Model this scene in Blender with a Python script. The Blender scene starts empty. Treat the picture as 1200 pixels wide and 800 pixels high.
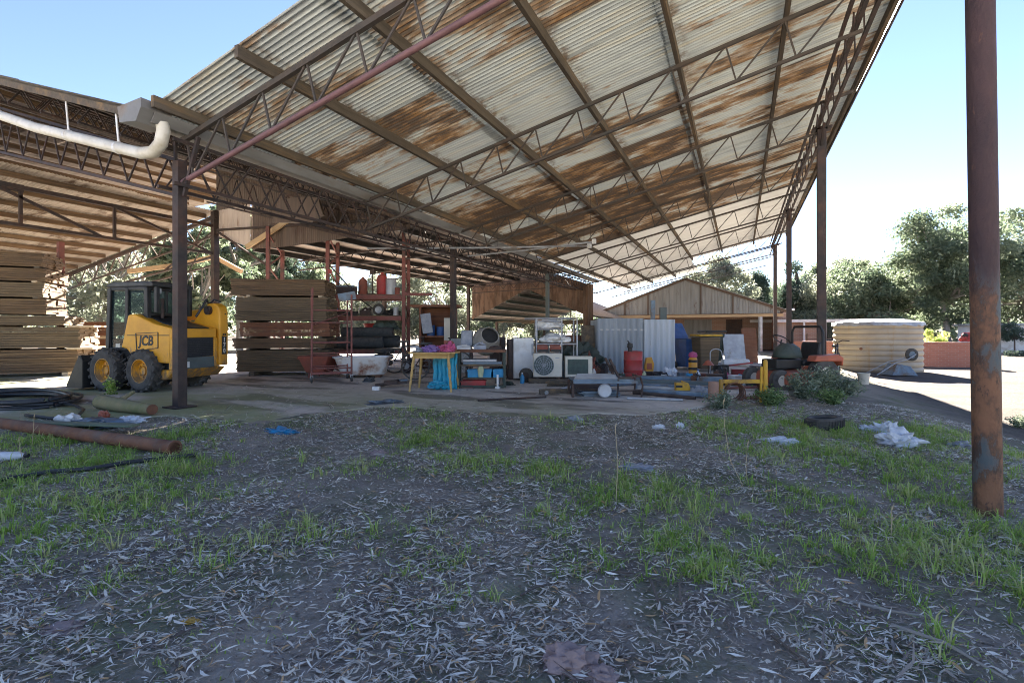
import bpy, bmesh, math, random
import numpy as np
from mathutils import Vector, Matrix
from mathutils import noise as mnoise

random.seed(11)
rng = np.random.default_rng(5)
SC = bpy.context.scene
COL = SC.collection
R = math.radians

# ------------------------------------------------------------------ camera frame (used to survey the place)
F_PX, HOR, CZ = 567.0, 388.0, 1.2
YAW = math.atan(268.0 / F_PX)
SA, CA = math.sin(YAW), math.cos(YAW)
SLAB = 0.12

def P(px, py, z=0.0):
    """photo pixel -> point on the level z"""
    u = (px - 600) / F_PX; v = (HOR - py) / F_PX
    d = (z - CZ) / v
    return Vector((d * (-SA + u * CA), d * (CA + u * SA), z))

def PD(px, py, d):
    u = (px - 600) / F_PX; v = (HOR - py) / F_PX
    return Vector((d * (-SA + u * CA), d * (CA + u * SA), CZ + v * d))

def G(px, py):
    return P(px, py, SLAB)

# ------------------------------------------------------------------ object helpers
def tag(o, label=None, cat=None, group=None, kind=None):
    if label: o['label'] = label
    if cat: o['category'] = cat
    if group: o['group'] = group
    if kind: o['kind'] = kind
    return o

def thing(name, label, cat, loc=(0, 0, 0), rz=0.0, group=None):
    o = bpy.data.objects.new(name, None)
    COL.objects.link(o)
    o.empty_display_size = 0.2
    o.location = loc; o.rotation_euler = (0, 0, rz)
    return tag(o, label, cat, group)

def copy_tree(o, parent=None):
    c = o.copy(); COL.objects.link(c)
    c.parent = parent
    for ch in list(o.children):
        copy_tree(ch, c)
    return c

class MB:
    def __init__(s):
        s.v = []; s.f = []; s.r = []
    def add(s, vs, fs, rnd=0.0):
        n = len(s.v)
        s.v.extend([tuple(p) for p in vs]); s.r.extend([rnd] * len(vs))
        s.f.extend([tuple(i + n for i in f) for f in fs])
        return s
    def box(s, c, size, rot=None, rnd=0.0):
        sx, sy, sz = [k / 2 for k in size]
        vs = [Vector((x * sx, y * sy, z * sz)) for x in (-1, 1) for y in (-1, 1) for z in (-1, 1)]
        if rot is not None:
            m = rot if isinstance(rot, Matrix) else Matrix.Rotation(rot, 3, 'Z')
            vs = [m @ p for p in vs]
        c = Vector(c)
        return s.add([p + c for p in vs], [(0, 1, 3, 2), (4, 6, 7, 5), (0, 4, 5, 1), (2, 3, 7, 6), (0, 2, 6, 4), (1, 5, 7, 3)], rnd)
    def b2(s, lo, hi, rnd=0.0):
        return s.box([(a + b) / 2 for a, b in zip(lo, hi)], [b - a for a, b in zip(lo, hi)], None, rnd)
    def bar(s, p, q, w, h=None, rnd=0.0):
        p = Vector(p); q = Vector(q); h = h or w
        d = q - p; L = d.length
        if L < 1e-6: return s
        z = d.normalized()
        up = Vector((0, 0, 1)) if abs(z.z) < 0.98 else Vector((0, 1, 0))
        x = up.cross(z).normalized(); y = z.cross(x)
        m = Matrix((x, y, z)).transposed()
        return s.box((p + q) / 2, (w, h, L), m, rnd)
    def tube(s, pts, r, n=8, cap=True, rnd=0.0):
        pts = [Vector(p) for p in pts]
        rs = r if isinstance(r, (list, tuple)) else [r] * len(pts)
        vs = []; fs = []
        prev = None
        for i, p in enumerate(pts):
            t = (pts[min(i + 1, len(pts) - 1)] - pts[max(i - 1, 0)])
            if t.length < 1e-9: t = Vector((0, 0, 1))
            t.normalize()
            if prev is None:
                a = Vector((0, 0, 1)) if abs(t.z) < 0.9 else Vector((1, 0, 0))
                x = (a - t * a.dot(t)).normalized()
            else:
                x = (prev - t * prev.dot(t)).normalized()
            prev = x; y = t.cross(x)
            for k in range(n):
                an = 2 * math.pi * k / n
                vs.append(p + (x * math.cos(an) + y * math.sin(an)) * rs[i])
        for i in range(len(pts) - 1):
            for k in range(n):
                a = i * n + k; b = i * n + (k + 1) % n
                fs.append((a, b, b + n, a + n))
        if cap:
            fs.append(tuple(range(n - 1, -1, -1)))
            fs.append(tuple((len(pts) - 1) * n + k for k in range(n)))
        return s.add(vs, fs, rnd)
    def lathe(s, prof, n=20, m=None, rnd=0.0, closed=False):
        """prof [(r, z)] turned about local z; m a 4x4"""
        vs = []; fs = []
        for (r, z) in prof:
            for k in range(n):
                a = 2 * math.pi * k / n
                vs.append(Vector((r * math.cos(a), r * math.sin(a), z)))
        L = len(prof)
        for i in range(L if closed else L - 1):
            j = (i + 1) % L
            for k in range(n):
                fs.append((i * n + k, i * n + (k + 1) % n, j * n + (k + 1) % n, j * n + k))
        if not closed:
            if prof[0][0] > 1e-4: fs.append(tuple(range(n - 1, -1, -1)))
            if prof[-1][0] > 1e-4: fs.append(tuple((L - 1) * n + k for k in range(n)))
        if m is not None: vs = [m @ p for p in vs]
        return s.add(vs, fs, rnd)
    def prism(s, poly, lo, hi, axis='y', rnd=0.0):
        """poly in the two other axes (x,z)|(y,z)|(x,y), extruded lo..hi along axis"""
        def mk(a, b, t):
            return {'y': (a, t, b), 'x': (t, a, b), 'z': (a, b, t)}[axis]
        n = len(poly)
        vs = [mk(a, b, lo) for a, b in poly] + [mk(a, b, hi) for a, b in poly]
        fs = [tuple(range(n - 1, -1, -1)), tuple(range(n, 2 * n))]
        for i in range(n):
            j = (i + 1) % n
            fs.append((i, j, n + j, n + i))
        return s.add(vs, fs, rnd)
    def corr(s, o, a, b, La, Lb, pitch=0.076, amp=0.009, seg=6, rows=2, rnd=0.0, rag=0.0):
        """corrugated sheet: waves repeat along a, ribs run along b"""
        o = Vector(o); a = Vector(a).normalized(); b = Vector(b).normalized(); nrm = a.cross(b).normalized()
        na = max(2, int(round(La / pitch * seg)))
        r0 = random.uniform(-rag, rag); r1 = random.uniform(-rag, rag)
        vs = []; fs = []
        for i in range(na + 1):
            t = La * i / na
            w = amp * math.sin(2 * math.pi * t / pitch)
            for j in range(rows + 1):
                q = r0 + (Lb + r1 - r0) * j / rows
                vs.append(o + a * t + b * q + nrm * w)
        for i in range(na):
            for j in range(rows):
                k = i * (rows + 1) + j
                fs.append((k, k + rows + 1, k + rows + 2, k + 1))
        return s.add(vs, fs, rnd)
    def blob(s, c, size, sub=2, amt=0.25, freq=3.0, seed=0, rnd=0.0, flat=True):
        bm = bmesh.new()
        bmesh.ops.create_icosphere(bm, subdivisions=sub + (1 if sub == 3 else 0), radius=1.0)
        vs = []
        for v in bm.verts:
            p = v.co.copy()
            sv_ = Vector((seed * 7.3, seed * 3.1, 0))
            k = 1 + amt * mnoise.noise(p * freq + sv_) * 2 + .55 * amt * (.35 - abs(mnoise.noise(p * freq * 2.7 + sv_))) * 2
            p = p * k
            z = p.z * size[2]
            if flat and z < -0.3 * size[2]: z = -0.3 * size[2]
            vs.append((c[0] + p.x * size[0], c[1] + p.y * size[1], c[2] + z))
        fs = [tuple(v.index for v in f.verts) for f in bm.faces]
        bm.free()
        return s.add(vs, fs, rnd)
    def build(s, name, mat, parent=None, world=False, smooth=False, bevel=0.0, angle=40):
        me = bpy.data.meshes.new(name)
        v = s.v
        if world and parent is not None:
            L = parent.location
            v = [(p[0] - L[0], p[1] - L[1], p[2] - L[2]) for p in v]
        me.from_pydata(v, [], s.f)
        me.validate()
        bm = bmesh.new(); bm.from_mesh(me)
        bmesh.ops.recalc_face_normals(bm, faces=bm.faces)
        bm.to_mesh(me); bm.free()
        if len(s.r) == len(me.vertices):
            at = me.attributes.new('rnd', 'FLOAT', 'POINT'); at.data.foreach_set('value', s.r)
        me.materials.append(mat)
        if smooth:
            me.polygons.foreach_set('use_smooth', [True] * len(me.polygons))
            try: me.set_sharp_from_angle(angle=R(angle))
            except Exception: pass
        o = bpy.data.objects.new(name, me)
        COL.objects.link(o)
        if parent is not None: o.parent = parent
        if bevel > 0:
            m = o.modifiers.new('bevel', 'BEVEL'); m.width = bevel; m.segments = 2; m.limit_method = 'ANGLE'; m.angle_limit = R(35)
        return o

def np_mesh(name, V, Fc, mat, parent=None, rnd=None, smooth=False):
    """fast mesh; V (n,3), Fc (m,k)"""
    me = bpy.data.meshes.new(name)
    V = np.asarray(V, dtype=np.float32); Fc = np.asarray(Fc, dtype=np.int32)
    k = Fc.shape[1]
    me.vertices.add(len(V)); me.vertices.foreach_set('co', V.ravel())
    me.loops.add(Fc.size); me.loops.foreach_set('vertex_index', Fc.ravel())
    me.polygons.add(len(Fc)); me.polygons.foreach_set('loop_start', np.arange(0, Fc.size, k, dtype=np.int32))
    me.update(calc_edges=True); me.validate()
    if rnd is not None:
        at = me.attributes.new('rnd', 'FLOAT', 'POINT'); at.data.foreach_set('value', np.asarray(rnd, dtype=np.float32))
    if smooth: me.polygons.foreach_set('use_smooth', np.ones(len(Fc), dtype=bool))
    me.materials.append(mat)
    o = bpy.data.objects.new(name, me); COL.objects.link(o)
    if parent is not None: o.parent = parent
    return o

def text_mb(body, h, m):
    cu = bpy.data.curves.new('lettering', 'FONT'); cu.body = body; cu.size = h; cu.extrude = 0.004
    cu.align_x = 'CENTER'; cu.align_y = 'CENTER'; cu.offset = 0.028 * h
    ob = bpy.data.objects.new('lettering', cu); COL.objects.link(ob)
    dg = bpy.context.evaluated_depsgraph_get()
    me = bpy.data.meshes.new_from_object(ob.evaluated_get(dg))
    b = MB(); b.add([m @ v.co for v in me.vertices], [tuple(p.vertices) for p in me.polygons])
    bpy.data.objects.remove(ob); bpy.data.curves.remove(cu); bpy.data.meshes.remove(me)
    return b

# ------------------------------------------------------------------ materials
def new_mat(name):
    m = bpy.data.materials.new(name); m.use_nodes = True
    nt = m.node_tree
    return m, nt, nt.nodes['Principled BSDF']

def nd(nt, typ, **kw):
    n = nt.nodes.new(typ)
    for k, v in kw.items():
        if k in n.inputs.keys(): n.inputs[k].default_value = v
        else: setattr(n, k, v)
    return n

def ramp(nt, fac, stops):
    n = nt.nodes.new('ShaderNodeValToRGB')
    e = n.color_ramp.elements
    while len(e) < len(stops): e.new(0.5)
    for k, (p, c) in enumerate(stops):
        e[k].position = p; e[k].color = tuple(c) + (1,) if len(c) == 3 else c
    nt.links.new(fac, n.inputs['Fac'])
    return n.outputs['Color']

def coords(nt, scale=(1, 1, 1), loc=(0, 0, 0)):
    tc = nt.nodes.new('ShaderNodeTexCoord')
    mp = nt.nodes.new('ShaderNodeMapping'); mp.inputs['Scale'].default_value = scale; mp.inputs['Location'].default_value = loc
    nt.links.new(tc.outputs['Object'], mp.inputs['Vector'])
    return mp.outputs['Vector']

def noise_tex(nt, vec, scale=5.0, detail=5.0, rough=0.6):
    n = nt.nodes.new('ShaderNodeTexNoise')
    n.inputs['Scale'].default_value = scale; n.inputs['Detail'].default_value = detail; n.inputs['Roughness'].default_value = rough
    nt.links.new(vec, n.inputs['Vector'])
    return n.outputs['Fac']

def math_n(nt, op, a, b=None, clamp=False):
    n = nt.nodes.new('ShaderNodeMath'); n.operation = op; n.use_clamp = clamp
    for i, x in enumerate((a, b)):
        if x is None: continue
        if isinstance(x, (int, float)): n.inputs[i].default_value = x
        else: nt.links.new(x, n.inputs[i])
    return n.outputs[0]

def mix_c(nt, fac, a, b):
    n = nt.nodes.new('ShaderNodeMix'); n.data_type = 'RGBA'
    if isinstance(fac, (int, float)): n.inputs[0].default_value = fac
    else: nt.links.new(fac, n.inputs[0])
    for i, x in ((6, a), (7, b)):
        if isinstance(x, tuple): n.inputs[i].default_value = x + (1,) if len(x) == 3 else x
        else: nt.links.new(x, n.inputs[i])
    return n.outputs[2]

def attr(nt, name='rnd'):
    a = nt.nodes.new('ShaderNodeAttribute'); a.attribute_name = name
    return a.outputs['Fac']

def bump(nt, bs, h, strength=0.4, dist=0.02):
    b = nt.nodes.new('ShaderNodeBump'); b.inputs['Strength'].default_value = strength; b.inputs['Distance'].default_value = dist
    nt.links.new(h, b.inputs['Height']); nt.links.new(b.outputs['Normal'], bs.inputs['Normal'])

def M(name, c1, c2=None, scale=6.0, rough=0.7, metal=0.0, bmp=0.15, stretch=(1, 1, 1), lo=0.35, hi=0.68, dirt=None, spec=0.3, dust=.42):
    """plain weathered material: two tones by noise, grime patches, bump"""
    m, nt, bs = new_mat(name)
    c2 = c2 or tuple(x * 0.6 for x in c1)
    v = coords(nt, stretch)
    f = noise_tex(nt, v, scale)
    col = ramp(nt, f, [(lo, c2), (hi, c1)])
    if dirt:
        f2 = noise_tex(nt, coords(nt, stretch, (3.7, 1.2, 5.1)), scale * 0.45, 6, 0.7)
        col = mix_c(nt, ramp(nt, f2, [(0.52, (0, 0, 0)), (0.66, (1, 1, 1))]), col, dirt)
    if dust > 0:
        ge = nt.nodes.new('ShaderNodeNewGeometry'); sn = nt.nodes.new('ShaderNodeSeparateXYZ'); nt.links.new(ge.outputs['Normal'], sn.inputs[0])
        d1 = noise_tex(nt, coords(nt, (1, 1, 1), (8, 3, 6)), 7, 5, .7)
        upn = nt.nodes.new('ShaderNodeMapRange'); upn.inputs['From Min'].default_value = -.2; upn.inputs['From Max'].default_value = 1.0; upn.inputs['To Min'].default_value = .12; upn.inputs['To Max'].default_value = 1.0
        nt.links.new(sn.outputs['Z'], upn.inputs['Value'])
        dm = math_n(nt, 'MULTIPLY', upn.outputs[0], ramp(nt, d1, [(.36, (.15, .15, .15)), (.66, (1, 1, 1))]))
        col = mix_c(nt, math_n(nt, 'MULTIPLY', dm, dust), col, (.22, .19, .16))
    nt.links.new(col, bs.inputs['Base Color'])
    rr = nt.nodes.new('ShaderNodeMapRange'); rr.inputs['To Min'].default_value = max(0.05, rough - 0.15); rr.inputs['To Max'].default_value = min(1, rough + 0.15)
    nt.links.new(f, rr.inputs['Value']); nt.links.new(rr.outputs[0], bs.inputs['Roughness'])
    bs.inputs['Metallic'].default_value = metal
    bs.inputs['Specular IOR Level'].default_value = spec
    if bmp > 0:
        h = noise_tex(nt, v, scale * 6, 4)
        bump(nt, bs, h, bmp, 0.01)
    return m

MAT = {}
MAT['soil_rock'] = M('red_rock', (.40, .29, .27), (.27, .19, .18), 9, .9, bmp=.6)
MAT['steel_dark'] = M('dark_painted_steel', (.030, .027, .028), (.055, .033, .028), 4, .6, .2, dirt=(.075, .036, .024))
MAT['steel_truss'] = M('dusty_truss_steel', (.05, .048, .046), (.07, .052, .042), 4, .7, .1)
MAT['steel_red'] = M('red_oxide_steel', (.24, .075, .065), (.16, .06, .05), 5, .65, .1, dirt=(.10, .06, .05))
MAT['steel_purple'] = M('maroon_pipe_steel', (.19, .095, .10), (.12, .065, .07), 4, .6, .1)
MAT['steel_green'] = M('grey_green_steel', (.11, .14, .14), (.08, .10, .10), 3, .6, .1)
MAT['steel_blue'] = M('blue_grey_steel', (.17, .24, .31), (.10, .14, .18), 4, .5, .3, dirt=(.13, .09, .06))
MAT['zinc'] = M('galvanised_steel', (.48, .50, .52), (.30, .31, .33), 3, .5, .35, dirt=(.22, .17, .12))
MAT['gutter_zinc'] = M('gutter_zinc', (.27, .27, .26), (.16, .155, .145), 2, .55, .2, stretch=(1, .3, 1), dirt=(.20, .14, .09))
MAT['timber_grey'] = M('weathered_purlin_timber', (.12, .095, .068), (.06, .048, .036), 3, .85, bmp=.4, stretch=(4, .3, 4), dirt=(.20, .125, .06))
MAT['timber_pale'] = M('pale_batten_timber', (.50, .36, .21), (.38, .26, .15), 3, .8, stretch=(.5, 4, 4))
MAT['timber_pack'] = M('grey_brown_sawn_timber', (.165, .10, .053), (.065, .042, .026), 2.2, .85, bmp=.5, stretch=(.5, .5, 16), dirt=(.21, .14, .075))
MAT['timber_pack_red'] = M('red_brown_sawn_timber', (.22, .09, .045), (.12, .05, .03), 2.2, .85, bmp=.5, stretch=(.5, .5, 16))
MAT['timber_pack_light'] = M('greenish_board_pack', (.175, .122, .07), (.08, .058, .037), 2.2, .85, bmp=.5, stretch=(.5, .5, 16))
MAT['bright_wood'] = M('raw_pale_wood', (.52, .42, .30), (.40, .30, .2), 6, .8)
MAT['pine'] = M('pine_table_wood', (.52, .34, .12), (.38, .24, .08), 4, .55, stretch=(.6, 5, 5))
MAT['pvc'] = M('cream_pvc', (.72, .70, .63), (.58, .55, .47), 2, .45, bmp=.03, dirt=(.45, .40, .30))
MAT['yellow'] = M('yellow_machine_paint', (.74, .34, .014), (.58, .26, .016), 2.5, .45, bmp=.06, dirt=(.30, .19, .07), spec=.4)
MAT['yellow_dull'] = M('worn_yellow_paint', (.62, .36, .03), (.45, .25, .03), 6, .6, dirt=(.20, .12, .05))
def muddy_yellow():
    m, nt, bs = new_mat('muddy_yellow_machine_paint')
    tc = nt.nodes.new('ShaderNodeTexCoord'); sp = nt.nodes.new('ShaderNodeSeparateXYZ'); nt.links.new(tc.outputs['Object'], sp.inputs[0])
    f = noise_tex(nt, coords(nt), 3, 5, .65); g = noise_tex(nt, coords(nt, (1, 1, .35)), 9, 6, .75); sc = noise_tex(nt, coords(nt, (3, 3, 40)), 2, 3, .8)
    col = ramp(nt, f, [(.35, (.60, .27, .014)), (.65, (.74, .35, .016))])
    low = nt.nodes.new('ShaderNodeMapRange'); low.inputs['From Min'].default_value = 1.05; low.inputs['From Max'].default_value = .25; low.inputs['To Min'].default_value = -.09; low.inputs['To Max'].default_value = .22
    nt.links.new(sp.outputs['Z'], low.inputs['Value'])
    mud = ramp(nt, math_n(nt, 'ADD', g, low.outputs[0]), [(.58, (0, 0, 0)), (.74, (.85, .85, .85))])
    col = mix_c(nt, mud, col, (.16, .115, .08))
    col = mix_c(nt, ramp(nt, sc, [(.66, (0, 0, 0)), (.70, (.6, .6, .6))]), col, (.30, .17, .06))
    nt.links.new(col, bs.inputs['Base Color']); bs.inputs['Roughness'].default_value = .48
    return m
MAT['yellow_mud'] = muddy_yellow()
MAT['black'] = M('black_paint', (.016, .017, .018), (.028, .027, .026), 5, .45, dust=.12)
MAT['black_plastic'] = M('black_plastic', (.015, .017, .02), (.026, .028, .033), 5, .35, dust=.18)
MAT['rubber'] = M('dusty_rubber', (.035, .034, .033), (.085, .08, .072), 7, .85, bmp=.4)
MAT['white'] = M('white_enamel', (.78, .78, .77), (.66, .66, .64), 2, .4, bmp=.02, dirt=(.5, .45, .38))
MAT['cream'] = M('cream_enamel', (.62, .59, .50), (.52, .49, .41), 2, .45, bmp=.02)
MAT['grille_dark'] = M('dark_green_grille', (.07, .11, .10), (.045, .07, .065), 10, .6)
MAT['blue'] = M('bright_blue_plastic', (.02, .27, .50), (.015, .19, .38), 6, .45, bmp=.25)
MAT['blue_tarp'] = M('turquoise_tarp', (.02, .36, .52), (.02, .25, .38), 5, .5, bmp=.5)
MAT['blue_deep'] = M('deep_blue_plastic', (.03, .10, .30), (.02, .07, .2), 6, .45)
MAT['red'] = M('red_paint', (.42, .04, .04), (.28, .03, .03), 5, .5, dirt=(.16, .06, .05))
MAT['rust_red'] = M('rust_red_tray', (.28, .075, .05), (.18, .06, .04), 5, .75)
MAT['orange'] = M('orange_paint', (.46, .11, .055), (.34, .09, .05), 5, .5, dirt=(.2, .08, .05))
MAT['rust'] = M('brown_rust', (.20, .085, .045), (.11, .05, .03), 7, .85, bmp=.5, dirt=(.09, .06, .05))
MAT['terracotta'] = M('pinkish_drum', (.36, .21, .15), (.27, .16, .12), 5, .8)
MAT['green_dark'] = M('dark_green_paint', (.03, .05, .04), (.02, .034, .028), 5, .5)
MAT['plank_green'] = M('grey_green_plank', (.20, .24, .15), (.13, .16, .10), 5, .85, stretch=(.4, 4, 4))
MAT['pink'] = M('pink_cloth', (.55, .10, .22), (.36, .06, .16), 8, .85, bmp=.5)
MAT['purple'] = M('purple_cloth', (.24, .13, .36), (.15, .09, .25), 8, .85, bmp=.5)
MAT['carpet'] = M('dark_grey_carpet', (.065, .075, .08), (.04, .045, .05), 12, .95, bmp=.6)
MAT['plastic_film'] = M('crumpled_white_plastic', (.72, .74, .78), (.55, .58, .63), 9, .4, bmp=.6)
MAT['grey_cloth'] = M('pale_grey_cloth', (.36, .38, .42), (.24, .26, .3), 9, .8, bmp=.5)
MAT['concrete_mixer'] = M('cement_crusted_steel', (.36, .34, .30), (.24, .22, .19), 5, .9, bmp=.5)
MAT['lime'] = M('faded_lime_plastic', (.45, .48, .30), (.32, .34, .2), 6, .6)
MAT['bark'] = M('pale_gum_bark', (.42, .38, .33), (.24, .21, .18), 2.5, .9, bmp=.5, stretch=(1, 1, .4))
MAT['bark_dark'] = M('dark_bark', (.14, .11, .09), (.08, .06, .05), 3, .95, bmp=.6, stretch=(1, 1, .4))
MAT['dry_stalk'] = M('dry_straw', (.50, .42, .27), (.38, .30, .18), 6, .9)
MAT['log'] = M('mossy_log_bark', (.24, .20, .11), (.14, .15, .06), 5, .95, bmp=.7)

def near_post_mat():
    m, nt, bs = new_mat('rusted_painted_post')
    v = coords(nt, (1, 1, .55))
    f = noise_tex(nt, v, 5, 8, .68)
    tc = nt.nodes.new('ShaderNodeTexCoord'); sp = nt.nodes.new('ShaderNodeSeparateXYZ'); nt.links.new(tc.outputs['Object'], sp.inputs[0])
    low = nt.nodes.new('ShaderNodeMapRange'); low.interpolation_type = 'SMOOTHSTEP'
    low.inputs['From Min'].default_value = 1.85; low.inputs['From Max'].default_value = 1.45
    j = math_n(nt, 'ADD', sp.outputs['Z'], math_n(nt, 'MULTIPLY', noise_tex(nt, coords(nt, (18, 18, 1.5)), 1, 3), .5))
    nt.links.new(j, low.inputs['Value'])
    f3 = noise_tex(nt, coords(nt, (1, 1, .35), (3, 1, 2)), 14, 8, .75)
    up = ramp(nt, f, [(.3, (.042, .024, .026)), (.7, (.078, .040, .038))])
    up = mix_c(nt, ramp(nt, f3, [(.62, (0, 0, 0)), (.66, (.8, .8, .8))]), up, (.13, .06, .04))
    lowc = ramp(nt, f, [(.40, (.075, .095, .105)), (.46, (.105, .10, .095)), (.49, (.10, .055, .035)), (.56, (.20, .095, .05)), (.75, (.26, .125, .065))])
    lowc = mix_c(nt, ramp(nt, f3, [(.56, (0, 0, 0)), (.60, (.85, .85, .85))]), lowc, (.06, .035, .026))
    nt.links.new(mix_c(nt, low.outputs[0], up, lowc), bs.inputs['Base Color'])
    bs.inputs['Roughness'].default_value = .75
    bump(nt, bs, math_n(nt, 'ADD', noise_tex(nt, v, 30, 6), f3), .8, .015)
    return m
MAT['near_post'] = near_post_mat()

def roof_mat():
    m, nt, bs = new_mat('rusty_galvanised_roof')
    big = noise_tex(nt, coords(nt, (.95, 2.5, 1)), 1.0, 5, .62)
    fine = noise_tex(nt, coords(nt, (1.3, 13, 1), (4, 2, 0)), 1.0, 5, .7)
    mott = noise_tex(nt, coords(nt, (1, 1, 1), (1, 7, 0)), 3.5, 6, .7)
    rd = attr(nt)
    tc = nt.nodes.new('ShaderNodeTexCoord'); sp = nt.nodes.new('ShaderNodeSeparateXYZ'); nt.links.new(tc.outputs['Object'], sp.inputs[0])
    gy = nt.nodes.new('ShaderNodeMapRange'); gy.interpolation_type = 'SMOOTHSTEP'
    gy.inputs['From Min'].default_value = 2.5; gy.inputs['From Max'].default_value = 14.5
    nt.links.new(sp.outputs['Y'], gy.inputs['Value'])
    gx = nt.nodes.new('ShaderNodeMapRange'); gx.interpolation_type = 'SMOOTHSTEP'
    gx.inputs['From Min'].default_value = 9.6; gx.inputs['From Max'].default_value = 4.0; gx.inputs['To Min'].default_value = .35
    nt.links.new(sp.outputs['X'], gx.inputs['Value'])
    reg = math_n(nt, 'MULTIPLY', gy.outputs[0], gx.outputs[0])
    a = math_n(nt, 'ADD', math_n(nt, 'MULTIPLY', big, .75), math_n(nt, 'MULTIPLY', fine, .34))
    a = math_n(nt, 'ADD', a, math_n(nt, 'MULTIPLY', rd, .32))
    a = math_n(nt, 'ADD', a, math_n(nt, 'MULTIPLY', reg, .27))
    a = math_n(nt, 'ADD', a, math_n(nt, 'MULTIPLY', mott, .12))
    # a ~ .6 mean
    zinc = ramp(nt, noise_tex(nt, coords(nt, (.8, 9, 1), (9, 3, 0)), 1, 4), [(.35, (.36, .395, .40)), (.5, (.50, .545, .535)), (.7, (.50, .47, .37))])
    deep = math_n(nt, 'ADD', a, math_n(nt, 'MULTIPLY', math_n(nt, 'SUBTRACT', fine, .5), .30))
    rustc = ramp(nt, deep, [(.80, (.50, .37, .19)), (.87, (.36, .19, .06)), (.96, (.20, .10, .035)), (1.06, (.07, .037, .018))])
    fac = ramp(nt, a, [(.835, (0, 0, 0)), (.89, (.7, .7, .7)), (.95, (1, 1, 1))])
    col = mix_c(nt, fac, zinc, rustc)
    # debris and staining against each purlin (they stand 1.48 m apart)
    w = math_n(nt, 'FRACT', math_n(nt, 'DIVIDE', math_n(nt, 'ADD', sp.outputs['X'], 29.22), 1.48))
    band = ramp(nt, w, [(.0, (1, 1, 1)), (.06, (.8, .8, .8)), (.13, (0, 0, 0)), (.97, (0, 0, 0)), (1.0, (1, 1, 1))])
    bm = math_n(nt, 'MULTIPLY', band, ramp(nt, noise_tex(nt, coords(nt, (1, 1, 1), (5, 5, 5)), 5, 5, .7), [(.44, (0, 0, 0)), (.6, (1, 1, 1))]))
    col = mix_c(nt, bm, col, (.13, .075, .035))
    # patchy grime plus painted shade in the recesses of the corrugations
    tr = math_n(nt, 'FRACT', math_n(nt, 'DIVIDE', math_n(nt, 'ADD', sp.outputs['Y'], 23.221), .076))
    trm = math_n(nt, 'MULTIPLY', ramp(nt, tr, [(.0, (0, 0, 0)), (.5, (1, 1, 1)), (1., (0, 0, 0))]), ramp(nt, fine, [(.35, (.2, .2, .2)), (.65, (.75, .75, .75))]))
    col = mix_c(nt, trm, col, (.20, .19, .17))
    nt.links.new(col, bs.inputs['Base Color'])
    bs.inputs['Roughness'].default_value = .62
    bump(nt, bs, mott, .15, .01)
    added_translucency(nt, bs, col, .018)
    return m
def added_translucency(nt, bs, col, k):
    # translucency added to brighten the roof undersides; iron sheet passes no daylight
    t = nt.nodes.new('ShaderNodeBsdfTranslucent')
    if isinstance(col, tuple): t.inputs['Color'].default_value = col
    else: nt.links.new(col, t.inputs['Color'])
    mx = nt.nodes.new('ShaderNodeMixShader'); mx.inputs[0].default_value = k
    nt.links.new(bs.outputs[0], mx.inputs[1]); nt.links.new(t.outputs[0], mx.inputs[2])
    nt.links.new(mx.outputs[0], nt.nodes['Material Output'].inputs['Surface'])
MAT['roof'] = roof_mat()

def sheet_mat(name, c1, c2, rust, amount=.58, vert=True, trans=0.0):
    """old corrugated cladding with streaks along the ribs and a rust share"""
    m, nt, bs = new_mat(name)
    st = (7, 7, .45) if vert else (.5, 7, 7)
    f = noise_tex(nt, coords(nt, st), 1.0, 5, .65)
    g = noise_tex(nt, coords(nt, (st[0] * .35, st[1] * .35, st[2] * 1.4), (3, 8, 1)), 1.0, 6, .7)
    g2 = math_n(nt, 'ADD', g, math_n(nt, 'MULTIPLY', math_n(nt, 'SUBTRACT', attr(nt), .5), .16))
    col = ramp(nt, f, [(.33, c2), (.66, c1)])
    rc = ramp(nt, f, [(.3, tuple(x * .5 for x in rust)), (.7, rust)])
    col = mix_c(nt, ramp(nt, g2, [(amount, (0, 0, 0)), (amount + .1, (1, 1, 1))]), col, rc)
    nt.links.new(col, bs.inputs['Base Color'])
    bs.inputs['Roughness'].default_value = .65
    bump(nt, bs, f, .12, .01)
    return m
MAT['gable_sheet'] = sheet_mat('grey_gable_sheet', (.27, .275, .27), (.17, .17, .165), (.15, .085, .055), .58)
MAT['rust_sheet'] = sheet_mat('orange_rust_sheet', (.20, .115, .068), (.12, .075, .048), (.12, .06, .03), .47)
MAT['brown_sheet'] = sheet_mat('dark_brown_sheet', (.13, .085, .06), (.08, .055, .04), (.10, .05, .03), .55)
MAT['pale_sheet'] = sheet_mat('pinkish_pale_sheet', (.55, .46, .40), (.42, .34, .29), (.28, .16, .10), .62)
MAT['ceiling_sheet'] = sheet_mat('tan_roof_underside', (.38, .325, .28), (.24, .20, .17), (.14, .09, .06), .55, vert=False)
MAT['shed_sheet'] = sheet_mat('blue_grey_shed_sheet', (.30, .33, .355), (.22, .245, .27), (.22, .21, .20), .62)
MAT['shed_sheet_light'] = sheet_mat('light_shed_sheet', (.45, .49, .53), (.35, .385, .42), (.27, .26, .25), .64)
MAT['roof_top_dark'] = sheet_mat('dull_dark_roof_sheet', (.20, .19, .18), (.12, .11, .10), (.14, .08, .05), .56, vert=False)
MAT['fibro'] = M('clean_white_roof_sheet', (.66, .65, .62), (.58, .56, .53), 1.5, .6, bmp=.03, stretch=(.4, 3, 1), dust=0)
_nt = MAT['fibro'].node_tree; added_translucency(_nt, _nt.nodes['Principled BSDF'], (.85, .83, .78, 1), .018)
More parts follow.
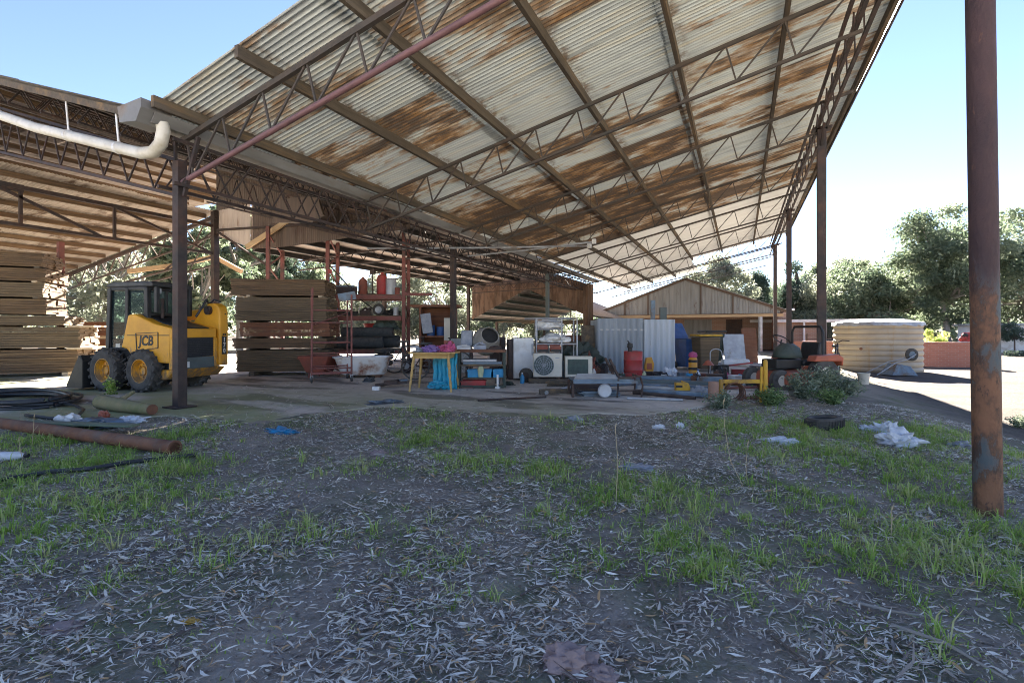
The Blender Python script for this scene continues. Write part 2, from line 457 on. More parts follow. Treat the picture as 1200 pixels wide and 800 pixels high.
def tank_mat():
    m, nt, bs = new_mat('streaked_cream_tank_sheet')
    tc = nt.nodes.new('ShaderNodeTexCoord'); sp = nt.nodes.new('ShaderNodeSeparateXYZ'); nt.links.new(tc.outputs['Object'], sp.inputs[0])
    f = noise_tex(nt, coords(nt), 1.3, 5, .6); st = noise_tex(nt, coords(nt, (3.2, 3.2, .22)), 1.6, 4, .6)
    col = ramp(nt, f, [(.3, (.34, .28, .205)), (.7, (.43, .36, .265))])
    col = mix_c(nt, ramp(nt, st, [(.56, (0, 0, 0)), (.70, (.75, .75, .75))]), col, (.36, .22, .09))
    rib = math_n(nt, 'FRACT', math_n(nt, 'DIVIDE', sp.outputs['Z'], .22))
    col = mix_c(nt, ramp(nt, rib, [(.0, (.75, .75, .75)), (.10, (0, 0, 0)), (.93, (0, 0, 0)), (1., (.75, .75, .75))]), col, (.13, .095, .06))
    nt.links.new(col, bs.inputs['Base Color']); bs.inputs['Roughness'].default_value = .6
    return m
MAT['tank'] = tank_mat()

def brick_mat(name, c1, c2, mortar, scale=1.0, axis='x'):
    m, nt, bs = new_mat(name)
    tc = nt.nodes.new('ShaderNodeTexCoord'); sp = nt.nodes.new('ShaderNodeSeparateXYZ'); nt.links.new(tc.outputs['Object'], sp.inputs[0])
    cb = nt.nodes.new('ShaderNodeCombineXYZ')
    nt.links.new(math_n(nt, 'ADD', sp.outputs['X'], sp.outputs['Y']), cb.inputs[0]); nt.links.new(sp.outputs['Z'], cb.inputs[1])
    b = nt.nodes.new('ShaderNodeTexBrick')
    b.inputs['Color1'].default_value = c1 + (1,); b.inputs['Color2'].default_value = c2 + (1,); b.inputs['Mortar'].default_value = mortar + (1,)
    b.inputs['Scale'].default_value = scale; b.inputs['Brick Width'].default_value = .24; b.inputs['Row Height'].default_value = .086; b.inputs['Mortar Size'].default_value = .01
    nt.links.new(cb.outputs[0], b.inputs['Vector'])
    f = noise_tex(nt, coords(nt), 2.5, 5, .6)
    col = mix_c(nt, math_n(nt, 'MULTIPLY', f, .45), b.outputs['Color'], tuple(x * .55 for x in c1))
    nt.links.new(col, bs.inputs['Base Color']); bs.inputs['Roughness'].default_value = .9
    bump(nt, bs, b.outputs['Fac'], -.3, .01)
    return m
MAT['brick'] = brick_mat('red_brick', (.42, .17, .12), (.34, .13, .09), (.36, .24, .2))
MAT['brick_pale'] = brick_mat('pale_orange_brick', (.40, .24, .17), (.32, .19, .13), (.4, .35, .3))

def foliage_mat(name, c_dark, c_mid, c_light, trans=.35, rough=.6):
    m, nt, bs = new_mat(name)
    f = math_n(nt, 'ADD', math_n(nt, 'MULTIPLY', attr(nt), .6), math_n(nt, 'MULTIPLY', noise_tex(nt, coords(nt), .5, 3), .4))
    col = ramp(nt, f, [(.2, c_dark), (.5, c_mid), (.8, c_light)])
    nt.links.new(col, bs.inputs['Base Color']); bs.inputs['Roughness'].default_value = rough
    bs.inputs['Specular IOR Level'].default_value = .35
    tr = nt.nodes.new('ShaderNodeBsdfTranslucent'); nt.links.new(col, tr.inputs['Color'])
    mx = nt.nodes.new('ShaderNodeMixShader'); mx.inputs[0].default_value = trans
    nt.links.new(bs.outputs[0], mx.inputs[1]); nt.links.new(tr.outputs[0], mx.inputs[2])
    nt.links.new(mx.outputs[0], nt.nodes['Material Output'].inputs['Surface'])
    return m
MAT['gum'] = foliage_mat('gum_leaves', (.06, .088, .052), (.155, .195, .12), (.35, .39, .26), .45)
MAT['gum_pale'] = foliage_mat('pale_gum_leaves', (.15, .17, .12), (.27, .29, .21), (.42, .42, .33), .5)
MAT['pine_leaf'] = foliage_mat('dark_conifer_leaves', (.035, .06, .045), (.075, .11, .075), (.14, .18, .12), .3)
MAT['grass'] = foliage_mat('green_grass', (.17, .26, .045), (.33, .50, .09), (.60, .58, .27), .35)
MAT['weed'] = foliage_mat('grey_green_weed', (.12, .16, .10), (.21, .26, .17), (.34, .38, .28), .3)
MAT['weed_green'] = foliage_mat('mid_green_weed', (.07, .12, .04), (.13, .21, .07), (.23, .31, .13), .3)
MAT['litter'] = None

def litter_mat():
    m, nt, bs = new_mat('dry_gum_leaf_litter')
    col = ramp(nt, attr(nt), [(.0, (.10, .075, .06)), (.2, (.23, .18, .145)), (.42, (.44, .39, .32)), (.68, (.66, .60, .50)), (.93, (.84, .80, .71)), (1.0, (.50, .31, .15))])
    nt.links.new(col, bs.inputs['Base Color']); bs.inputs['Roughness'].default_value = .55
    return m
MAT['litter'] = litter_mat()

def glass_mat():
    m, nt, bs = new_mat('cab_glass')
    bs.inputs['Base Color'].default_value = (.12, .17, .17, 1); bs.inputs['Roughness'].default_value = .05
    tr = nt.nodes.new('ShaderNodeBsdfTransparent'); tr.inputs['Color'].default_value = (.55, .66, .65, 1)
    mx = nt.nodes.new('ShaderNodeMixShader'); mx.inputs[0].default_value = .13
    nt.links.new(tr.outputs[0], mx.inputs[1]); nt.links.new(bs.outputs[0], mx.inputs[2])
    nt.links.new(mx.outputs[0], nt.nodes['Material Output'].inputs['Surface'])
    return m
MAT['glass'] = glass_mat()
# ================================================================== SETTING
slab_px = [(-90, 488), (30, 493), (110, 492), (200, 486), (250, 492), (300, 497), (345, 491), (395, 481), (440, 476), (480, 476),
           (540, 482), (600, 488), (660, 487), (700, 483), (760, 486), (815, 477), (845, 468), (885, 462)]
front = [G(*p) for p in slab_px]
front = [(p.x, p.y) for p in front]
slab_poly = front + [(0.75, 9.5), (0.9, 14), (0.8, 29.6), (-22, 29.6), (-22, 4.0), (-16, 3.0)]

def seg_dist(X, Y, poly):
    D = np.full(X.shape, 1e9); inside = np.zeros(X.shape, bool)
    n = len(poly)
    for i in range(n):
        x1, y1 = poly[i]; x2, y2 = poly[(i + 1) % n]
        dx, dy = x2 - x1, y2 - y1
        t = np.clip(((X - x1) * dx + (Y - y1) * dy) / (dx * dx + dy * dy + 1e-12), 0, 1)
        D = np.minimum(D, np.hypot(X - x1 - t * dx, Y - y1 - t * dy))
        c = ((y1 > Y) != (y2 > Y)) & (X < (x2 - x1) * (Y - y1) / (y2 - y1 + 1e-12) + x1)
        inside ^= c
    return np.where(inside, -D, D)

def vnoise(X, Y, s, seed):
    """smooth value noise, vectorised"""
    x = X * s + seed * 17.13; y = Y * s + seed * 9.71
    xi = np.floor(x).astype(np.int64); yi = np.floor(y).astype(np.int64)
    fx = x - xi; fy = y - yi
    fx = fx * fx * (3 - 2 * fx); fy = fy * fy * (3 - 2 * fy)
    def h(a, b):
        n = (a * 374761393 + b * 668265263 + seed * 1442695041) & 0x7fffffff
        n = ((n ^ (n >> 13)) * 1274126177) & 0x7fffffff
        return ((n ^ (n >> 16)) & 0xffff) / 65535.0
    return (h(xi, yi) * (1 - fx) + h(xi + 1, yi) * fx) * (1 - fy) + (h(xi, yi + 1) * (1 - fx) + h(xi + 1, yi + 1) * fx) * fy

def fbm(X, Y, s, seed, o=3):
    t = 0; a = 1.0; tot = 0
    for k in range(o):
        t = t + a * vnoise(X, Y, s * 2 ** k, seed + k); tot += a; a *= .5
    return t / tot

def sstep(a, b, x):
    t = np.clip((x - a) / (b - a), 0, 1)
    return t * t * (3 - 2 * t)

def hgt(X, Y):
    X = np.asarray(X, float); Y = np.asarray(Y, float)
    D = seg_dist(X, Y, slab_poly)
    h = .105 * np.exp(-np.maximum(D, 0) / .9)
    h = h + .075 * (fbm(X, Y, .9, 3) - .5) + .035 * (fbm(X, Y, 4.5, 8) - .5) + .014 * (vnoise(X, Y, 16, 21) - .5)
    h = h - .25 * sstep(.15, .7, -D)
    h = h - .45 * sstep(1.9, 4.4, X) * sstep(3.0, 7.5, Y + (X - 1.9) * .4)
    return h

def gz(x, y):
    return float(hgt(np.array([x]), np.array([y]))[0])

def axis(lo, hi, fine_lo, fine_hi, step, grow=1.16):
    a = list(np.arange(fine_lo, fine_hi, step))
    s = step; x = fine_lo; left = []
    while x > lo: s *= grow; x -= s; left.append(x)
    s = step; x = a[-1]; right = []
    while x < hi: s *= grow; x += s; right.append(x)
    return np.array(left[::-1] + a + right)

gx_ = axis(-420, 420, -8.5, 4.2, .05); gy_ = axis(-60, 520, .25, 9.6, .05)
GX, GY = np.meshgrid(gx_, gy_, indexing='ij')
GZ = hgt(GX, GY)
nx, ny = GX.shape
Vg = np.stack([GX.ravel(), GY.ravel(), GZ.ravel()], 1)
ii, jj = np.meshgrid(np.arange(nx - 1), np.arange(ny - 1), indexing='ij')
q = (ii * ny + jj).ravel()
Fg = np.stack([q, q + ny, q + ny + 1, q + 1], 1)

def ground_mat():
    m, nt, bs = new_mat('dark_soil_and_gravel')
    v = coords(nt)
    tc = nt.nodes.new('ShaderNodeTexCoord'); sp = nt.nodes.new('ShaderNodeSeparateXYZ'); nt.links.new(tc.outputs['Object'], sp.inputs[0])
    n1 = noise_tex(nt, v, 1.3, 6, .65); n2 = noise_tex(nt, v, 11, 6, .7); n3 = noise_tex(nt, v, 60, 4, .7)
    soil = ramp(nt, n1, [(.3, (.13, .112, .086)), (.5, (.27, .23, .18)), (.72, (.44, .375, .295))])
    soil = mix_c(nt, ramp(nt, n2, [(.42, (0, 0, 0)), (.7, (.7, .7, .7))]), soil, (.27, .235, .21))
    soil = mix_c(nt, ramp(nt, n3, [(.5, (0, 0, 0)), (.72, (.5, .5, .5))]), soil, (.42, .39, .37))
    moss = ramp(nt, noise_tex(nt, coords(nt, (1, 1, 1), (4, 9, 0)), 1.4, 6, .7), [(.46, (0, 0, 0)), (.62, (.65, .65, .65))])
    soil = mix_c(nt, moss, soil, (.135, .165, .08))
    grav = ramp(nt, n2, [(.35, (.10, .086, .074)), (.6, (.155, .134, .115))])
    grav = mix_c(nt, ramp(nt, noise_tex(nt, coords(nt, (.35, 1.4, 1)), 1.2, 5, .6), [(.45, (0, 0, 0)), (.7, (.55, .55, .55))]), grav, (.075, .06, .05))
    ex = math_n(nt, 'ADD', sp.outputs['X'], math_n(nt, 'MULTIPLY', math_n(nt, 'SUBTRACT', n1, .5), 3.0))
    mr = nt.nodes.new('ShaderNodeMapRange'); mr.interpolation_type = 'SMOOTHSTEP'
    mr.inputs['From Min'].default_value = 2.2; mr.inputs['From Max'].default_value = 4.2
    nt.links.new(ex, mr.inputs['Value'])
    far = nt.nodes.new('ShaderNodeMapRange'); far.interpolation_type = 'SMOOTHSTEP'
    far.inputs['From Min'].default_value = 6; far.inputs['From Max'].default_value = 10
    nt.links.new(math_n(nt, 'ADD', sp.outputs['Y'], math_n(nt, 'MULTIPLY', n1, 2)), far.inputs['Value'])
    gm = math_n(nt, 'MULTIPLY', mr.outputs[0], far.outputs[0])
    # beyond the sheds the yard is pale dry earth too
    back = nt.nodes.new('ShaderNodeMapRange'); back.inputs['From Min'].default_value = 27; back.inputs['From Max'].default_value = 31
    nt.links.new(sp.outputs['Y'], back.inputs['Value'])
    gm = math_n(nt, 'MAXIMUM', gm, back.outputs[0], True)
    west = nt.nodes.new('ShaderNodeMapRange'); west.inputs['From Min'].default_value = -17; west.inputs['From Max'].default_value = -21
    nt.links.new(sp.outputs['X'], west.inputs['Value'])
    gm = math_n(nt, 'MAXIMUM', gm, west.outputs[0], True)
    # unseen ground behind the camera, made pale to bounce fill light under the roof
    rear = nt.nodes.new('ShaderNodeMapRange'); rear.inputs['From Min'].default_value = -2.5; rear.inputs['From Max'].default_value = -4.0
    nt.links.new(math_n(nt, 'ADD', sp.outputs['Y'], n1), rear.inputs['Value'])
    nt.links.new(mix_c(nt, rear.outputs[0], mix_c(nt, gm, soil, grav), (.66, .60, .52)), bs.inputs['Base Color'])
    bs.inputs['Roughness'].default_value = .95; bs.inputs['Specular IOR Level'].default_value = .03
    h = math_n(nt, 'ADD', n2, math_n(nt, 'MULTIPLY', n3, .5))
    bump(nt, bs, h, .7, .03)
    return m
ground = np_mesh('ground', Vg, Fg, ground_mat(), smooth=True); ground['kind'] = 'structure'

def slab_mat():
    m, nt, bs = new_mat('mossy_stained_concrete')
    v = coords(nt)
    tc = nt.nodes.new('ShaderNodeTexCoord'); sp = nt.nodes.new('ShaderNodeSeparateXYZ'); nt.links.new(tc.outputs['Object'], sp.inputs[0])
    n1 = noise_tex(nt, v, .7, 6, .65); n2 = noise_tex(nt, v, 5, 6, .7); n3 = noise_tex(nt, v, 40, 4, .6)
    c = ramp(nt, n1, [(.3, (.40, .345, .285)), (.5, (.54, .475, .40)), (.7, (.64, .57, .49))])
    c = mix_c(nt, ramp(nt, n2, [(.45, (0, 0, 0)), (.7, (.6, .6, .6))]), c, (.27, .235, .205))
    c = mix_c(nt, ramp(nt, n3, [(.5, (0, 0, 0)), (.75, (.35, .35, .35))]), c, (.50, .47, .44))
    st = ramp(nt, noise_tex(nt, coords(nt, (.5, 1.6, 1), (2, 5, 0)), 1.0, 4, .55), [(.52, (0, 0, 0)), (.60, (.85, .85, .85))])
    c = mix_c(nt, st, c, (.12, .10, .085))
    # moss near the open front, on the left half
    yy = nt.nodes.new('ShaderNodeMapRange'); yy.inputs['From Min'].default_value = 8.2; yy.inputs['From Max'].default_value = 5.2
    nt.links.new(math_n(nt, 'ADD', sp.outputs['Y'], math_n(nt, 'MULTIPLY', n1, 1.5)), yy.inputs['Value'])
    ms = math_n(nt, 'MULTIPLY', yy.outputs[0], ramp(nt, noise_tex(nt, coords(nt, (.6, 1.2, 1), (7, 2, 0)), 1.1, 6, .6), [(.34, (0, 0, 0)), (.54, (.8, .8, .8))]))
    c = mix_c(nt, ms, c, (.25, .27, .10))
    nt.links.new(c, bs.inputs['Base Color'])
    rr = nt.nodes.new('ShaderNodeMapRange'); rr.inputs['To Min'].default_value = .45; rr.inputs['To Max'].default_value = .95
    nt.links.new(n1, rr.inputs['Value']); nt.links.new(rr.outputs[0], bs.inputs['Roughness'])
    bump(nt, bs, n2, .3, .01)
    return m
s = MB(); s.prism(slab_poly, -.15, SLAB, 'z')
slab = s.build('concrete_slab', slab_mat()); slab['kind'] = 'structure'

# ================================================================== MAIN SHED (right hand skillion)
A0, SL = 5.73, .22
LX, RX = -7.19, 1.463
ROWS = [4.19, 11.41, 18.63, 25.85]
BX = [2.07 - 1.48 * k for k in range(7)]
EX0, EX1 = -7.25, 2.12
Y0, YW, Y1, Y2 = 3.75, 18.55, 28.1, 33.5
def zr(x): return A0 + SL * x
main = thing('open_shed', 'tall open sided shed with sloping rusty corrugated roof on steel posts and lattice trusses', 'shed', (LX, 4.19, SLAB))
bdir = Vector((1, 0, SL)).normalized(); LEN = (EX1 - EX0) * math.sqrt(1 + SL * SL)

def roof_sheets(y0, y1, x0, x1, wid=.76, nlen=3, rag=.03, jit=.006, front_steps=None):
    b = MB(); y = y0
    Ls = (x1 - x0) * math.sqrt(1 + SL * SL) / nlen
    col = 0
    while y < y1 - .05:
        w = min(wid, y1 - y)
        for k in range(nlen):
            o = Vector((x0, y, zr(x0))) + bdir * (Ls * k - (.06 if k else 0))
            yy0 = y; ww = w + .03
            if front_steps and col == 0:
                dy = front_steps[k]; yy0 = y + dy; ww = w + .03 - dy
            o.y = yy0
            o.z += random.uniform(-jit, jit) + .006 * (k % 2)
            b.corr(o, (0, 1, 0), bdir, ww, Ls + .06, .076, .012, 6, 3, random.random(), rag)
        y += w; col += 1
    return b
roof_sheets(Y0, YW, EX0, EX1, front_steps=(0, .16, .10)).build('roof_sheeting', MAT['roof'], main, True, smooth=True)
wb = roof_sheets(YW, Y1, EX0, EX1, rag=.015)
wx = -2.5
b2 = roof_sheets(Y1, Y2, EX0, wx, nlen=2, rag=.015)
wb.add(b2.v, b2.f)
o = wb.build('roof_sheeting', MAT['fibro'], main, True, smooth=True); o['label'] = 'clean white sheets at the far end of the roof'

for k, x in enumerate(BX):
    z = zr(x) - .014 - .075
    b = MB()
    yend = Y2 if x < wx else Y1
    # timber purlin in lengths with slightly offset butt joints
    y = Y0 - random.uniform(-.05, .12)
    while y < yend:
        L = min(random.uniform(4.8, 6.2), yend - y)
        b.box((x + random.uniform(-.008, .008), y + L / 2, z + random.uniform(-.005, .005)), (.06, L - .006, .15))
        y += L
    b.build('purlin', MAT['timber_grey'], main, True)

def truss(y, x0=LX, x1=2.0, top=.28, depth=.58, r=.026, mat='steel_truss'):
    def zt(x): return zr(x) - top
    def zb(x): return zr(x) - top - depth
    b = MB()
    b.bar((x0, y, zt(x0)), (x1, y, zt(x1)), .042, .055)
    xb1 = RX
    b.bar((x0 + .05, y, zb(x0)), (xb1, y, zb(xb1)), .042, .042)
    x = x0 + .15
    while x < xb1 - .5:
        b.bar((x, y, zt(x)), (x + .14, y, zb(x + .14)), .022)
        b.bar((x + .14, y, zb(x + .14)), (x + .76, y, zt(x + .76)), .022)
        x += .76
    return b.build('truss', MAT[mat], main, True)
ty = 4.19; k = 0
while ty < 34.0:
    if k > 0: truss(ty, mat='steel_truss')
    ty += 3.61; k += 1
# the front truss has a heavier maroon pipe for a bottom chord
def zt(x): return zr(x) - .28
def zb(x): return zr(x) - .86
b = MB(); b.bar((LX, 4.19, zt(LX)), (2.0, 4.19, zt(2.0)), .06, .07)
x = LX + .15
while x < RX - .5:
    b.bar((x, 4.19, zt(x)), (x + .16, 4.19, zb(x + .16)), .024); b.bar((x + .16, 4.19, zb(x + .16)), (x + .78, 4.19, zt(x + .78)), .024); x += .78
tr1 = b.build('truss', MAT['steel_truss'], main, True)
b = MB(); b.tube([(LX, 4.19, zb(LX)), (RX, 4.19, zb(RX))], .036, 10)
b.build('truss_chord', MAT['steel_purple'], tr1, False, True) if False else b.build('bottom_chord', MAT['steel_purple'], main, True, True)

# right hand lattice girder over the posts
b = MB()
gt, gb = zr(RX) - .30, zr(RX) - .80
for xx in (RX - .07, RX + .07):
    b.bar((xx, Y0 + .1, gt), (xx, Y1 + 1.2, gt), .05); b.bar((xx, Y0 + .1, gb), (xx, Y1 + 1.2, gb), .05)
y = Y0 + .1
while y < Y1 + .9:
    b.bar((RX - .07, y, gb), (RX + .0, y + .3, gt), .022); b.bar((RX, y + .3, gt), (RX + .07, y + .6, gb), .022); y += .6
b.build('lattice_girder', MAT['steel_dark'], main, True)
b = MB(); b.bar((EX1 + .03, Y0, zr(EX1) - .08), (EX1 + .03, Y1, zr(EX1) - .08), .03, .16)
b.build('fascia', MAT['steel_dark'], main, True)

# posts
for k, y in enumerate(ROWS):
    b = MB(); top = zr(RX) - .80
    g = gz(RX, y) - .1
    if k == 0:
        b.tube([(RX, y, g), (RX - .075, y - .036, top)], .0735, 28)
        p = b.build('post', MAT['near_post'], main, True, True); p['label'] = 'near rusted round post with bare grey patches'
    else:
        b.box((RX, y, (g + top) / 2), (.155, .12, top - g)); b.box((RX, y, top - .01), (.34, .26, .03))
        b.bar((RX, y - .05, top - .35), (RX, y - .35, top - .02), .05)
        b.build('post', MAT['steel_dark'], main, True, bevel=.006)
LROWS = [4.19, 11.41, 18.63]
for k, y in enumerate(LROWS):
    b = MB(); top = zr(LX) - .55 if k == 0 else zr(LX) - .6
    w = .135
    b.box((LX, y, (SLAB + top) / 2), (w, .13, top - SLAB))
    b.box((LX, y, SLAB + .012), (.32, .3, .02))
    if k == 0:
        b.bar((LX + .10, y, top - .5), (LX + .42, y, top + .28), .05); b.bar((LX - .1, y, top - .05), (LX - .1, y, top + .3), .04)
    p = b.build('post', MAT['steel_green' if k == 2 else 'steel_dark'], main, True, bevel=.006)
    if k == 2: p['label'] = 'grey green deep post'

# valley gutter
b = MB()
for y0_, y1_ in ((Y0 - .05, 9.0), (9.03, 14.6), (14.63, 20.4), (20.43, 25.6)):
    z0 = zr(LX) - .10 - .006 * y0_ ; z1 = zr(LX) - .10 - .006 * y1_
    pr = [(-.20, .16), (-.20, -.02), (.22, -.10), (.30, .02), (.30, .035), (.20, -.08), (-.185, -.0), (-.185, .16)]
    n = len(pr); vs = [(LX + .02 + a, y0_, z0 + c) for a, c in pr] + [(LX + .02 + a, y1_, z1 + c) for a, c in pr]
    fs = [(i, (i + 1) % n, n + (i + 1) % n, n + i) for i in range(n)] + [tuple(range(n))[::-1], tuple(range(n, 2 * n))]
    b.add(vs, fs)
    y = y0_ + .6
    while y < y1_:
        b.bar((LX - .18, y, z0 - .035), (LX + .26, y, z0 - .115), .04, .012); y += 1.2
b.build('valley_gutter', MAT['gutter_zinc'], main, True)
b = MB()
b.bar((LX + .36, Y0, zr(LX + .36) - .07), (LX + .36, Y1, zr(LX + .36) - .07), .06, .13)
b.build('eaves_board', MAT['timber_grey'], main, True)
# rainwater head at the front of the valley
b = MB(); b.prism([(-.36, .10), (-.30, -.16), (.16, -.22), (.30, -.02), (.30, .12)], 3.55, 3.92, 'y')
b.v = [(p[0] * .82 + LX + .04, p[1], p[2] * .82 + zr(LX) - .07) for p in b.v]
b.build('rainwater_head', MAT['gutter_zinc'], main, True)
# lattice beam hanging under the valley gutter
b = MB(); zt_, zb_ = zr(LX) - .32, zr(LX) - .92
for xx in (LX - .18, LX + .18):
    b.bar((xx, 4.0, zt_), (xx, 25.6, zt_), .045); b.bar((xx, 4.0, zb_), (xx, 25.6, zb_), .045)
    y = 4.1
    while y < 25.0:
        b.bar((xx, y, zb_), (xx, y + .36, zt_), .02); b.bar((xx, y + .36, zt_), (xx, y + .72, zb_), .02); y += .72
y = 4.5
while y < 25.4:
    b.bar((LX - .18, y, zt_), (LX + .18, y, zb_), .018); y += 1.44
b.build('valley_beam', MAT['steel_dark'], main, True)
# hanging sprinkler rails with wires
for (p, q_, lab) in ((PD(548, 300, 13.6), PD(697, 283, 12.4), 'long pale conduit hung on wires under the rusty roof, upper of two'),
                     (PD(430, 291, 12.6), PD(692, 288, 12.9), 'long pale conduit hung on wires under the rusty roof, lower of two')):
    t = thing('hanging_conduit', lab, 'conduit', p, 0, 'conduits hung under the roof')
    d = q_ - p
    b = MB(); b.tube([(0, 0, 0), d * .5 + Vector((0, 0, -.02)), d], .025, 8); b.build('rail', MAT['zinc'], t, smooth=True)
    b = MB(); b.box(d * .995, (.09, .09, .12)); b.build('junction_box', MAT['white'], t)
    for f in (.25, .72, .97):
        a = d * f; wp = p + a
        b = MB(); b.tube([a, (a.x, a.y, zr(wp.x) - .05 - p.z)], .006, 5); b.build('wire', MAT['steel_truss'], t)

# ================================================================== LEFT SHED
left = thing('left_shed', 'lower open shed left of the valley gutter, roofed in dark corrugated sheet over lattice joists', 'shed', (-11, 3.75, SLAB))
LS = .33
def zl(x): return 4.10 + LS * (-7.0 - x)
ld = Vector((-1, 0, LS)).normalized()
b = MB(); y = Y0
while y < 9.5:
    for k in range(2):
        Lk = 4.1
        o = Vector((-7.05, y, zl(-7.05))) + ld * (Lk - .06) * k
        o.z += random.uniform(-.006, .006) + .006 * k
        b.corr(o, (0, 1, 0), ld, .79, Lk, .076, .010, 6, 2, random.random(), .02)
    y += .76
b.build('roof_sheeting', MAT['roof_top_dark'], left, True, smooth=True)
b = MB()
b.bar((-7.2, Y0 + .05, zl(-7.2) - .10), (-14.7, Y0 + .05, zl(-14.7) - .10), .04, .10)
b.build('barge_board', MAT['timber_grey'], left, True)
for x in (-8.2, -9.4, -10.6, -11.8, -13.0, -14.2):
    b = MB(); zt_ = zl(x) - .08; dp = .34
    b.bar((x, Y0 + .12, zt_), (x, 9.45, zt_), .05, .07); b.bar((x, Y0 + .2, zt_ - dp), (x, 9.4, zt_ - dp), .035)
    y = Y0 + .2
    while y < 9.0:
        b.bar((x, y, zt_ - dp), (x, y + .2, zt_), .018); b.bar((x, y + .2, zt_), (x, y + .4, zt_ - dp), .018); y += .4
    b.build('lattice_joist', MAT['steel_dark'], left, True)
# truss on the row line, under the joists
for yy in (4.3, 9.3):
    b = MB()
    b.bar((-7.2, yy, zl(-7.2) - .55), (-14.6, yy, zl(-14.6) - .55), .05); b.bar((-7.2, yy, zl(-7.2) - 1.05), (-14.6, yy, zl(-14.6) - 1.5), .05)
    x = -7.3
    while x > -14.2:
        f = (-7.2 - x) / 7.4; zb2 = zl(x) - 1.05 - .45 * f
        b.bar((x, yy, zb2), (x - .35, yy, zl(x - .35) - .55), .022); b.bar((x - .35, yy, zl(x - .35) - .55), (x - .7, yy, zl(x - .7) - 1.05 - .45 * f), .022); x -= .7
    b.build('truss', MAT['steel_dark'], left, True)
# deep girder along the outer post line
gx0 = -14.6
b = MB()
b.bar((gx0, 2.2, 4.42), (gx0, 9.55, 4.42), .09); b.bar((gx0, 2.2, 3.58), (gx0, 9.55, 3.58), .07)
for (ya, za, yb, zb2) in ((2.4, 3.6, 4.6, 4.4), (4.6, 4.4, 6.6, 3.6), (5.1, 4.4, 5.1, 3.6), (3.6, 4.4, 3.6, 3.0), (6.9, 4.4, 6.9, 3.6), (6.9, 4.4, 9.4, 3.6)):
    b.bar((gx0, ya, za), (gx0, yb, zb2), .06 if za != 3.0 else .05)
b.box((gx0, 4.85, 4.4), (.05, .6, .16)); b.box((gx0, 3.6, 3.95), (.1, .18, 1.1))
b.build('outer_girder', MAT['steel_dark'], left, True)
for yy in (9.54,):
    b = MB(); b.box((gx0, yy, 2.5), (.17, .17, 4.8)); p = b.build('post', MAT['steel_dark'], left, True)
b = MB()
b.bar((gx0, 9.54, 4.3), (-8.4, 9.54, 4.0), .06); b.bar((gx0, 9.54, 3.5), (gx0 - 5, 9.54, 2.9), .06); b.bar((gx0, 9.54, 4.3), (gx0 + 2.3, 9.54, 3.1), .05)
b.bar((gx0, 9.54, 4.3), (gx0 - 2.6, 9.54, 3.2), .05); b.bar((gx0 + .1, 9.54, 3.25), (gx0 - 6, 9.54, 2.55), .05); b.bar((gx0 - 1.3, 9.54, 3.1), (gx0 - .3, 9.54, 4.2), .03)
b.build('end_frame', MAT['steel_dark'], left, True)
# bent timber rail across the opening
b = MB(); pts = [PD(150, 318, 16), PD(205, 311, 16.2), PD(252, 301, 16.4), PD(283, 318, 16.0)]
for i in range(3): b.bar(pts[i], pts[i + 1], .10, .14)
b.build('bent_rail', MAT['timber_pale'], left, True)
# low outer skillion seen from below: tan sheets on purlins
OS = .15
def zo(x): return 4.87 + OS * (x + 14.6)
od = Vector((-1, 0, -OS)).normalized()
b = MB(); y = -1.0
while y < 9.5:
    b.corr((-14.55, y, zo(-14.55) + random.uniform(-.008, .008)), (0, 1, 0), od, .79, 10.2 + random.uniform(-.1, .25), .076, .010, 5, 2, random.random(), .05); y += .76
b.build('outer_roof_sheeting', MAT['ceiling_sheet'], left, True, smooth=True)
x = -14.9
while x > -24.6:
    b = MB(); b.box((x, 4.2, zo(x) - .085), (.06, 10.5, .13)); b.build('outer_purlin', MAT['timber_pack'], left, True); x -= .95
b = MB(); b.bar((-14.5, 9.5, zo(-14.5) - .2), (-24.6, 9.5, zo(-24.6) - .2), .07, .12)
x = -15
while x > -24: b.bar((x, 9.5, zo(x) - .2), (x - .5, 9.5, zo(x - .5) - .75), .03); b.bar((x - .5, 9.5, zo(x - .5) - .75), (x - 1, 9.5, zo(x - 1) - .2), .03); x -= 1
b.bar((-14.5, 9.5, zo(-14.5) - .75), (-24.6, 9.5, zo(-24.6) - .75), .05)
b.build('end_rafter', MAT['steel_dark'], left, True)
# bulkhead closing the step between the two roof levels
b = MB(); n = 40
def bulk(xs, ztop, zbot, y, mat, nm, amp=.008):
    b = MB(); a, c = xs; m = int(abs(c - a) / .0127); vs = []; fs = []
    for i in range(m + 1):
        x = a + (c - a) * i / m; w = amp * math.sin(2 * math.pi * i / 6)
        vs += [(x, y + w, zbot(x)), (x, y + w, ztop(x))]
    for i in range(m): fs.append((2 * i, 2 * i + 2, 2 * i + 3, 2 * i + 1))
    b.add(vs, fs, random.random()); return b.build(nm, MAT[mat], left, True, smooth=True)
def lerp(pts):
    xs = [p[0] for p in pts]; zs = [p[1] for p in pts]
    return lambda x: float(np.interp(x, xs, zs))
bulk((-14.55, -13.05), lerp([(-14.55, 4.95), (-13.05, 5.0)]), lerp([(-14.55, 4.12), (-13.05, 3.66)]), 9.60, 'pale_sheet', 'bulkhead_sheet')
bulk((-13.05, -7.3), lerp([(-13.05, 5.0), (-7.3, 4.15)]), lerp([(-13.05, 3.62), (-11.5, 3.58), (-7.3, 3.7)]), 9.62, 'brown_sheet', 'bulkhead_sheet')
bulk((-14.6, -7.3), lerp([(-14.6, zl(-14.6) - .03), (-7.3, zl(-7.3) - .03)]), lerp([(-14.6, 4.9), (-13.0, 4.95), (-7.3, 4.1)]), 9.58, 'brown_sheet', 'bulkhead_sheet')
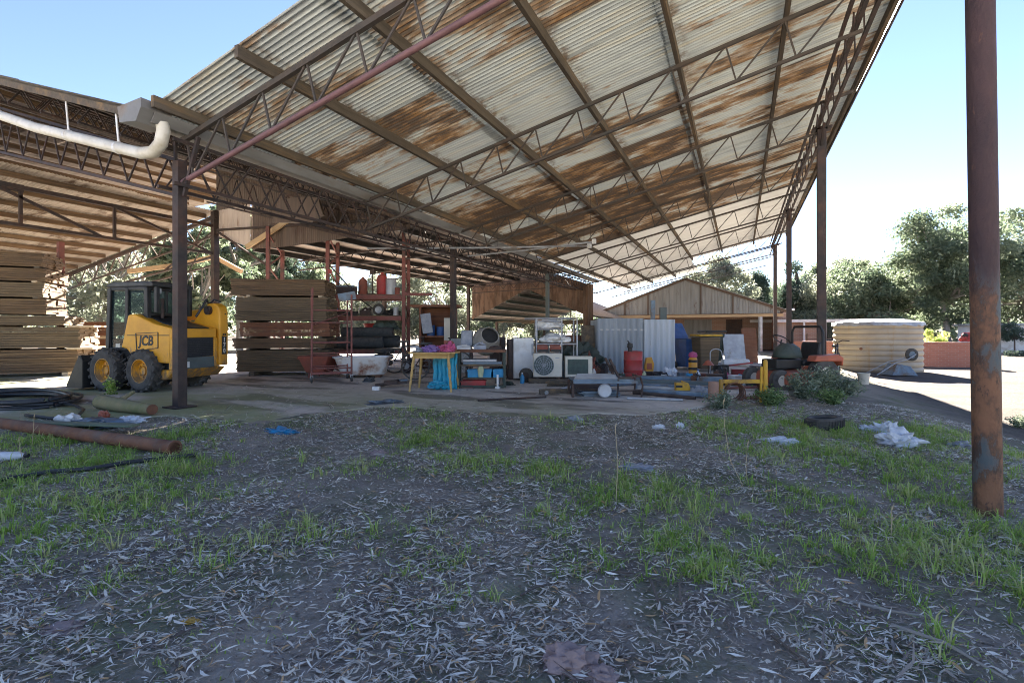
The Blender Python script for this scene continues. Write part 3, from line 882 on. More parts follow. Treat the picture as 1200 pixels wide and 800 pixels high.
b = MB(); b.bar((-13.1, 9.5, 3.66), (-10.97, 9.5, 4.42), .06, .14); b.build('valley_batten', MAT['timber_pale'], left, True)
b = MB(); b.prism([(-10.9, 4.0), (-10.6, 4.55), (-9.3, 4.5), (-9.1, 4.0), (-9.6, 3.85)], 8.6, 8.66, 'y'); b.build('patch_board', MAT['brown_sheet'], left, True)

b = MB(); y = 3.2
while y < 12.5:
    b.corr((-14.6, y, 6.56 + random.uniform(-.01, .01)), (0, 1, 0), (-1, 0, .005), .79, 8.6 + random.uniform(-.1, .2), .076, .010, 5, 2, random.random(), .05); y += .76
b.build('upper_roof_sheeting', MAT['ceiling_sheet'], left, True, smooth=True)
for k in range(9):
    b = MB(); b.box((-14.8 - k * .98, 7.8, 6.47), (.06, 9.2, .13)); b.build('upper_purlin', MAT['timber_pack'], left, True)
# low flat part behind: pale underside, black purlins
def zf(x): return 4.12 - .07 * (-7.4 - x)
fd = Vector((-1, 0, -.07)).normalized()
b = MB(); y = 9.7
while y < 22.6:
    b.corr((-7.4, y, zf(-7.4) + random.uniform(-.006, .006)), (0, 1, 0), fd, .79, 5.75, .076, .010, 5, 2, random.random(), .03); y += .76
b.build('rear_roof_sheeting', MAT['pale_sheet'], left, True, smooth=True)
for x in (-8.3, -9.3, -10.3, -11.3, -12.3, -13.05):
    b = MB(); b.box((x, 16.2, zf(x) - .09), (.09, 13, .15)); b.build('rear_purlin', MAT['black'], left, True)
for yy in (11.4, 15.0, 18.6, 22.2):
    b = MB(); b.bar((-7.3, yy, 3.75), (-13.1, yy, 3.5), .05); b.bar((-7.3, yy, 3.35), (-13.1, yy, 3.2), .04)
    x = -7.4
    while x > -12.8: b.bar((x, yy, 3.38), (x - .3, yy, 3.72), .02); b.bar((x - .3, yy, 3.72), (x - .6, yy, 3.36), .02); x -= .6
    b.build('rear_truss', MAT['steel_dark'], left, True)
for yy in (15.5, 22.2):
    b = MB(); b.box((-13.05, yy, 1.9), (.14, .14, 3.6)); b.build('post', MAT['steel_dark'], left, True)
# white stormwater pipe slung under the front edge
b = MB(); z0, z1 = 5.06, 3.60
px_ = [(-17.0, 3.86, 6.75), (-12.4, 3.86, z0 + .15), (-10.5, 3.86, 4.55), (-8.6, 3.86, 3.985), (-7.5, 3.86, 3.66), (-7.2, 3.86, 3.63), (-7.04, 3.86, 3.72), (-6.98, 3.86, 3.88), (-6.98, 3.84, 3.98)]
b.tube(px_, .080, 18)
pipe = b.build('stormwater_pipe', MAT['pvc'], left, True, True, angle=60)
b = MB()
for x in (-11.9, -9.45, -8.05):
    zz = float(np.interp(-x, [-p[0] for p in px_[:4]][0:1] + [10.5, 8.6, 7.5], [0] * 4)) if False else float(np.interp(x, [-12.4, -10.5, -8.6, -7.5], [5.21, 4.55, 3.985, 3.66]))
    b.bar((x, 3.86, zz), (x, 3.82, zl(x) - .12), .035, .012); b.lathe([(.086, -.03), (.086, .03)], 16, Matrix.Translation((x, 3.86, zz)) @ Matrix.Rotation(R(90), 4, 'Y') @ Matrix.Rotation(R(0), 4, 'X'))
b.build('pipe_hanger', MAT['white'], left, True)

# ================================================================== RUSTY GABLE SHED deep inside
rg = thing('rusty_gable_shed', 'deep shed with an orange rust corrugated gable and low striped roof beneath', 'shed', (-10, 23, SLAB))
yg = 23.0
b = MB(); m = 520; vs = []; fs = []
top = lerp([(-13.3, 3.85), (-10.9, 4.95), (-6.6, 3.45)]); bot = lerp([(-13.25, 1.85), (-10.0, 3.4), (-6.7, 1.9)])
for i in range(m + 1):
    x = -13.28 + 6.65 * i / m; w = .009 * math.sin(2 * math.pi * i / 6)
    vs += [(x, yg + w, bot(x)), (x, yg + w, top(x))]
for i in range(m): fs.append((2 * i, 2 * i + 2, 2 * i + 3, 2 * i + 1))
b.add(vs, fs, .5); b.build('gable_cladding', MAT['rust_sheet'], rg, True, smooth=True)
for sgn, (xa, xb) in ((-1, (-13.6, -10.0)), (1, (-10.0, -6.4))):
    n_ = 12; dv = (Vector((xb, 0, bot(xb))) - Vector((xa, 0, bot(xa)))); L_ = dv.length
    b = MB(); b.corr((xa, yg + .02, bot(xa) + .03), (0, 1, 0), dv, 12, L_, .076, .01, 4, 2, .4)
    b.build('roof_sheeting', MAT['ceiling_sheet'], rg, True, smooth=True)
    for k in range(5):
        f = (k + .3) / 5; p = Vector((xa, 0, bot(xa))) + dv * f
        b = MB(); b.box((p.x, yg + 6, p.z - .09), (.10, 11.9, .16)); b.build('purlin', MAT['green_dark'], rg, True)
for yy in (26, 30, 34.5):
    b = MB(); b.bar((-13.4, yy, 1.75), (-6.6, yy, 1.8), .09); b.bar((-10, yy, 1.75), (-10, yy, 3.2), .06); b.build('tie_beam', MAT['timber_grey'], rg, True)
for x, yy in ((-13.3, 26), (-10.2, 26), (-6.7, 26), (-13.3, 34.5), (-11.2, 34.5), (-8.6, 34.5), (-6.7, 34.5)):
    b = MB(); b.box((x, yy, .9), (.14, .14, 1.8)); b.build('post', MAT['steel_dark'], rg, True)
b = MB(); b.corr((-6.62, yg - .02, .1), (0, -1, 0), (0, 0, 1), .5, 3.4, .076, .01, 5, 2, .5); b.corr((-6.9, yg - .35, .1), (1, 0, 0), (0, 0, 1), .5, 3.35, .076, .01, 5, 2, .7)
b.build('corner_cladding', MAT['rust_sheet'], rg, True, smooth=True)
# glazed rear screen bars
b = MB()
for i in range(9): b.bar((-12.9 + i * .75, 34.6, .2), (-12.9 + i * .75, 34.6, 1.75), .05)
for z in (.55, 1.15): b.bar((-13.3, 34.62, z), (-6.7, 34.62, z), .05)
b.build('rear_screen', MAT['timber_grey'], rg, True)

# ================================================================== OLD GREY GABLE SHED beyond the roof
og = thing('grey_gable_shed', 'old shed with grey corrugated gable and rusty barge boards above an open front', 'shed', (-2.9, 30.2, 0))
yo = 30.2; ax_, az_ = -2.95, 4.28; lx_, lz_, rx_, rz_ = -7.8, 2.52, 1.95, 2.42
zb_ = 2.08
b = MB(); m = 760; vs = []; fs = []
tp = lerp([(lx_, lz_), (ax_, az_), (rx_, rz_)])
for i in range(m + 1):
    x = lx_ + (rx_ - lx_) * i / m; w = .009 * math.sin(2 * math.pi * i / 6)
    vs += [(x, yo + w, zb_ + .12), (x, yo + w, tp(x))]
for i in range(m): fs.append((2 * i, 2 * i + 2, 2 * i + 3, 2 * i + 1))
b.add(vs, fs, .5); b.build('gable_cladding', MAT['gable_sheet'], og, True, smooth=True)
b = MB()
for x0, z0, x1, z1 in ((lx_ - .3, lz_ - .13, ax_, az_), (ax_, az_, rx_ + .3, rz_ - .12)):
    b.bar((x0, yo - .06, z0), (x1, yo - .06, z1), .05, .17)
b.build('barge_board', MAT['brown_sheet'], og, True)
b = MB()
for x in (-6.5, -5.1, -2.1, -.4):
    b = MB(); b.box((x, yo - .04, (tp(x) + zb_) / 2 + .05), (.08, .04, tp(x) - zb_ - .15)); b.build('cover_strip', MAT['brown_sheet'], og, True)
for xa, za, xb, zb2 in ((lx_ - .4, lz_ - .14, ax_, az_), (ax_, az_, rx_ + .4, rz_ - .14)):
    dv = Vector((xb - xa, 0, zb2 - za)); b = MB()
    b.corr((xa, yo - .25, za + .05), (0, 1, 0), dv, 11, dv.length, .076, .01, 5, 1, .5)
    b.build('roof_sheeting', MAT['gable_sheet'], og, True, smooth=True)
b = MB(); b.box(((lx_ + rx_) / 2, yo - .07, zb_), (rx_ - lx_ + .3, .12, .16)); b.build('lintel', MAT['timber_pale'], og, True)
b = MB(); b.tube([(.98, yo - .1, -.1), (.98, yo - .1, zb_ - .08)], .11, 14); b.build('post', MAT['zinc'], og, True, True)
for x in (-7.6, 1.75):
    b = MB(); b.box((x, yo, 1.0), (.14, .14, 2.0)); b.build('post', MAT['timber_grey'], og, True)
b = MB(); b.b2((lx_, yo + 6, -.1), (rx_, yo + 6.2, 2.4)); b.build('rear_wall', MAT['brick_pale'], og, True)
b = MB(); b.b2((-3.6, yo + 5.9, .1), (-1.8, yo + 5.98, 2.0)); b.build('sliding_door', MAT['gable_sheet'], og, True)
b = MB(); b.b2((-.9, yo + 5.9, .0), (0.1, yo + 5.98, 2.0)); b.build('door', MAT['steel_dark'], og, True)
b = MB(); b.b2((rx_ - .1, yo + 3, -.1), (rx_, yo + 6, 2.3)); b.build('side_wall', MAT['brick'], og, True)
# ================================================================== YARD ON THE RIGHT
LOW = -.45
def lowP(px, py): return P(px, py, LOW)
tc_ = lowP(1027, 437); td = Vector((tc_.x, tc_.y, 0)).normalized()
tr_ = 1.52; tcen = Vector((tc_.x, tc_.y, LOW)) + td * tr_
tank = thing('water_tank', 'round cream corrugated water tank with a frayed low roof, standing on pale gravel', 'water tank', tcen)
prof = []
H = 1.98
for i in range(181):
    z = H * i / 180
    prof.append((tr_ - .03 + .045 * abs(math.sin(math.pi * z / .22)), z))
prof = [(0.0, 0.0)] + prof
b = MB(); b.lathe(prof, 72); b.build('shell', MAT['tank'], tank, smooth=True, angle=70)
b = MB(); n = 72; vs = [(0, 0, H + .17)]; fs = []
for rr, zz in ((.9, H + .15), (tr_ + .03, H + .02), (tr_ + .07, H - .09)):
    for k in range(n):
        a = 2 * math.pi * k / n; j = random.uniform(-.05, .02) if zz < H else random.uniform(-.012, .03)
        vs.append(((rr + random.uniform(-.02, .03) * (rr > 1)) * math.cos(a), (rr + random.uniform(-.02, .02) * (rr > 1)) * math.sin(a), zz + j))
for k in range(n): fs.append((0, 1 + k, 1 + (k + 1) % n))
for q_ in range(2):
    for k in range(n):
        a = 1 + q_ * n; fs.append((a + k, a + n + k, a + n + (k + 1) % n, a + (k + 1) % n))
b.add(vs, fs); b.build('lid', MAT['zinc'], tank)
b = MB(); m_ = Matrix.Translation((-.55 - .25, -tr_ + .16, .95)) @ Matrix.Rotation(R(90), 4, 'X'); b.lathe([(.035, 0), (.035, .05), (.055, .06), (.055, .09)], 12, m_)
b.build('outlet', MAT['rust'], tank, smooth=True)

# brick garden wall behind the tank
w0 = lowP(925, 427); w1 = lowP(1150, 433)
w1 = Vector((w0.x + 5.6, w0.y + .1, LOW))
wl = thing('brick_wall', 'low red brick garden wall behind the cream water tank', 'wall', (w0.x, w0.y + 1.2, LOW))
b = MB(); Lw = lowP(1152, 431.5).x - w0.x
b.b2((0, 0, -.2), (Lw, .24, 1.08)); b.build('wall', MAT['brick'], wl)
b = MB(); b.b2((-.02, -.03, 1.083), (Lw + .02, .27, 1.14)); b.build('coping', MAT['brick'], wl, bevel=.01)
b = MB()
wy = w0.y + 1.3
t = thing('red_bag', 'crumpled red bag resting on the brick wall end by the near post', 'bag', (lowP(1136, 432).x + .25, wy, LOW + 1.14))
b = MB(); b.blob((0, 0, .12), (.22, .18, .26), 3, .3, 2.2, 4); b.build('sack', MAT['red'], t, smooth=True)
b = MB(); b.blob((-.08, -.03, .33), (.11, .1, .1), 2, .2, 2, 6, flat=False); b.build('knot', MAT['black'], t, smooth=True)

# brick outbuilding with white fascia
bb = PD(950, 388, 31)
bl = thing('brick_outbuilding', 'pale brick outbuilding with white fascia and openings behind the shed posts', 'building', (bb.x - 2.0, bb.y, LOW))
b = MB()
b.b2((-1.2, 0, -.2), (-.2, .22, 3.0)); b.b2((.9, 0, -.2), (2.4, .22, 2.2)); b.b2((-.2, 0, 2.2), (.9, .22, 3.0)); b.b2((3.3, 0, -.2), (5.2, .22, 2.2)); b.b2((2.4, 0, -.2), (3.3, .22, .9))
b.b2((-1.2, 3.6, -.2), (5.2, 3.8, 2.2)); b.b2((-1.2, .22, -.2), (-1.0, 3.6, 2.2)); b.b2((5.0, .22, -.2), (5.2, 3.6, 2.2))
b.build('wall', MAT['brick_pale'], bl)
b = MB(); b.b2((-1.5, -.5, 2.22), (5.5, 4.1, 2.4)); b.b2((-1.3, -.1, 3.01), (1.1, .3, 3.12)); b.build('roof', MAT['white'], bl)
b = MB(); b.b2((-.2, .1, 0), (.9, .16, 2.2)); b.build('door', MAT['pale_sheet'], bl)
b = MB(); b.b2((2.4, .1, .9), (3.3, .15, 2.2)); b.build('window', MAT['glass'], bl)
b = MB()
for x in (1.6, 2.75, 4.2): b.box((x, -.42, 1.05), (.1, .1, 2.3))
b.build('post', MAT['white'], bl)

# white wall building at the far right
hw = lowP(1176, 414)
wh = thing('white_building', 'long low white walled building at the far right behind a round tree', 'building', (hw.x - .6, hw.y + 1.5, LOW))
b = MB(); b.b2((0, 0, -.2), (14, .3, 2.1)); b.b2((0, .3, -.2), (.3, 5, 2.1)); b.build('wall', MAT['white'], wh)
b = MB(); b.b2((-.3, -.3, 2.103), (14.3, 5.2, 2.25)); b.build('roof', MAT['zinc'], wh)

def far_fence(x0, x1, y, z):
    t = thing('picket_fence', 'thin dark wire and post fence beyond the brick wall', 'fence', (x0, y, z))
    b = MB()
    x = 0
    while x < x1 - x0:
        b.box((x, 0, .75), (.07, .07, 1.5)); x += 1.5
    b.build('post', MAT['timber_grey'], t)
    b = MB()
    for zz in (.4, .8, 1.2): b.bar((0, .05, zz), (x1 - x0, .05, zz), .025)
    b.build('rail', MAT['steel_dark'], t)
far_fence(3.5, 11, 33, LOW)

# upturned blue wheelbarrow against the tank
wbp = lowP(1052, 440)
w = thing('wheelbarrow', 'blue wheelbarrow tipped upside down against the water tank', 'wheelbarrow', wbp, YAW)
b = MB()
vs = [(-.45, -.32, .04), (.5, -.32, .02), (.5, .32, .02), (-.45, .32, .04), (-.2, -.22, .46), (.3, -.22, .36), (.3, .22, .36), (-.2, .22, .46)]
b.add(vs, [(0, 1, 5, 4), (1, 2, 6, 5), (2, 3, 7, 6), (3, 0, 4, 7), (4, 5, 6, 7)]); b.build('tray', MAT['steel_blue'], w, bevel=.02)
b = MB()
for s_ in (-1, 1):
    b.tube([(-1.0, s_ * .3, .05), (-.2, s_ * .2, .5), (.3, s_ * .12, .62), (.62, s_ * .08, .80)], .018, 8)
b.build('handle', MAT['zinc'], w, smooth=True)
b = MB(); m_ = Matrix.Translation((.52, 0, .78)) @ Matrix.Rotation(R(90), 4, 'X')
b.lathe([(.13, -.05), (.20, -.045), (.235, -.02), (.235, .02), (.20, .045), (.13, .05)], 24, m_, closed=True); wo = b.build('wheel', MAT['rubber'], w, smooth=True)
b = MB(); b.lathe([(.02, -.04), (.13, -.03), (.13, .03), (.02, .04)], 16, m_); b.build('rim', MAT['steel_blue'], wo)
b = MB(); b.bar((.4, -.1, .36), (.45, -.1, .05), .03); b.bar((.0, .2, .42), (-.1, .2, .1), .03); b.build('leg', MAT['zinc'], w)

# white bucket
bp = P(1012, 457, -.25)
t = thing('bucket', 'dirty white plastic bucket on the gravel in front of the tank', 'bucket', (bp.x, bp.y, gz(bp.x, bp.y)))
b = MB(); b.lathe([(.0, .01), (.105, .0), (.13, .26), (.14, .26), (.14, .28), (.125, .28), (.1, .02), (0, .02)], 20); b.build('pail', MAT['cream'], t, smooth=True)
b = MB(); b.tube([(.135 * math.cos(a), .0, .25 + .1 * math.sin(a) * -1) for a in np.linspace(0, math.pi, 9)], .005, 5); b.build('handle', MAT['zinc'], t)

# ================================================================== LOOSE ITEMS, front yard
def drop(px, py, z=0.05):
    for _ in range(4):
        p = P(px, py, z); z = gz(p.x, p.y)
        if seg_dist(np.array([p.x]), np.array([p.y]), slab_poly)[0] < 0: z = max(z, SLAB)
    return Vector((p.x, p.y, z))

# tyre lying in the grass
tp_ = drop(966, 501)
t = thing('tyre', 'old black car tyre lying flat in the grass right of centre', 'tyre', (tp_.x, tp_.y, tp_.z), 0)
b = MB(); b.lathe([(.17, .03), (.19, .0), (.25, -.005), (.275, .03), (.285, .09), (.275, .15), (.25, .185), (.19, .18), (.17, .15), (.185, .09)], 36, None, closed=True)
b.v = [(p[0], p[1], p[2] + .12 * p[0]) for p in b.v]
t.scale = (.72, .72, .72); ty_ = b.build('casing', MAT['rubber'], t, smooth=True)
b = MB()
for k in range(40):
    a = 2 * math.pi * k / 40; c = Vector((.286 * math.cos(a), .286 * math.sin(a), .09 + .12 * .286 * math.cos(a)))
    b.box(c, (.012, .022, .12), Matrix.Rotation(a, 3, 'Z'))
b.build('tread', MAT['rubber'], t)

def rag(name, px, py, size, mat, label, cat, seed, amt=.4, rz=0.3):
    p = drop(px, py)
    b = MB(); b.blob((0, 0, size[2] * .3), size, 3, amt, 2.6, seed)
    o = b.build(name, mat if not isinstance(mat, str) else MAT[mat], None, smooth=True, angle=32)
    o.location = p; o.rotation_euler = (0, 0, rz)
    return tag(o, label, cat)
rag('plastic_bag', 1055, 522, (.17, .11, .11), 'plastic_film', 'crumpled white plastic sack, biggest of the rubbish in the right hand grass', 'plastic bag', 3, .45)
rag('plastic_bag', 1040, 508, (.10, .07, .09), 'plastic_film', 'small white plastic scrap just behind the big white sack', 'plastic bag', 9, .5)
rag('plastic_bag', 1018, 505, (.085, .06, .05), 'plastic_film', 'small white crumpled scrap left of the big white sack beside the tyre', 'plastic bag', 14, .5)
rag('plastic_sheet', 916, 519, (.15, .11, .045), 'plastic_film', 'flat whitish plastic sheet in the grass in front of the tyre', 'plastic sheet', 5, .3)
rag('plastic_bag', 1126, 524, (.09, .07, .04), 'grey_cloth', 'small grey white rag lying left of the near rusty post', 'rag', 15, .4)
rag('plastic_sheet', 745, 549, (.13, .09, .03), 'grey_cloth', 'flat pale grey plastic scrap in the middle of the litter', 'plastic sheet', 25, .3)
rag('paper_scrap', 674, 491, (.09, .04, .04), 'grey_cloth', 'pinkish pale paper scrap on the dirt before the slab', 'paper', 26, .4)
rag('paper_cup', 797, 501, (.045, .035, .045), 'plastic_film', 'small round white scrap right of a pair in front of the steel pipes', 'litter', 27, .2)
rag('paper_scrap', 772, 502, (.06, .03, .03), 'plastic_film', 'white torn paper scrap left of the small round scrap', 'paper', 28, .5)
rag('blue_rag', 330, 506, (.15, .09, .035), 'blue', 'bright blue rag on the dirt in front of the concrete', 'rag', 31, .5)
rag('blue_scrap', 452, 472, (.22, .10, .03), 'steel_blue', 'thin pale blue plastic scraps on the edge of the concrete', 'scrap', 32, .5, .9)
rag('yellow_leaf_scrap', 222, 729, (.035, .018, .012), 'yellow_dull', 'small bright yellow scrap among the leaf litter at the front left', 'scrap', 33, .3, .4)
rag('red_stone', 72, 739, (.075, .05, .02), 'soil_rock', 'flat reddish stone sunk in the dirt at the lower left', 'stone', 34, .2, .4)
rag('red_stone', 668, 782, (.085, .055, .055), 'soil_rock', 'rough pinkish stone among leaf litter at the bottom of the photo', 'stone', 35, .3, .2)
rag('red_stone', 705, 796, (.05, .035, .03), 'soil_rock', 'small pinkish stone right of the rough pinkish stone at the bottom', 'stone', 37, .3, .2)
rag('red_stone', 443, 533, (.075, .055, .03), 'soil_rock', 'small reddish stone half buried in the middle dirt', 'stone', 36, .3, .2)
# white metal strip
p = drop(1040, 507); q_ = drop(1072, 522)
t = MB(); t.bar((0, 0, .09), (q_.x - p.x, q_.y - p.y, .05 + q_.z - p.z), .05, .012)
o = t.build('white_strip', MAT['white']); o.location = p; tag(o, 'narrow white strip sticking out of the big white sack', 'strip')

# rusty pipe, green plank, log, hoses on the left
a_ = drop(205, 532); b_ = drop(-60, 490)
t = thing('rusty_pipe', 'long rusty brown steel pipe lying on the grass with its open end to the right', 'pipe', a_ + Vector((0, 0, .06)))
d = (b_ - a_); n = d.normalized(); L_ = d.length
rot = n.to_track_quat('Z', 'Y').to_matrix().to_4x4()
b = MB(); b.lathe([(.048, .01), (.048, .0), (.062, .0), (.062, L_), (.048, L_), (.048, .01)], 20, rot); b.build('pipe', MAT['rust'], t, smooth=True, angle=50)
b = MB(); b.lathe([(.062, .0), (.068, .0), (.068, .035), (.062, .035)], 20, rot, closed=True); b.build('collar', MAT['rust'], t)
b = MB(); b.lathe([(.0, .06), (.0475, .06), (.0475, .07), (0, .07)], 16, rot); b.build('dark_bore', MAT['black'], t)  # black disc stands in for the dark inside of the open pipe
a_ = drop(22, 502); b_ = drop(158, 509)
b = MB(); dd = b_ - a_
b.bar((0, 0, .075), (dd.x, dd.y, .10 + dd.z), .135, .022); o = b.build('green_plank', MAT['plank_green'], bevel=.003); o.location = a_; tag(o, 'grey green plank lying across the rusty pipe at left', 'plank')
a_ = drop(118, 479); b_ = drop(178, 487)
t = thing('log', 'short mossy log with a reddish cut end beside the slab at left', 'log', a_)
dd = b_ - a_
b = MB(); b.tube([(0, 0, .10), dd * .4 + Vector((0, 0, .085)), dd * .8 + Vector((0, 0, .08)), dd + Vector((0, 0, .08))], [.10, .095, .075, .07], 12); b.build('trunk', MAT['log'], t, smooth=True)
b = MB(); b.tube([dd * 1.001 + Vector((0, 0, .08)), dd * 1.012 + Vector((0, 0, .08))], .066, 12); b.build('cut_end', MAT['rust'], t)
b = MB(); b.tube([dd * .35 + Vector((0, 0, .13)), dd * .42 + Vector((-.1, .2, .24))], [.04, .025], 8); b.build('stub', MAT['log'], t)
pts = [drop(x, y) + Vector((0, 0, .025)) for x, y in ((-30, 572), (15, 563), (60, 556), (105, 553), (150, 545), (195, 540), (230, 536))]
b = MB(); b.tube([p - pts[0] for p in pts], .02, 8); o = b.build('black_hose', MAT['black_plastic'], smooth=True); o.location = pts[0]; tag(o, 'black hose snaking through the grass at the lower left', 'hose')
cc = G(20, 472)
t = thing('poly_pipe_coil', 'flat coil of black poly pipe on the concrete at the left edge', 'pipe coil', cc)
for k in range(9):
    r0 = .95 - .055 * (k % 5) ; oz = .03 + .045 * (k // 3)
    b = MB(); ox, oy = random.uniform(-.08, .08), random.uniform(-.06, .06)
    pts = [(ox + r0 * 1.25 * math.cos(a), oy + r0 * .62 * math.sin(a), oz + .015 * math.sin(3 * a + k)) for a in np.linspace(0, 2 * math.pi * .985, 48)]
    b.tube(pts, .022, 7); b.build('loop', MAT['black_plastic'], t, smooth=True)
pts = [G(x, y) + Vector((0, 0, z)) - cc for x, y, z in ((60, 475, .06), (88, 478, .04), (98, 484, .05), (90, 493, .04), (60, 493, .03), (30, 489, .03))]
b = MB(); b.tube(pts, .02, 7); b.build('loose_end', MAT['black_plastic'], t, smooth=True)
rag('white_cloth', 80, 497, (.13, .09, .09), 'white', 'round white cloth bundle behind the green plank', 'cloth', 41, .25)
rag('blue_tarp_bundle', 114, 499, (.27, .12, .06), 'steel_blue', 'blue rope and tarp bundle on the dirt behind the green plank', 'bundle', 42, .5, .4)
rag('orange_cap', 122, 489, (.06, .05, .06), 'orange', 'small orange red lump beside the log', 'scrap', 43, .25)
rag('white_rag', 153, 494, (.12, .06, .06), 'plastic_film', 'twisted white rag lying in front of the log', 'rag', 44, .5, .8)
p = drop(14, 540)
t = thing('plastic_bottle', 'white plastic bottle with black cap lying in the grass at left', 'bottle', p + Vector((0, 0, .045)), R(35))
mm = Matrix.Rotation(R(90), 4, 'Y')
b = MB(); b.lathe([(0, -.11), (.035, -.11), (.04, -.09), (.04, .05), (.018, .09), (.016, .105)], 16, mm); b.build('body', MAT['plastic_film'], t, smooth=True)
b = MB(); b.lathe([(.019, .1), (.019, .13), (0, .13)], 14, mm); b.build('cap', MAT['black_plastic'], t)
p = G(441, 457); b = MB(); b.box((0, 0, .035), (.13, .09, .07), .3); o = b.build('foam_block', MAT['white'], bevel=.008); o.location = p; tag(o, 'small white foam block on the concrete left of the table', 'block')
p = G(458, 454)
t = thing('metal_scrap', 'low dark metal frame lying on the concrete between bathtub and table', 'frame', p, .4)
b = MB(); b.bar((-.3, 0, .05), (.3, .05, .1), .05); b.bar((-.2, -.15, .04), (.1, .2, .12), .05); b.box((0, 0, .1), (.25, .2, .06), .2); b.build('bars', MAT['steel_dark'], t)
b = MB(); b.box((.22, .1, .14), (.14, .14, .03), .5); b.build('plate', MAT['steel_blue'], t)

# ================================================================== TIMBER STACKS
def pack(name, org, ux, L, Dp, h, nl, mat, label, group, jit=.03, rz=0.0, tilt=0.0):
    """pack of boards: org = near left bottom corner, ux = unit vector along the length"""
    ang = math.atan2(ux[1], ux[0]) + rz
    t = MB(); lh = h / nl
    for i in range(nl):
        nb = 4
        for k in range(nb):
            w = Dp / nb
            j0, j1 = random.uniform(-jit, jit), random.uniform(-jit, jit)
            jj = random.uniform(-.008, .008) if k else random.uniform(-.012, .02)
            t.b2((j0, k * w + jj + .003, i * lh + .002), (L + j1, (k + 1) * w + jj - .003, (i + 1) * lh - .003), random.random())
    if tilt: t.v = [(p[0], p[1], p[2] + tilt * p[0]) for p in t.v]
    o = t.build(name, MAT[mat]); o.location = org; o.rotation_euler = (0, 0, ang)
    return tag(o, label, 'timber pack', group)
# right stack: five packs on bearers
o0 = G(276, 441); e0 = G(368, 440)
ux = (e0 - o0); Lr = ux.length; ux = ux / Lr; uy = Vector((-ux.y, ux.x, 0))
zz = SLAB
for px in (0.3, 1.6):
    b = MB(); b.b2((0, 0, 0), (.12, 1.2, .10)); o = b.build('bearer', MAT['timber_grey']); o.location = o0 + ux * px; o.rotation_euler = (0, 0, math.atan2(ux.y, ux.x))
    tag(o, 'timber bearer under the lowest pack of the right hand timber stack, %s end' % ('left' if px < 1 else 'right'), 'bearer')
zz += .10
spec = [(.52, 11, 'timber_pack_light', 'lowest wide pack of grey boards in the stack beside the red scaffold', .0, .0, 0),
        (.24, 5, 'timber_pack', 'thin second pack from the bottom of the stack beside the red scaffold', -.06, -.04, 0),
        (.34, 7, 'timber_pack_red', 'reddish ended middle pack of the stack beside the red scaffold', .06, .03, 0),
        (.56, 11, 'timber_pack_light', 'tall pack second from the top of the stack beside the red scaffold', -.02, -.03, 0),
        (.40, 9, 'timber_pack', 'topmost dark pack of the stack beside the red scaffold, jutting out at left', -.16, .05, .0)]
for i, (h, nl, mt, lab, dx, dy, tl) in enumerate(spec):
    pack('timber_pack', o0 + ux * dx + uy * (dy + .05) + Vector((0, 0, zz - SLAB)), ux, Lr + .3 - dx * .5, 1.15, h, nl, mt, lab, 'packs in the right hand timber stack', .025, random.uniform(-.015, .015), tl)
    zz += h
    if i < 4:
        for px in (.25, 1.9):
            b = MB(); b.b2((0, -.02, 0), (.08, 1.2, .045)); o = b.build('spacer', MAT['bright_wood'] if (i == 3) else MAT['timber_grey']); o.location = o0 + ux * px + Vector((0, 0, zz - SLAB)); o.rotation_euler = (0, 0, math.atan2(ux.y, ux.x))
            tag(o, 'thin spacer stick %s in the right hand stack, %s end' % (['over the lowest pack', 'over the thin second pack', 'over the reddish middle pack', 'under the topmost pack'][i], 'left' if px < 1 else 'right'), 'spacer')
        zz += .047
# left stack
e1 = G(91, 440); ang = R(50); ux = Vector((math.cos(ang), math.sin(ang), 0)); uy = Vector((-ux.y, ux.x, 0))
Ll = 3.2
zz = SLAB + .09
for px in (.5, 2.9):
    b = MB(); b.b2((0, 0, 0), (.12, 1.3, .09)); o = b.build('bearer', MAT['bright_wood']); o.location = e1 - ux * (Ll - px); o.rotation_euler = (0, 0, ang)
    tag(o, 'pale bearer under the big left timber stack, %s end' % ('far' if px < 1 else 'near right'), 'bearer')
spec = [(.55, 9, 'timber_pack', 'lowest brown pack of the big stack at the left edge', 0.0),
        (.50, 9, 'timber_pack_light', 'second pack from the bottom of the big left stack', .02),
        (.22, 4, 'timber_pack_light', 'thin greyer pack capping the wide lower half of the left stack', -.28),
        (.36, 6, 'timber_pack', 'narrower fourth pack set back on the left stack', -.62),
        (.34, 6, 'timber_pack_light', 'fifth pack of the left stack below the two top packs', -.64),
        (.30, 6, 'timber_pack', 'pack just under the topmost one on the left stack', -.60),
        (.34, 7, 'timber_pack', 'topmost pack of the left stack, almost touching the tan roof', -.66)]
for i, (h, nl, mt, lab, dx) in enumerate(spec):
    pack('timber_pack', e1 - ux * (Ll - dx) + uy * .05 + Vector((0, 0, zz - SLAB)), ux, Ll, 1.3, h, nl, mt, lab, 'packs in the left hand timber stack', .03, random.uniform(-.01, .01))
    zz += h
    if i < 6:
        for px in (1.2, 3.0):
            b = MB(); b.b2((0, -.03, 0), (.5 if i in (1, 0) else .09, 1.3, .04)); o = b.build('spacer', MAT['bright_wood'] if i in (0, 1, 4) else MAT['timber_grey']); o.location = e1 - ux * (Ll - px - dx) + Vector((0, 0, zz - SLAB)); o.rotation_euler = (0, 0, ang)
            tag(o, 'spacer stick between packs %s of the left stack, %s end' % (['at the bottom', 'below the thin pack', 'above the thin pack', 'at the middle', 'above the fifth pack', 'under the topmost pack'][i], 'far left' if px < 2 else 'right'), 'spacer')
        zz += .042
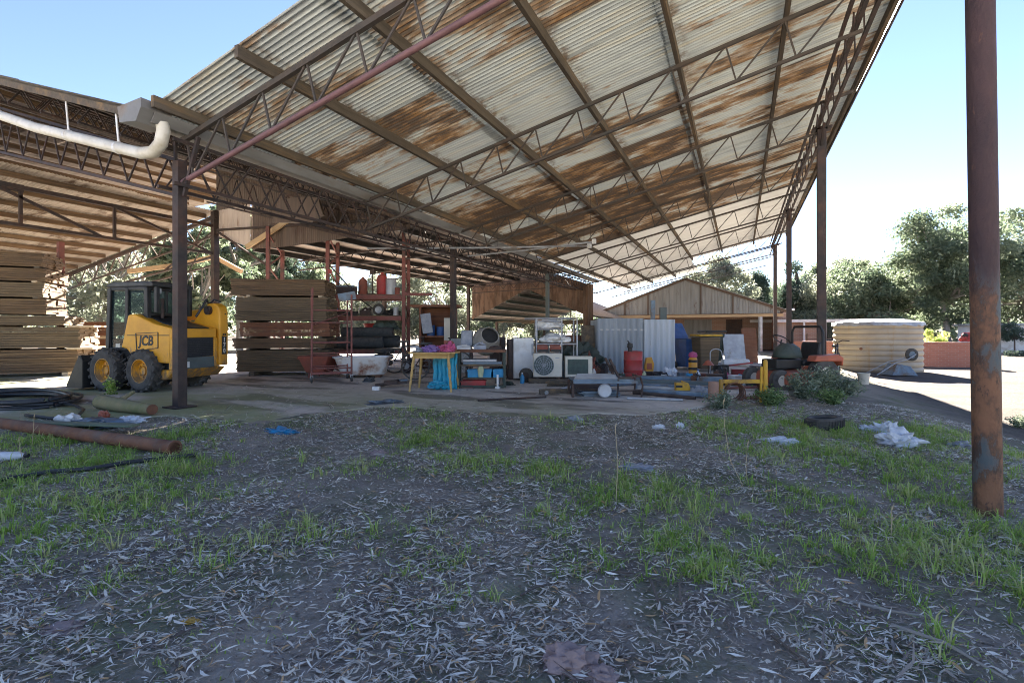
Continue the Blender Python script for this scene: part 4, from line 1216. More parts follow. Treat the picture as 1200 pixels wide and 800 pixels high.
# red boards behind the loader
q_ = PD(92, 425, 14.2); q_.z = SLAB
zz = 0
for i, (h, lab) in enumerate(((.45, 'lower pack of red brown boards behind the yellow loader'), (.22, 'middle pack of red brown boards behind the yellow loader'), (.42, 'upper pack of red brown boards behind the yellow loader'))):
    zz += .09
    pack('timber_pack', q_ + Vector((0, 0, zz)), ux, 2.6, 1.0, h, max(2, int(h / .06)), 'timber_pack_red', lab, 'red packs behind the loader', .06)
    b = MB(); b.b2((0, 0, 0), (.6, 1.0, .085)); o = b.build('spacer', MAT['bright_wood']); o.location = q_ + ux * .05 + Vector((0, 0, zz - .088)); o.rotation_euler = (0, 0, ang)
    tag(o, 'pale block under the %s red pack behind the loader' % ('lower', 'middle', 'upper')[i], 'spacer')
    zz += h
# red upright beside the left stack
p = G(71, 440); p = PD(71, 400, 12.6)
b = MB(); b.box((0, 0, 1.7), (.12, .12, 3.4)); o = b.build('red_upright', MAT['steel_red']); o.location = (p.x, p.y, SLAB); tag(o, 'slim red steel upright at the right end of the left timber stack', 'post')
# ================================================================== SKID STEER LOADER
TH = R(12)
jp = Vector((-10.12, 5.42, SLAB))
j = thing('skid_steer_loader', 'yellow and black skid steer loader with enclosed cab parked by the left post', 'loader', jp, math.pi + TH)
j.scale = (.84, .84, .98)
def wheel(parent, x, y, r=.385, w=.27):
    side = 1 if y > 0 else -1
    m = Matrix.Translation((x, y, r)) @ Matrix.Rotation(R(-90 * side), 4, 'X')
    b = MB(); b.lathe([(.20, -w / 2 + .02), (.23, -w / 2), (.33, -w / 2), (.375, -w / 2 + .04), (r - .012, 0), (.375, w / 2 - .04), (.33, w / 2), (.23, w / 2), (.20, w / 2 - .02)], 40, m, closed=True)
    for k in range(18):
        a = 2 * math.pi * k / 18
        for sg in (-1, 1):
            aa = a + (R(10) if sg > 0 else 0)
            c0 = Vector((.382 * math.cos(aa), .382 * math.sin(aa), .01 * sg)); c1 = Vector((.37 * math.cos(aa + .2), .37 * math.sin(aa + .2), sg * w * .5))
            b.bar(m @ c0, m @ c1, .04, .04)
    t = b.build('wheel', MAT['rubber'], parent, smooth=True, angle=35)
    b = MB(); b.lathe([(0, .03), (.07, .03), (.085, .06), (.09, .02), (.165, .0), (.185, .06), (.205, .125), (.215, .125), (.205, -.05), (0, -.05)], 28, m)
    for k in range(8):
        a = 2 * math.pi * k / 8
        b.lathe([(.012, 0.02), (.012, .045), (0, .045)], 6, m @ Matrix.Translation((.12 * math.cos(a), .12 * math.sin(a), 0)))
    b.build('rim', MAT['yellow_mud'], t, smooth=True, angle=35)
for x, y in ((.50, .62), (-.50, .62), (.50, -.62), (-.50, -.62)): wheel(j, x, y)
b = MB(); b.b2((-.95, -.46, .24), (.92, .46, .80)); b.build('chassis', MAT['black'], j, bevel=.02)
# left side panel
b = MB(); b.prism([(-1.16, .52), (-1.16, 1.16), (-.72, 1.24), (-.18, 1.42), (-.02, 1.40), (.08, 1.06), (.16, .80), (.02, .78), (-.16, .62), (-.42, .54)], .36, .60, 'y')
sp_ = b.build('side_panel', MAT['yellow_mud'], j, bevel=.025)
b = MB(); b.prism([(-1.12, 1.02), (-1.12, 1.035), (.0, 1.035), (.0, 1.02)], .5995, .604, 'y'); b.build('seam', MAT['black'], sp_)
# logo: skewed outlined box with the letters JCB
def on_left(x, z): return Matrix(((-1, 0, 0, x), (0, 0, -1, .603), (0, 1, 0, z), (0, 0, 0, 1)))
mm = on_left(-.50, .92)
mm = Matrix(((-1, 0, 0, -.52), (0, 0, 1, .603), (0, 1, 0, .92), (0, 0, 0, 1)))
tb = text_mb('JCB', .24, mm @ Matrix(((1.02, .12, 0, 0), (0, 1, 0, 0), (0, 0, 1, 0), (0, 0, 0, 1))))
for (xa, za, xb, zb2) in ((-.27, .74, -.83, .80), (-.83, .80, -.83, 1.08), (-.83, 1.08, -.24, 1.06), (-.24, 1.06, -.27, .74)):
    tb.bar((xa, .604, za), (xb, .604, zb2), .018, .012)
tb.build('logo', MAT['black'], sp_)
# right side body
b = MB(); b.prism([(-1.16, .52), (-1.16, 1.16), (-.2, 1.36), (.1, .8), (-.3, .55)], -.56, -.38, 'y'); b.build('side_panel', MAT['yellow_mud'], j, bevel=.02)
# engine hood and rear
b = MB(); b.prism([(-1.14, 1.12), (-1.14, 1.17), (-.62, 1.28), (-.28, 1.40), (-.28, 1.1)], -.40, .36, 'y'); b.build('engine_hood', MAT['black'], j, bevel=.02)
b = MB(); b.b2((-1.2, -.52, .98), (-1.10, .60, 1.15)); b.b2((-1.2, .36, .40), (-1.10, .60, .98)); b.b2((-1.2, -.56, .40), (-1.10, -.46, .98)); b.build('rear_frame', MAT['yellow_mud'], j, bevel=.02)
b = MB(); b.b2((-1.165, -.46, .62), (-1.12, .36, .98))
for i in range(10): b.b2((-1.185, -.45, .645 + i * .034), (-1.16, .35, .658 + i * .034))
b.build('rear_grille', MAT['black_plastic'], j)
b = MB(); b.b2((-1.195, -.46, .40), (-1.13, .36, .615)); b.build('rear_panel', MAT['steel_green'], j, bevel=.01)
b = MB(); b.b2((-1.215, .20, .43), (-1.19, .29, .54)); b.build('tail_light', MAT['white'], j, bevel=.006)
b = MB(); b.prism([(-1.20, .40), (-1.12, .40), (-.55, .40), (-.62, .22), (-.98, .22)], -.80, .56, 'y'); b.build('counterweight', MAT['yellow_mud'], j, bevel=.03)
# single boom tower on the right, with the number on its rear face
b = MB(); b.prism([(-1.24, .42), (-1.24, 1.50), (-1.20, 1.60), (-1.08, 1.66), (-.92, 1.66), (-.66, 1.50), (-.50, 1.30), (-.50, .5)], -.82, -.57, 'y')
tw = b.build('boom_tower', MAT['yellow_mud'], j, bevel=.03)
mm = Matrix(((0, 0, -1, -1.247), (-1, 0, 0, -.695), (0, 1, 0, .98), (0, 0, 0, 1)))
tb = MB()
for ch, zz in (('1', .93), ('7', .82), ('0', .71)):
    m2 = mm.copy(); m2[2][3] = zz; q_ = text_mb(ch, .125, m2); tb.add(q_.v, q_.f)
tb.build('number', MAT['white'], tw)
b = MB(); b.b2((-1.2455, -.76, .64), (-1.238, -.63, 1.0)); b.build('decal', MAT['black'], tw)
m2 = mm.copy(); m2[2][3] = 1.035; q_ = text_mb('JCB', .06, m2); q_.build('small_logo', MAT['black'], tw)
b = MB(); b.lathe([(.0, -.03), (.09, -.03), (.09, .06), (.05, .06), (.05, .08), (0, .08)], 20, Matrix.Translation((-.95, -.56, 1.52)) @ Matrix.Rotation(R(-90), 4, 'X')); b.build('pivot_pin', MAT['steel_dark'], tw, smooth=True, angle=40)
b = MB(); b.lathe([(0, 0), (.012, 0), (.012, .02), (0, .02)], 8, Matrix.Translation((-1.24, -.72, 1.45)) @ Matrix.Rotation(R(-90), 4, 'Y')); b.build('bolt', MAT['black'], tw)
b = MB(); b.tube([(-.9, -.6, 1.66), (-.98, -.45, 1.72), (-1.0, -.35, 1.6), (-.9, -.25, 1.38)], .025, 8); b.tube([(-.8, -.7, 1.64), (-.9, -.75, 1.74), (-1.05, -.78, 1.70)], .022, 8); b.build('hydraulic_hose', MAT['black_plastic'], j, smooth=True)
b = MB(); b.tube([(-.9, -.73, 1.5), (-.2, -.73, 1.42), (.6, -.72, .95), (1.05, -.7, .45)], [.09, .11, .10, .08], 8); b.build('boom_arm', MAT['yellow_mud'], j, smooth=True)
b = MB(); b.tube([(-.62, -.60, .75), (.35, -.62, 1.0)], .05, 12); b.build('lift_ram', MAT['steel_dark'], j, smooth=True)
# cab
cx0, cx1, cy = -.36, .72, .43
b = MB()
for y in (-cy, cy):
    b.bar((cx1, y, .72), (cx1 - .06, y, 1.92), .10); b.bar((cx0, y, 1.2), (cx0 + .02, y, 1.92), .10); b.bar((.20, y, .74), (.18, y, 1.92), .09)
    b.bar((cx1 - .06, y, 1.90), (cx0, y, 1.90), .07); b.bar((cx1, y, .76), (-.06, y, .76), .07)
    b.bar((cx0, y, 1.40), (.2, y, 1.40), .05)
b.bar((cx1 - .06, -cy, 1.90), (cx1 - .06, cy, 1.90), .06); b.bar((cx1, -cy, .76), (cx1, cy, .76), .06); b.bar((cx0, -cy, 1.90), (cx0, cy, 1.90), .07); b.bar((cx0, -cy, 1.42), (cx0, cy, 1.42), .06); b.bar((cx0, 0, 1.42), (cx0, 0, 1.9), .05)
cab = b.build('cab', MAT['black'], j, bevel=.015)
b = MB(); b.prism([(-.52, 1.95), (-.50, 2.03), (.55, 2.03), (.74, 1.97), (.74, 1.93), (-.52, 1.93)], -cy - .05, cy + .05, 'y'); b.build('roof', MAT['black_plastic'], cab, bevel=.02)
b = MB(); b.b2((.24, cy - .01, .80), (.67, cy + .005, 1.86)); b.build('door_glass', MAT['glass'], cab)
b = MB(); b.b2((-.32, cy - .01, 1.44), (.15, cy + .005, 1.86)); b.build('side_window', MAT['glass'], cab)
b = MB(); b.b2((-.32, -cy - .005, 1.44), (.64, -cy + .01, 1.86)); b.build('side_window', MAT['glass'], cab)
b = MB(); b.b2((cx0 - .01, .03, 1.45), (cx0 + .005, cy - .04, 1.86)); b.b2((cx0 - .01, -cy + .04, 1.45), (cx0 + .005, -.03, 1.86)); b.build('rear_window', MAT['glass'], cab)
b = MB(); b.b2((.20, cy + .006, 1.0), (.24, cy + .03, 1.5)); b.b2((.64, cy + .006, .8), (.70, cy + .02, 1.86)); b.build('door_frame', MAT['black'], cab)
b = MB(); b.b2((.40, cy + .006, .79), (.52, cy + .012, .87)); b.build('door_sticker', MAT['cream'], cab)
b = MB(); b.prism([(-.30, .80), (.10, .80), (.12, .95), (-.14, .98), (-.20, 1.45), (-.30, 1.45)], -.24, .24, 'y'); b.build('seat', MAT['black_plastic'], j, bevel=.03)
b = MB(); b.b2((-.60, .36, 1.45), (-.52, .44, 1.93)); b.b2((-.60, -.44, 1.40), (-.52, -.36, 1.93)); b.b2((-.56, -.5, 1.93), (-.36, .5, 2.0)); b.build('rear_guard', MAT['black'], j, bevel=.01)
b = MB(); b.tube([(-.48, .2, 1.35), (-.48, .2, 1.72)], .035, 10); b.build('exhaust', MAT['steel_dark'], j, smooth=True)
b = MB(); b.b2((-.58, .30, 1.80), (-.50, .42, 1.90)); b.build('work_lamp', MAT['zinc'], j, bevel=.01)
# bucket
b = MB(); b.prism([(.94, .05), (.94, .55), (1.02, .66), (1.10, .64), (1.06, .22), (1.40, .10), (1.44, .05)], -.80, .80, 'y')
for s_ in (-.81, .78): b.prism([(.95, .05), (.95, .58), (1.06, .64), (1.40, .10), (1.40, .05)], s_, s_ + .03, 'y')
bk = b.build('bucket', MAT['black'], j)
b = MB()
for k in range(7): b.b2((1.38, -.72 + k * .23, .05), (1.52, -.66 + k * .23, .09))
b.build('tooth', MAT['zinc'], bk)
b = MB(); b.tube([(.9, .3, .85), (1.04, .3, .55)], .03, 10); b.build('tilt_ram', MAT['zinc'], j, smooth=True)

# ================================================================== RED SCAFFOLD on castors
p0 = G(365, 449); p1 = G(412, 447)
dx = (p1 - p0); W_ = dx.length
sc = thing('mobile_scaffold', 'rusty red ladder scaffold frame on small castors beside the timber stack', 'scaffold', p0, math.atan2(dx.y, dx.x))
Hs = 1.98
b = MB(); b.tube([(0, 0, .14), (.02, 0, Hs)], .02, 8); b.tube([(W_, 0, .14), (W_, 0, Hs - .12)], .02, 8)
for z in (.30, .62, .84, 1.26, 1.52): b.tube([(0, 0, z), (W_, 0, z)], .016, 8)
b.bar((0, 0, .2), (W_, 0, .2), .03, .045)
b.build('ladder_frame', MAT['steel_red'], sc, smooth=True)
b = MB(); b.tube([(.04, .75, .14), (.02, .42, Hs)], .018, 8); b.tube([(W_, .75, .14), (W_, .75, Hs - .2)], .018, 8)
for z in (.30, .84, 1.26): b.tube([(.03, .68 - .1 * z, z), (W_, .75, z)], .014, 8)
b.tube([(0, 0, .55), (.04, .7, .55)], .014, 8); b.tube([(W_, 0, .55), (W_, .75, .55)], .014, 8); b.tube([(0, 0, 1.2), (W_, .75, 1.5)], .014, 8)
b.build('rear_frame', MAT['steel_red'], sc, smooth=True)
for x, y in ((0, 0), (W_, 0), (.04, .75), (W_, .75)):
    b = MB(); b.lathe([(.02, -.02), (.065, -.02), (.075, 0), (.065, .02), (.02, .02)], 16, Matrix.Translation((x, y, .075)) @ Matrix.Rotation(R(90), 4, 'Y')); c = b.build('castor', MAT['rubber'], sc, smooth=True)
    b = MB(); b.box((x, y, .12), (.06, .05, .06)); b.build('fork', MAT['zinc'], c)
b = MB(); b.box((W_ * .9, .12, Hs - .15), (.36, .03, .17), Matrix.Rotation(R(-12), 3, 'Y')); b.build('sign_plate', MAT['steel_blue'], sc)

# ================================================================== PALLET RACKING
r0 = G(384, 433); r1 = G(471, 432.5)
r0 = Vector((r0.x, r0.y, SLAB)); dx = r1 - r0; W_ = dx.length
ra = thing('pallet_racking', 'tall red oxide pallet racking loaded with junk in the middle of the shed', 'racking', r0, math.atan2(dx.y, dx.x))
HR = 4.0
def frame(x):
    b = MB()
    for y in (0, 1.0):
        b.box((x, y, HR / 2), (.09, .09, HR)); b.box((x, y, .01), (.16, .14, .02))
    z = .2
    while z < HR - .6:
        b.bar((x, 0, z), (x, 1.0, z + .45), .035); b.bar((x, 1.0, z + .45), (x, 0, z + .9), .035); z += .9
    return b.build('end_frame', MAT['steel_red'], ra)
frame(0); frame(W_ + .05); frame(-1.62)
for z, mt in ((.55, 0), (1.50, 1), (2.10, 1)):
    b = MB()
    b.box((W_ / 2, 0, z - .05), (W_ - .04, .05, .11)); b.box((W_ / 2, 1.0, z - .05), (W_ - .04, .05, .11)); b.build('beam', MAT['steel_red'], ra)
    b = MB()
    for k in range(5): b.b2((.06, .03 + k * .19, z + .008), (W_ - .04, .2 + k * .19, z + .03))
    b.build('shelf_deck', MAT['timber_grey'], ra)
b = MB(); b.box((W_ + .45, 0, 2.13), (.8, .05, .08)); b.build('beam', MAT['steel_red'], ra)
b = MB(); b.bar((0, .5, 2.6), (1.2, .5, 1.7), .03); b.bar((-.1, .02, 3.1), (.7, .04, 2.2), .035); b.build('brace', MAT['steel_dark'], ra)
b = MB(); b.box((.08, -.06, 2.75), (.1, .03, .12)); b.build('tag_plate', MAT['red'], ra)
M_ra = Matrix.Translation(r0) @ Matrix.Rotation(math.atan2(dx.y, dx.x), 4, 'Z')
def on_rack(x, y, z): return M_ra @ Vector((x, y, z))
ARZ = math.atan2(dx.y, dx.x)
def simple(name, bm_list, label, cat, loc, rz=0.0, group=None):
    t = thing(name, label, cat, loc, rz, group)
    for nm, bb_, mt in bm_list:
        bb_.build(nm, MAT[mt], t, smooth=True, angle=35)
    return t
# top shelf: grey crate, red gas bottles, steel can
b = MB(); b.b2((-.24, -.2, 0), (.24, .2, .22)); c = MB(); c.b2((-.26, -.22, .22), (.26, .22, .26)); simple('tool_box', [('box', b, 'steel_dark'), ('lid', c, 'steel_blue')], 'dark grey box at the left of the top rack shelf', 'box', on_rack(.42, .4, 2.13), ARZ)
def bottle(h, r): 
    b = MB(); b.lathe([(0, 0), (r * .9, 0), (r, .03), (r, h * .7), (r * .7, h * .88), (r * .3, h * .94), (r * .3, h), (0, h)], 18); return b
simple('gas_cylinder', [('shell', bottle(.52, .13), 'rust_red')], 'short dark red gas cylinder, left of the pair on the top shelf', 'cylinder', on_rack(.88, .4, 2.13))
simple('gas_cylinder', [('shell', bottle(.66, .16), 'red')], 'taller red gas cylinder on the top shelf next to a pale can', 'cylinder', on_rack(1.42, .45, 2.13))
b = MB(); b.lathe([(0, 0), (.15, 0), (.15, .44), (.16, .45), (.15, .48), (0, .48)], 20); simple('metal_can', [('can', b, 'zinc')], 'pale grey metal can at the right of the top rack shelf', 'can', on_rack(1.68, .4, 2.13))
b = MB(); b.tube([(0, 0, 0), (0, 0, .62)], .02, 8); b.box((0, 0, .68), (.16, .08, .14)); b.box((0, 0, .02), (.22, .22, .04)); simple('stand_tool', [('stand', b, 'steel_dark')], 'thin dark stand between the two gas cylinders on the top shelf', 'stand', on_rack(1.16, .4, 2.13))
# middle shelf: engine parts and a wheel
for (x, w, h, mt, lab, nm) in ((.22, .42, .16, 'steel_dark', 'flat dark machine part at the left of the middle rack shelf', 'machine_part'), (.62, .3, .1, 'black', 'low black tray on the middle rack shelf', 'tray'),
                               (1.0, .3, .2, 'steel_dark', 'dark motor block left of the wheel on the middle rack shelf', 'motor')):
    b = MB(); b.b2((-w / 2, -.2, 0), (w / 2, .2, h * .7)); b.lathe([(0, 0), (.08, 0), (.08, h), (0, h)], 12, Matrix.Translation((w * .2, 0, .02))); b.tube([(-w * .4, -.1, h * .7), (-w * .1, -.05, h * 1.1), (w * .3, .05, h * .8)], .03, 8)
    simple(nm, [('casting', b, mt)], lab, 'machine part', on_rack(x, .35, 1.53), ARZ)
mw = Matrix.Translation((0, 0, .17)) @ Matrix.Rotation(R(90), 4, 'X')
b = MB(); b.lathe([(.10, -.06), (.16, -.06), (.175, 0), (.16, .06), (.10, .06)], 24, mw, closed=True); c = MB(); c.lathe([(0, -.03), (.1, -.04), (.1, .03), (0, .01)], 18, mw)
simple('small_wheel', [('tyre', b, 'rubber'), ('rim', c, 'zinc')], 'small wheel standing on the middle rack shelf', 'wheel', on_rack(1.36, .25, 1.53), ARZ)
b = MB(); b.blob((0, 0, .05), (.22, .14, .12), 3, .4, 2.5, 51); simple('hose_heap', [('heap', b, 'black')], 'heap of black hose at the right of the middle rack shelf', 'hose', on_rack(1.72, .3, 1.53), ARZ)
# carpet rolls on the low shelf
def roll(x0, x1, y, z, r, lab):
    t = thing('carpet_roll', lab, 'carpet roll', on_rack(x0, y, z), ARZ, 'carpet rolls on the low rack shelf')
    mt = Matrix.Rotation(R(90), 4, 'Y'); L = x1 - x0
    pr = [(.03, L - .02)]
    for k in range(5): pr += [(r * (.2 + .18 * k), L - (.03 if k % 2 else .0))]
    pr += [(r, L - .01), (r, .01), (r * .9, 0), (0, 0)]
    b = MB(); b.lathe(pr, 20, mt); b.v = [(p[0], p[1] + .015 * math.sin(p[0] * 5), p[2] - .02 * math.sin(p[0] * 2)) for p in b.v]
    b.build('roll', MAT['carpet'], t, smooth=True, angle=50)
roll(-.05, 1.5, .15, .76, .165, 'front dark grey carpet roll on the low rack shelf, ending left of the others')
roll(.35, 1.9, .55, .78, .18, 'thick dark grey carpet roll behind, its spiral end at the right')
roll(.3, 1.75, .35, 1.05, .15, 'carpet roll lying on top of the other two rolls')
b = MB(); b.lathe([(0, 0), (.13, 0), (.2, .2), (.21, .2), (.2, .215), (.18, .2), (.12, .02), (0, .02)], 18); simple('red_basin', [('basin', b, 'red')], 'red plastic basin behind the carpet rolls on the rack', 'basin', on_rack(1.0, .8, 1.1))
b = MB(); b.blob((0, 0, .1), (.3, .2, .22), 3, .35, 2, 53); simple('rag_heap', [('heap', b, 'grille_dark')], 'dark greenish tarp heap on the right end of the carpet rolls', 'tarp', on_rack(1.55, .6, 1.1), ARZ)
# tall red uprights of the next bay seen over the timber stack are part of the racking's third frame; a second short frame beyond
# ================================================================== BATHTUB and red barrow tray
p0 = G(388, 444); p1 = G(457, 443)
dx = p1 - p0; L_ = dx.length
bt = thing('bathtub', 'old white enamel bathtub with rust stains standing on blocks before the racking', 'bathtub', p0, math.atan2(dx.y, dx.x))
def ring(z, x0, x1, hw, n=32):
    cx, a = (x0 + x1) / 2, (x1 - x0) / 2
    out = []
    for k in range(n):
        t_ = 2 * math.pi * k / n; c, s_ = math.cos(t_), math.sin(t_); e = 3.2
        out.append((cx + a * math.copysign(abs(c) ** (2 / e), c), .36 + hw * math.copysign(abs(s_) ** (2 / e), s_), z))
    return out
rings = [ring(.06, .22, L_ - .16, .20), ring(.10, .15, L_ - .12, .27), ring(.44, .02, L_ - .03, .34), ring(.47, -.03, L_ + .02, .38), ring(.49, -.03, L_ + .02, .38), ring(.49, .04, L_ - .05, .32), ring(.16, .18, L_ - .15, .25), ring(.13, .3, L_ - .25, .16)]
b = MB(); vs = [v for r_ in rings for v in r_]; fs = []
for i in range(len(rings) - 1):
    for k in range(32): fs.append((i * 32 + k, i * 32 + (k + 1) % 32, (i + 1) * 32 + (k + 1) % 32, (i + 1) * 32 + k))
fs += [tuple(range(31, -1, -1)), tuple((len(rings) - 1) * 32 + k for k in range(32))]
b.add(vs, fs)
m_, nt_, bs_ = new_mat('rust_stained_enamel')
f_ = noise_tex(nt_, coords(nt_), 2.6, 6, .65)
nt_.links.new(ramp(nt_, f_, [(.5, (.74, .74, .73)), (.6, (.55, .45, .38)), (.68, (.27, .10, .06))]), bs_.inputs['Base Color']); bs_.inputs['Roughness'].default_value = .3
b.build('tub', m_, bt, smooth=True, angle=50)
for x in (.3, L_ - .35):
    b = MB(); b.b2((x, .15, 0), (x + .12, .6, .065)); b.build('foot', MAT['rust'], bt)
p0 = G(350, 443)
wb_ = thing('barrow_tray', 'rust red wheelbarrow tray behind the red scaffold frame', 'wheelbarrow', p0, .3)
b = MB(); vs = [(.12, .1, .12), (.55, .1, .12), (.55, .55, .12), (.12, .55, .12), (-.05, 0, .50), (.72, 0, .50), (.72, .7, .50), (-.05, .7, .50)]
b.add(vs, [(0, 1, 2, 3), (0, 1, 5, 4), (1, 2, 6, 5), (2, 3, 7, 6), (3, 0, 4, 7)]); o = b.build('tray', MAT['rust_red'], wb_, bevel=.02)
md = o.modifiers.new('skin', 'SOLIDIFY'); md.thickness = .02
b = MB(); b.tube([(-.1, .1, .45), (.9, .2, .08)], .018, 8); b.tube([(-.1, .6, .45), (.9, .5, .08)], .018, 8); b.bar((.2, .1, .12), (.2, .1, 0), .03); b.bar((.2, .55, .12), (.2, .55, 0), .03); b.build('frame', MAT['steel_red'], wb_)

# ================================================================== CABINET beyond, bicycles, table
p0 = PD(491, 420, 13.6); p0.z = SLAB
cb_ = thing('cabinet', 'dark brown open cabinet with leaning boards behind the table', 'cabinet', p0, YAW)
b = MB(); b.b2((0, 0, 0), (.06, .6, 1.75)); b.b2((.95, 0, 0), (1.01, .6, 1.75)); b.b2((-.25, -.1, 1.753), (1.15, .65, 1.82)); b.b2((.06, .55, 0), (.95, .6, 1.75)); b.b2((.06, 0, .9), (.95, .55, .95)); b.build('carcass', MAT['timber_pack_red'], cb_)
b = MB(); b.box((.22, -.03, 1.3), (.28, .03, .55), Matrix.Rotation(R(-8), 3, 'Y')); b.build('pale_board', MAT['grey_cloth'], cb_)
b = MB(); b.box((.82, -.04, .95), (.22, .03, 1.0)); b.build('white_strip', MAT['cream'], cb_)
b = MB(); b.lathe([(0, 0), (.11, 0), (.12, .3), (0, .3)], 16, Matrix.Translation((.3, .2, .953))); b.lathe([(0, 0), (.11, 0), (.12, .25), (0, .25)], 16, Matrix.Translation((.58, .2, .953))); b.build('tin', MAT['blue_deep'], cb_)

def bicycle(loc, rz, label, mat='steel_dark', s=1.0):
    t = thing('bicycle', label, 'bicycle', loc, rz)
    for x in (0, 1.02):
        b = MB(); m = Matrix.Translation((x * s, 0, .33 * s)) @ Matrix.Rotation(R(90), 4, 'X')
        b.lathe([(.30 * s, -.018), (.33 * s, -.018), (.335 * s, 0), (.33 * s, .018), (.30 * s, .018)], 32, m, closed=True); wo = b.build('wheel', MAT['rubber'], t, smooth=True)
        b = MB()
        for k in range(12):
            a = math.pi * k / 6; b.tube([(x * s, 0, .33 * s), (x * s + .3 * s * math.cos(a), 0, .33 * s + .3 * s * math.sin(a))], .003, 4)
        b.build('spokes', MAT['zinc'], wo)
    b = MB()
    for p, q_ in (((0, .33), (.25, .75)), ((.25, .75), (.42, .30)), ((0, .33), (.42, .30)), ((.42, .30), (.82, .72)), ((.25, .72), (.80, .80)), ((1.02, .33), (.80, .90))):
        b.tube([(p[0] * s, 0, p[1] * s), (q_[0] * s, 0, q_[1] * s)], .016, 7)
    b.build('frame', MAT[mat], t, smooth=True)
    b = MB(); b.tube([(.78 * s, -.26 * s, .97 * s), (.8 * s, -.1 * s, .98 * s), (.8 * s, 0, .92 * s), (.8 * s, .1 * s, .98 * s), (.78 * s, .26 * s, .97 * s)], .013, 7); b.build('handlebar', MAT['black'], t, smooth=True)
    b = MB(); b.prism([(.12 * s, .82 * s), (.40 * s, .84 * s), (.38 * s, .87 * s), (.12 * s, .88 * s)], -.07 * s, .07 * s, 'y'); b.tube([(.25 * s, 0, .74 * s), (.25 * s, 0, .83 * s)], .014, 7); b.build('saddle', MAT['black_plastic'], t, bevel=.01)
    return t
bicycle(G(487, 445), YAW + .2, 'dark bicycle leaning behind the wooden table', 'steel_dark', .95)
bicycle(G(462, 437), YAW - .1, 'bicycle in the shade between bathtub and wooden table', 'black', .95)
bp = drop(978, 446); bicycle(bp, YAW + .9, 'dark bicycle standing behind the weeds right of the second post', 'steel_dark', .95)

tl = G(480, 459)
tb_ = thing('wooden_table', 'honey coloured wooden table with turned legs on the concrete', 'table', tl, YAW - .1)
b = MB(); Lt, Wt = .80, .70
cut = .14
b.prism([(-.06 + cut, -.06), (Lt - cut, -.06), (Lt, -.06 + cut), (Lt, Wt - cut), (Lt - cut, Wt), (-.06 + cut, Wt), (-.06, Wt - cut), (-.06, -.06 + cut)], .675, .705, 'z'); b.build('tabletop', MAT['pine'], tb_, bevel=.006)
b = MB(); b.b2((.05, .06, .59), (Lt - .11, .085, .673)); b.b2((.05, Wt - .15, .59), (Lt - .11, Wt - .12, .673)); b.b2((.05, .085, .59), (.075, Wt - .15, .673)); b.b2((Lt - .135, .085, .59), (Lt - .11, Wt - .15, .673)); b.build('apron', MAT['pine'], tb_)
for x, y, ox, oy in ((.06, .08, -.07, -.06), (Lt - .12, .08, .07, -.06), (.06, Wt - .14, -.07, .06), (Lt - .12, Wt - .14, .07, .06)):
    b = MB(); pts = []; rr = []
    for i in range(13):
        f = i / 12; pts.append((x + ox * f, y + oy * f, .672 * (1 - f))); rr.append(.030 - .012 * f + .006 * math.sin(f * 26) * (0.15 < f < .85))
    b.tube(pts, rr, 12); b.build('leg', MAT['pine'], tb_, smooth=True)
def on_table(x, y): return Matrix.Translation(tl) @ Matrix.Rotation(YAW - .1, 4, 'Z') @ Vector((x, y, .705))
for x, y, sz, mt, lab, sd in ((.30, .2, (.15, .10, .08), 'purple', 'purple cloth bundle on the wooden table', 61), (.50, .3, (.12, .10, .09), 'pink', 'pink cloth bundle in the middle of the wooden table', 62),
                              (.68, .25, (.08, .08, .11), 'pink', 'upright bright pink cloth lump at the right of the wooden table', 63), (.12, .22, (.09, .08, .05), 'grey_cloth', 'small grey rag at the left of the wooden table', 64), (.62, .45, (.09, .08, .14), 'rust_red', 'dark red bundle at the back of the wooden table', 66)):
    b = MB(); b.blob((0, 0, sz[2] * .3), sz, 3, .4, 2.4, sd); o = b.build('cloth_bundle', MAT[mt], smooth=True, angle=40); o.location = on_table(x, y); tag(o, lab, 'cloth bundle')
# ================================================================== turquoise tarp, workbench, mixer
p = G(521, 456)
t = thing('turquoise_tarp', 'bright turquoise folded plastic tarp hanging between table and workbench', 'tarp', p, YAW)
b = MB(); n = 26; vs = []; fs = []
for i in range(n + 1):
    x = -.22 + .44 * i / n
    for k in range(9):
        z = .0 + .70 * k / 8
        y = .03 * math.sin(i * 1.35 + k * .3) * (1 - .5 * k / 8) + .1 * (k / 8)
        if x < .02: z = z * .95
        vs.append((x + .012 * math.sin(k * 2.0 + i), y, z + .02 * math.sin(i * .9)))
for i in range(n):
    for k in range(8): fs.append((i * 9 + k, (i + 1) * 9 + k, (i + 1) * 9 + k + 1, i * 9 + k + 1))
b.add(vs, fs); o = b.build('sheet', MAT['blue_tarp'], t, smooth=True, angle=50)
md = o.modifiers.new('skin', 'SOLIDIFY'); md.thickness = .012
b = MB(); b.b2((.02, .13, 0), (.22, .2, .68)); b.build('panel', MAT['blue_tarp'], t, bevel=.01)
b = MB(); b.blob((-.12, -.03, .06), (.16, .09, .09), 3, .45, 3, 71); b.build('crumpled_hem', MAT['blue_tarp'], t, smooth=True, angle=35)

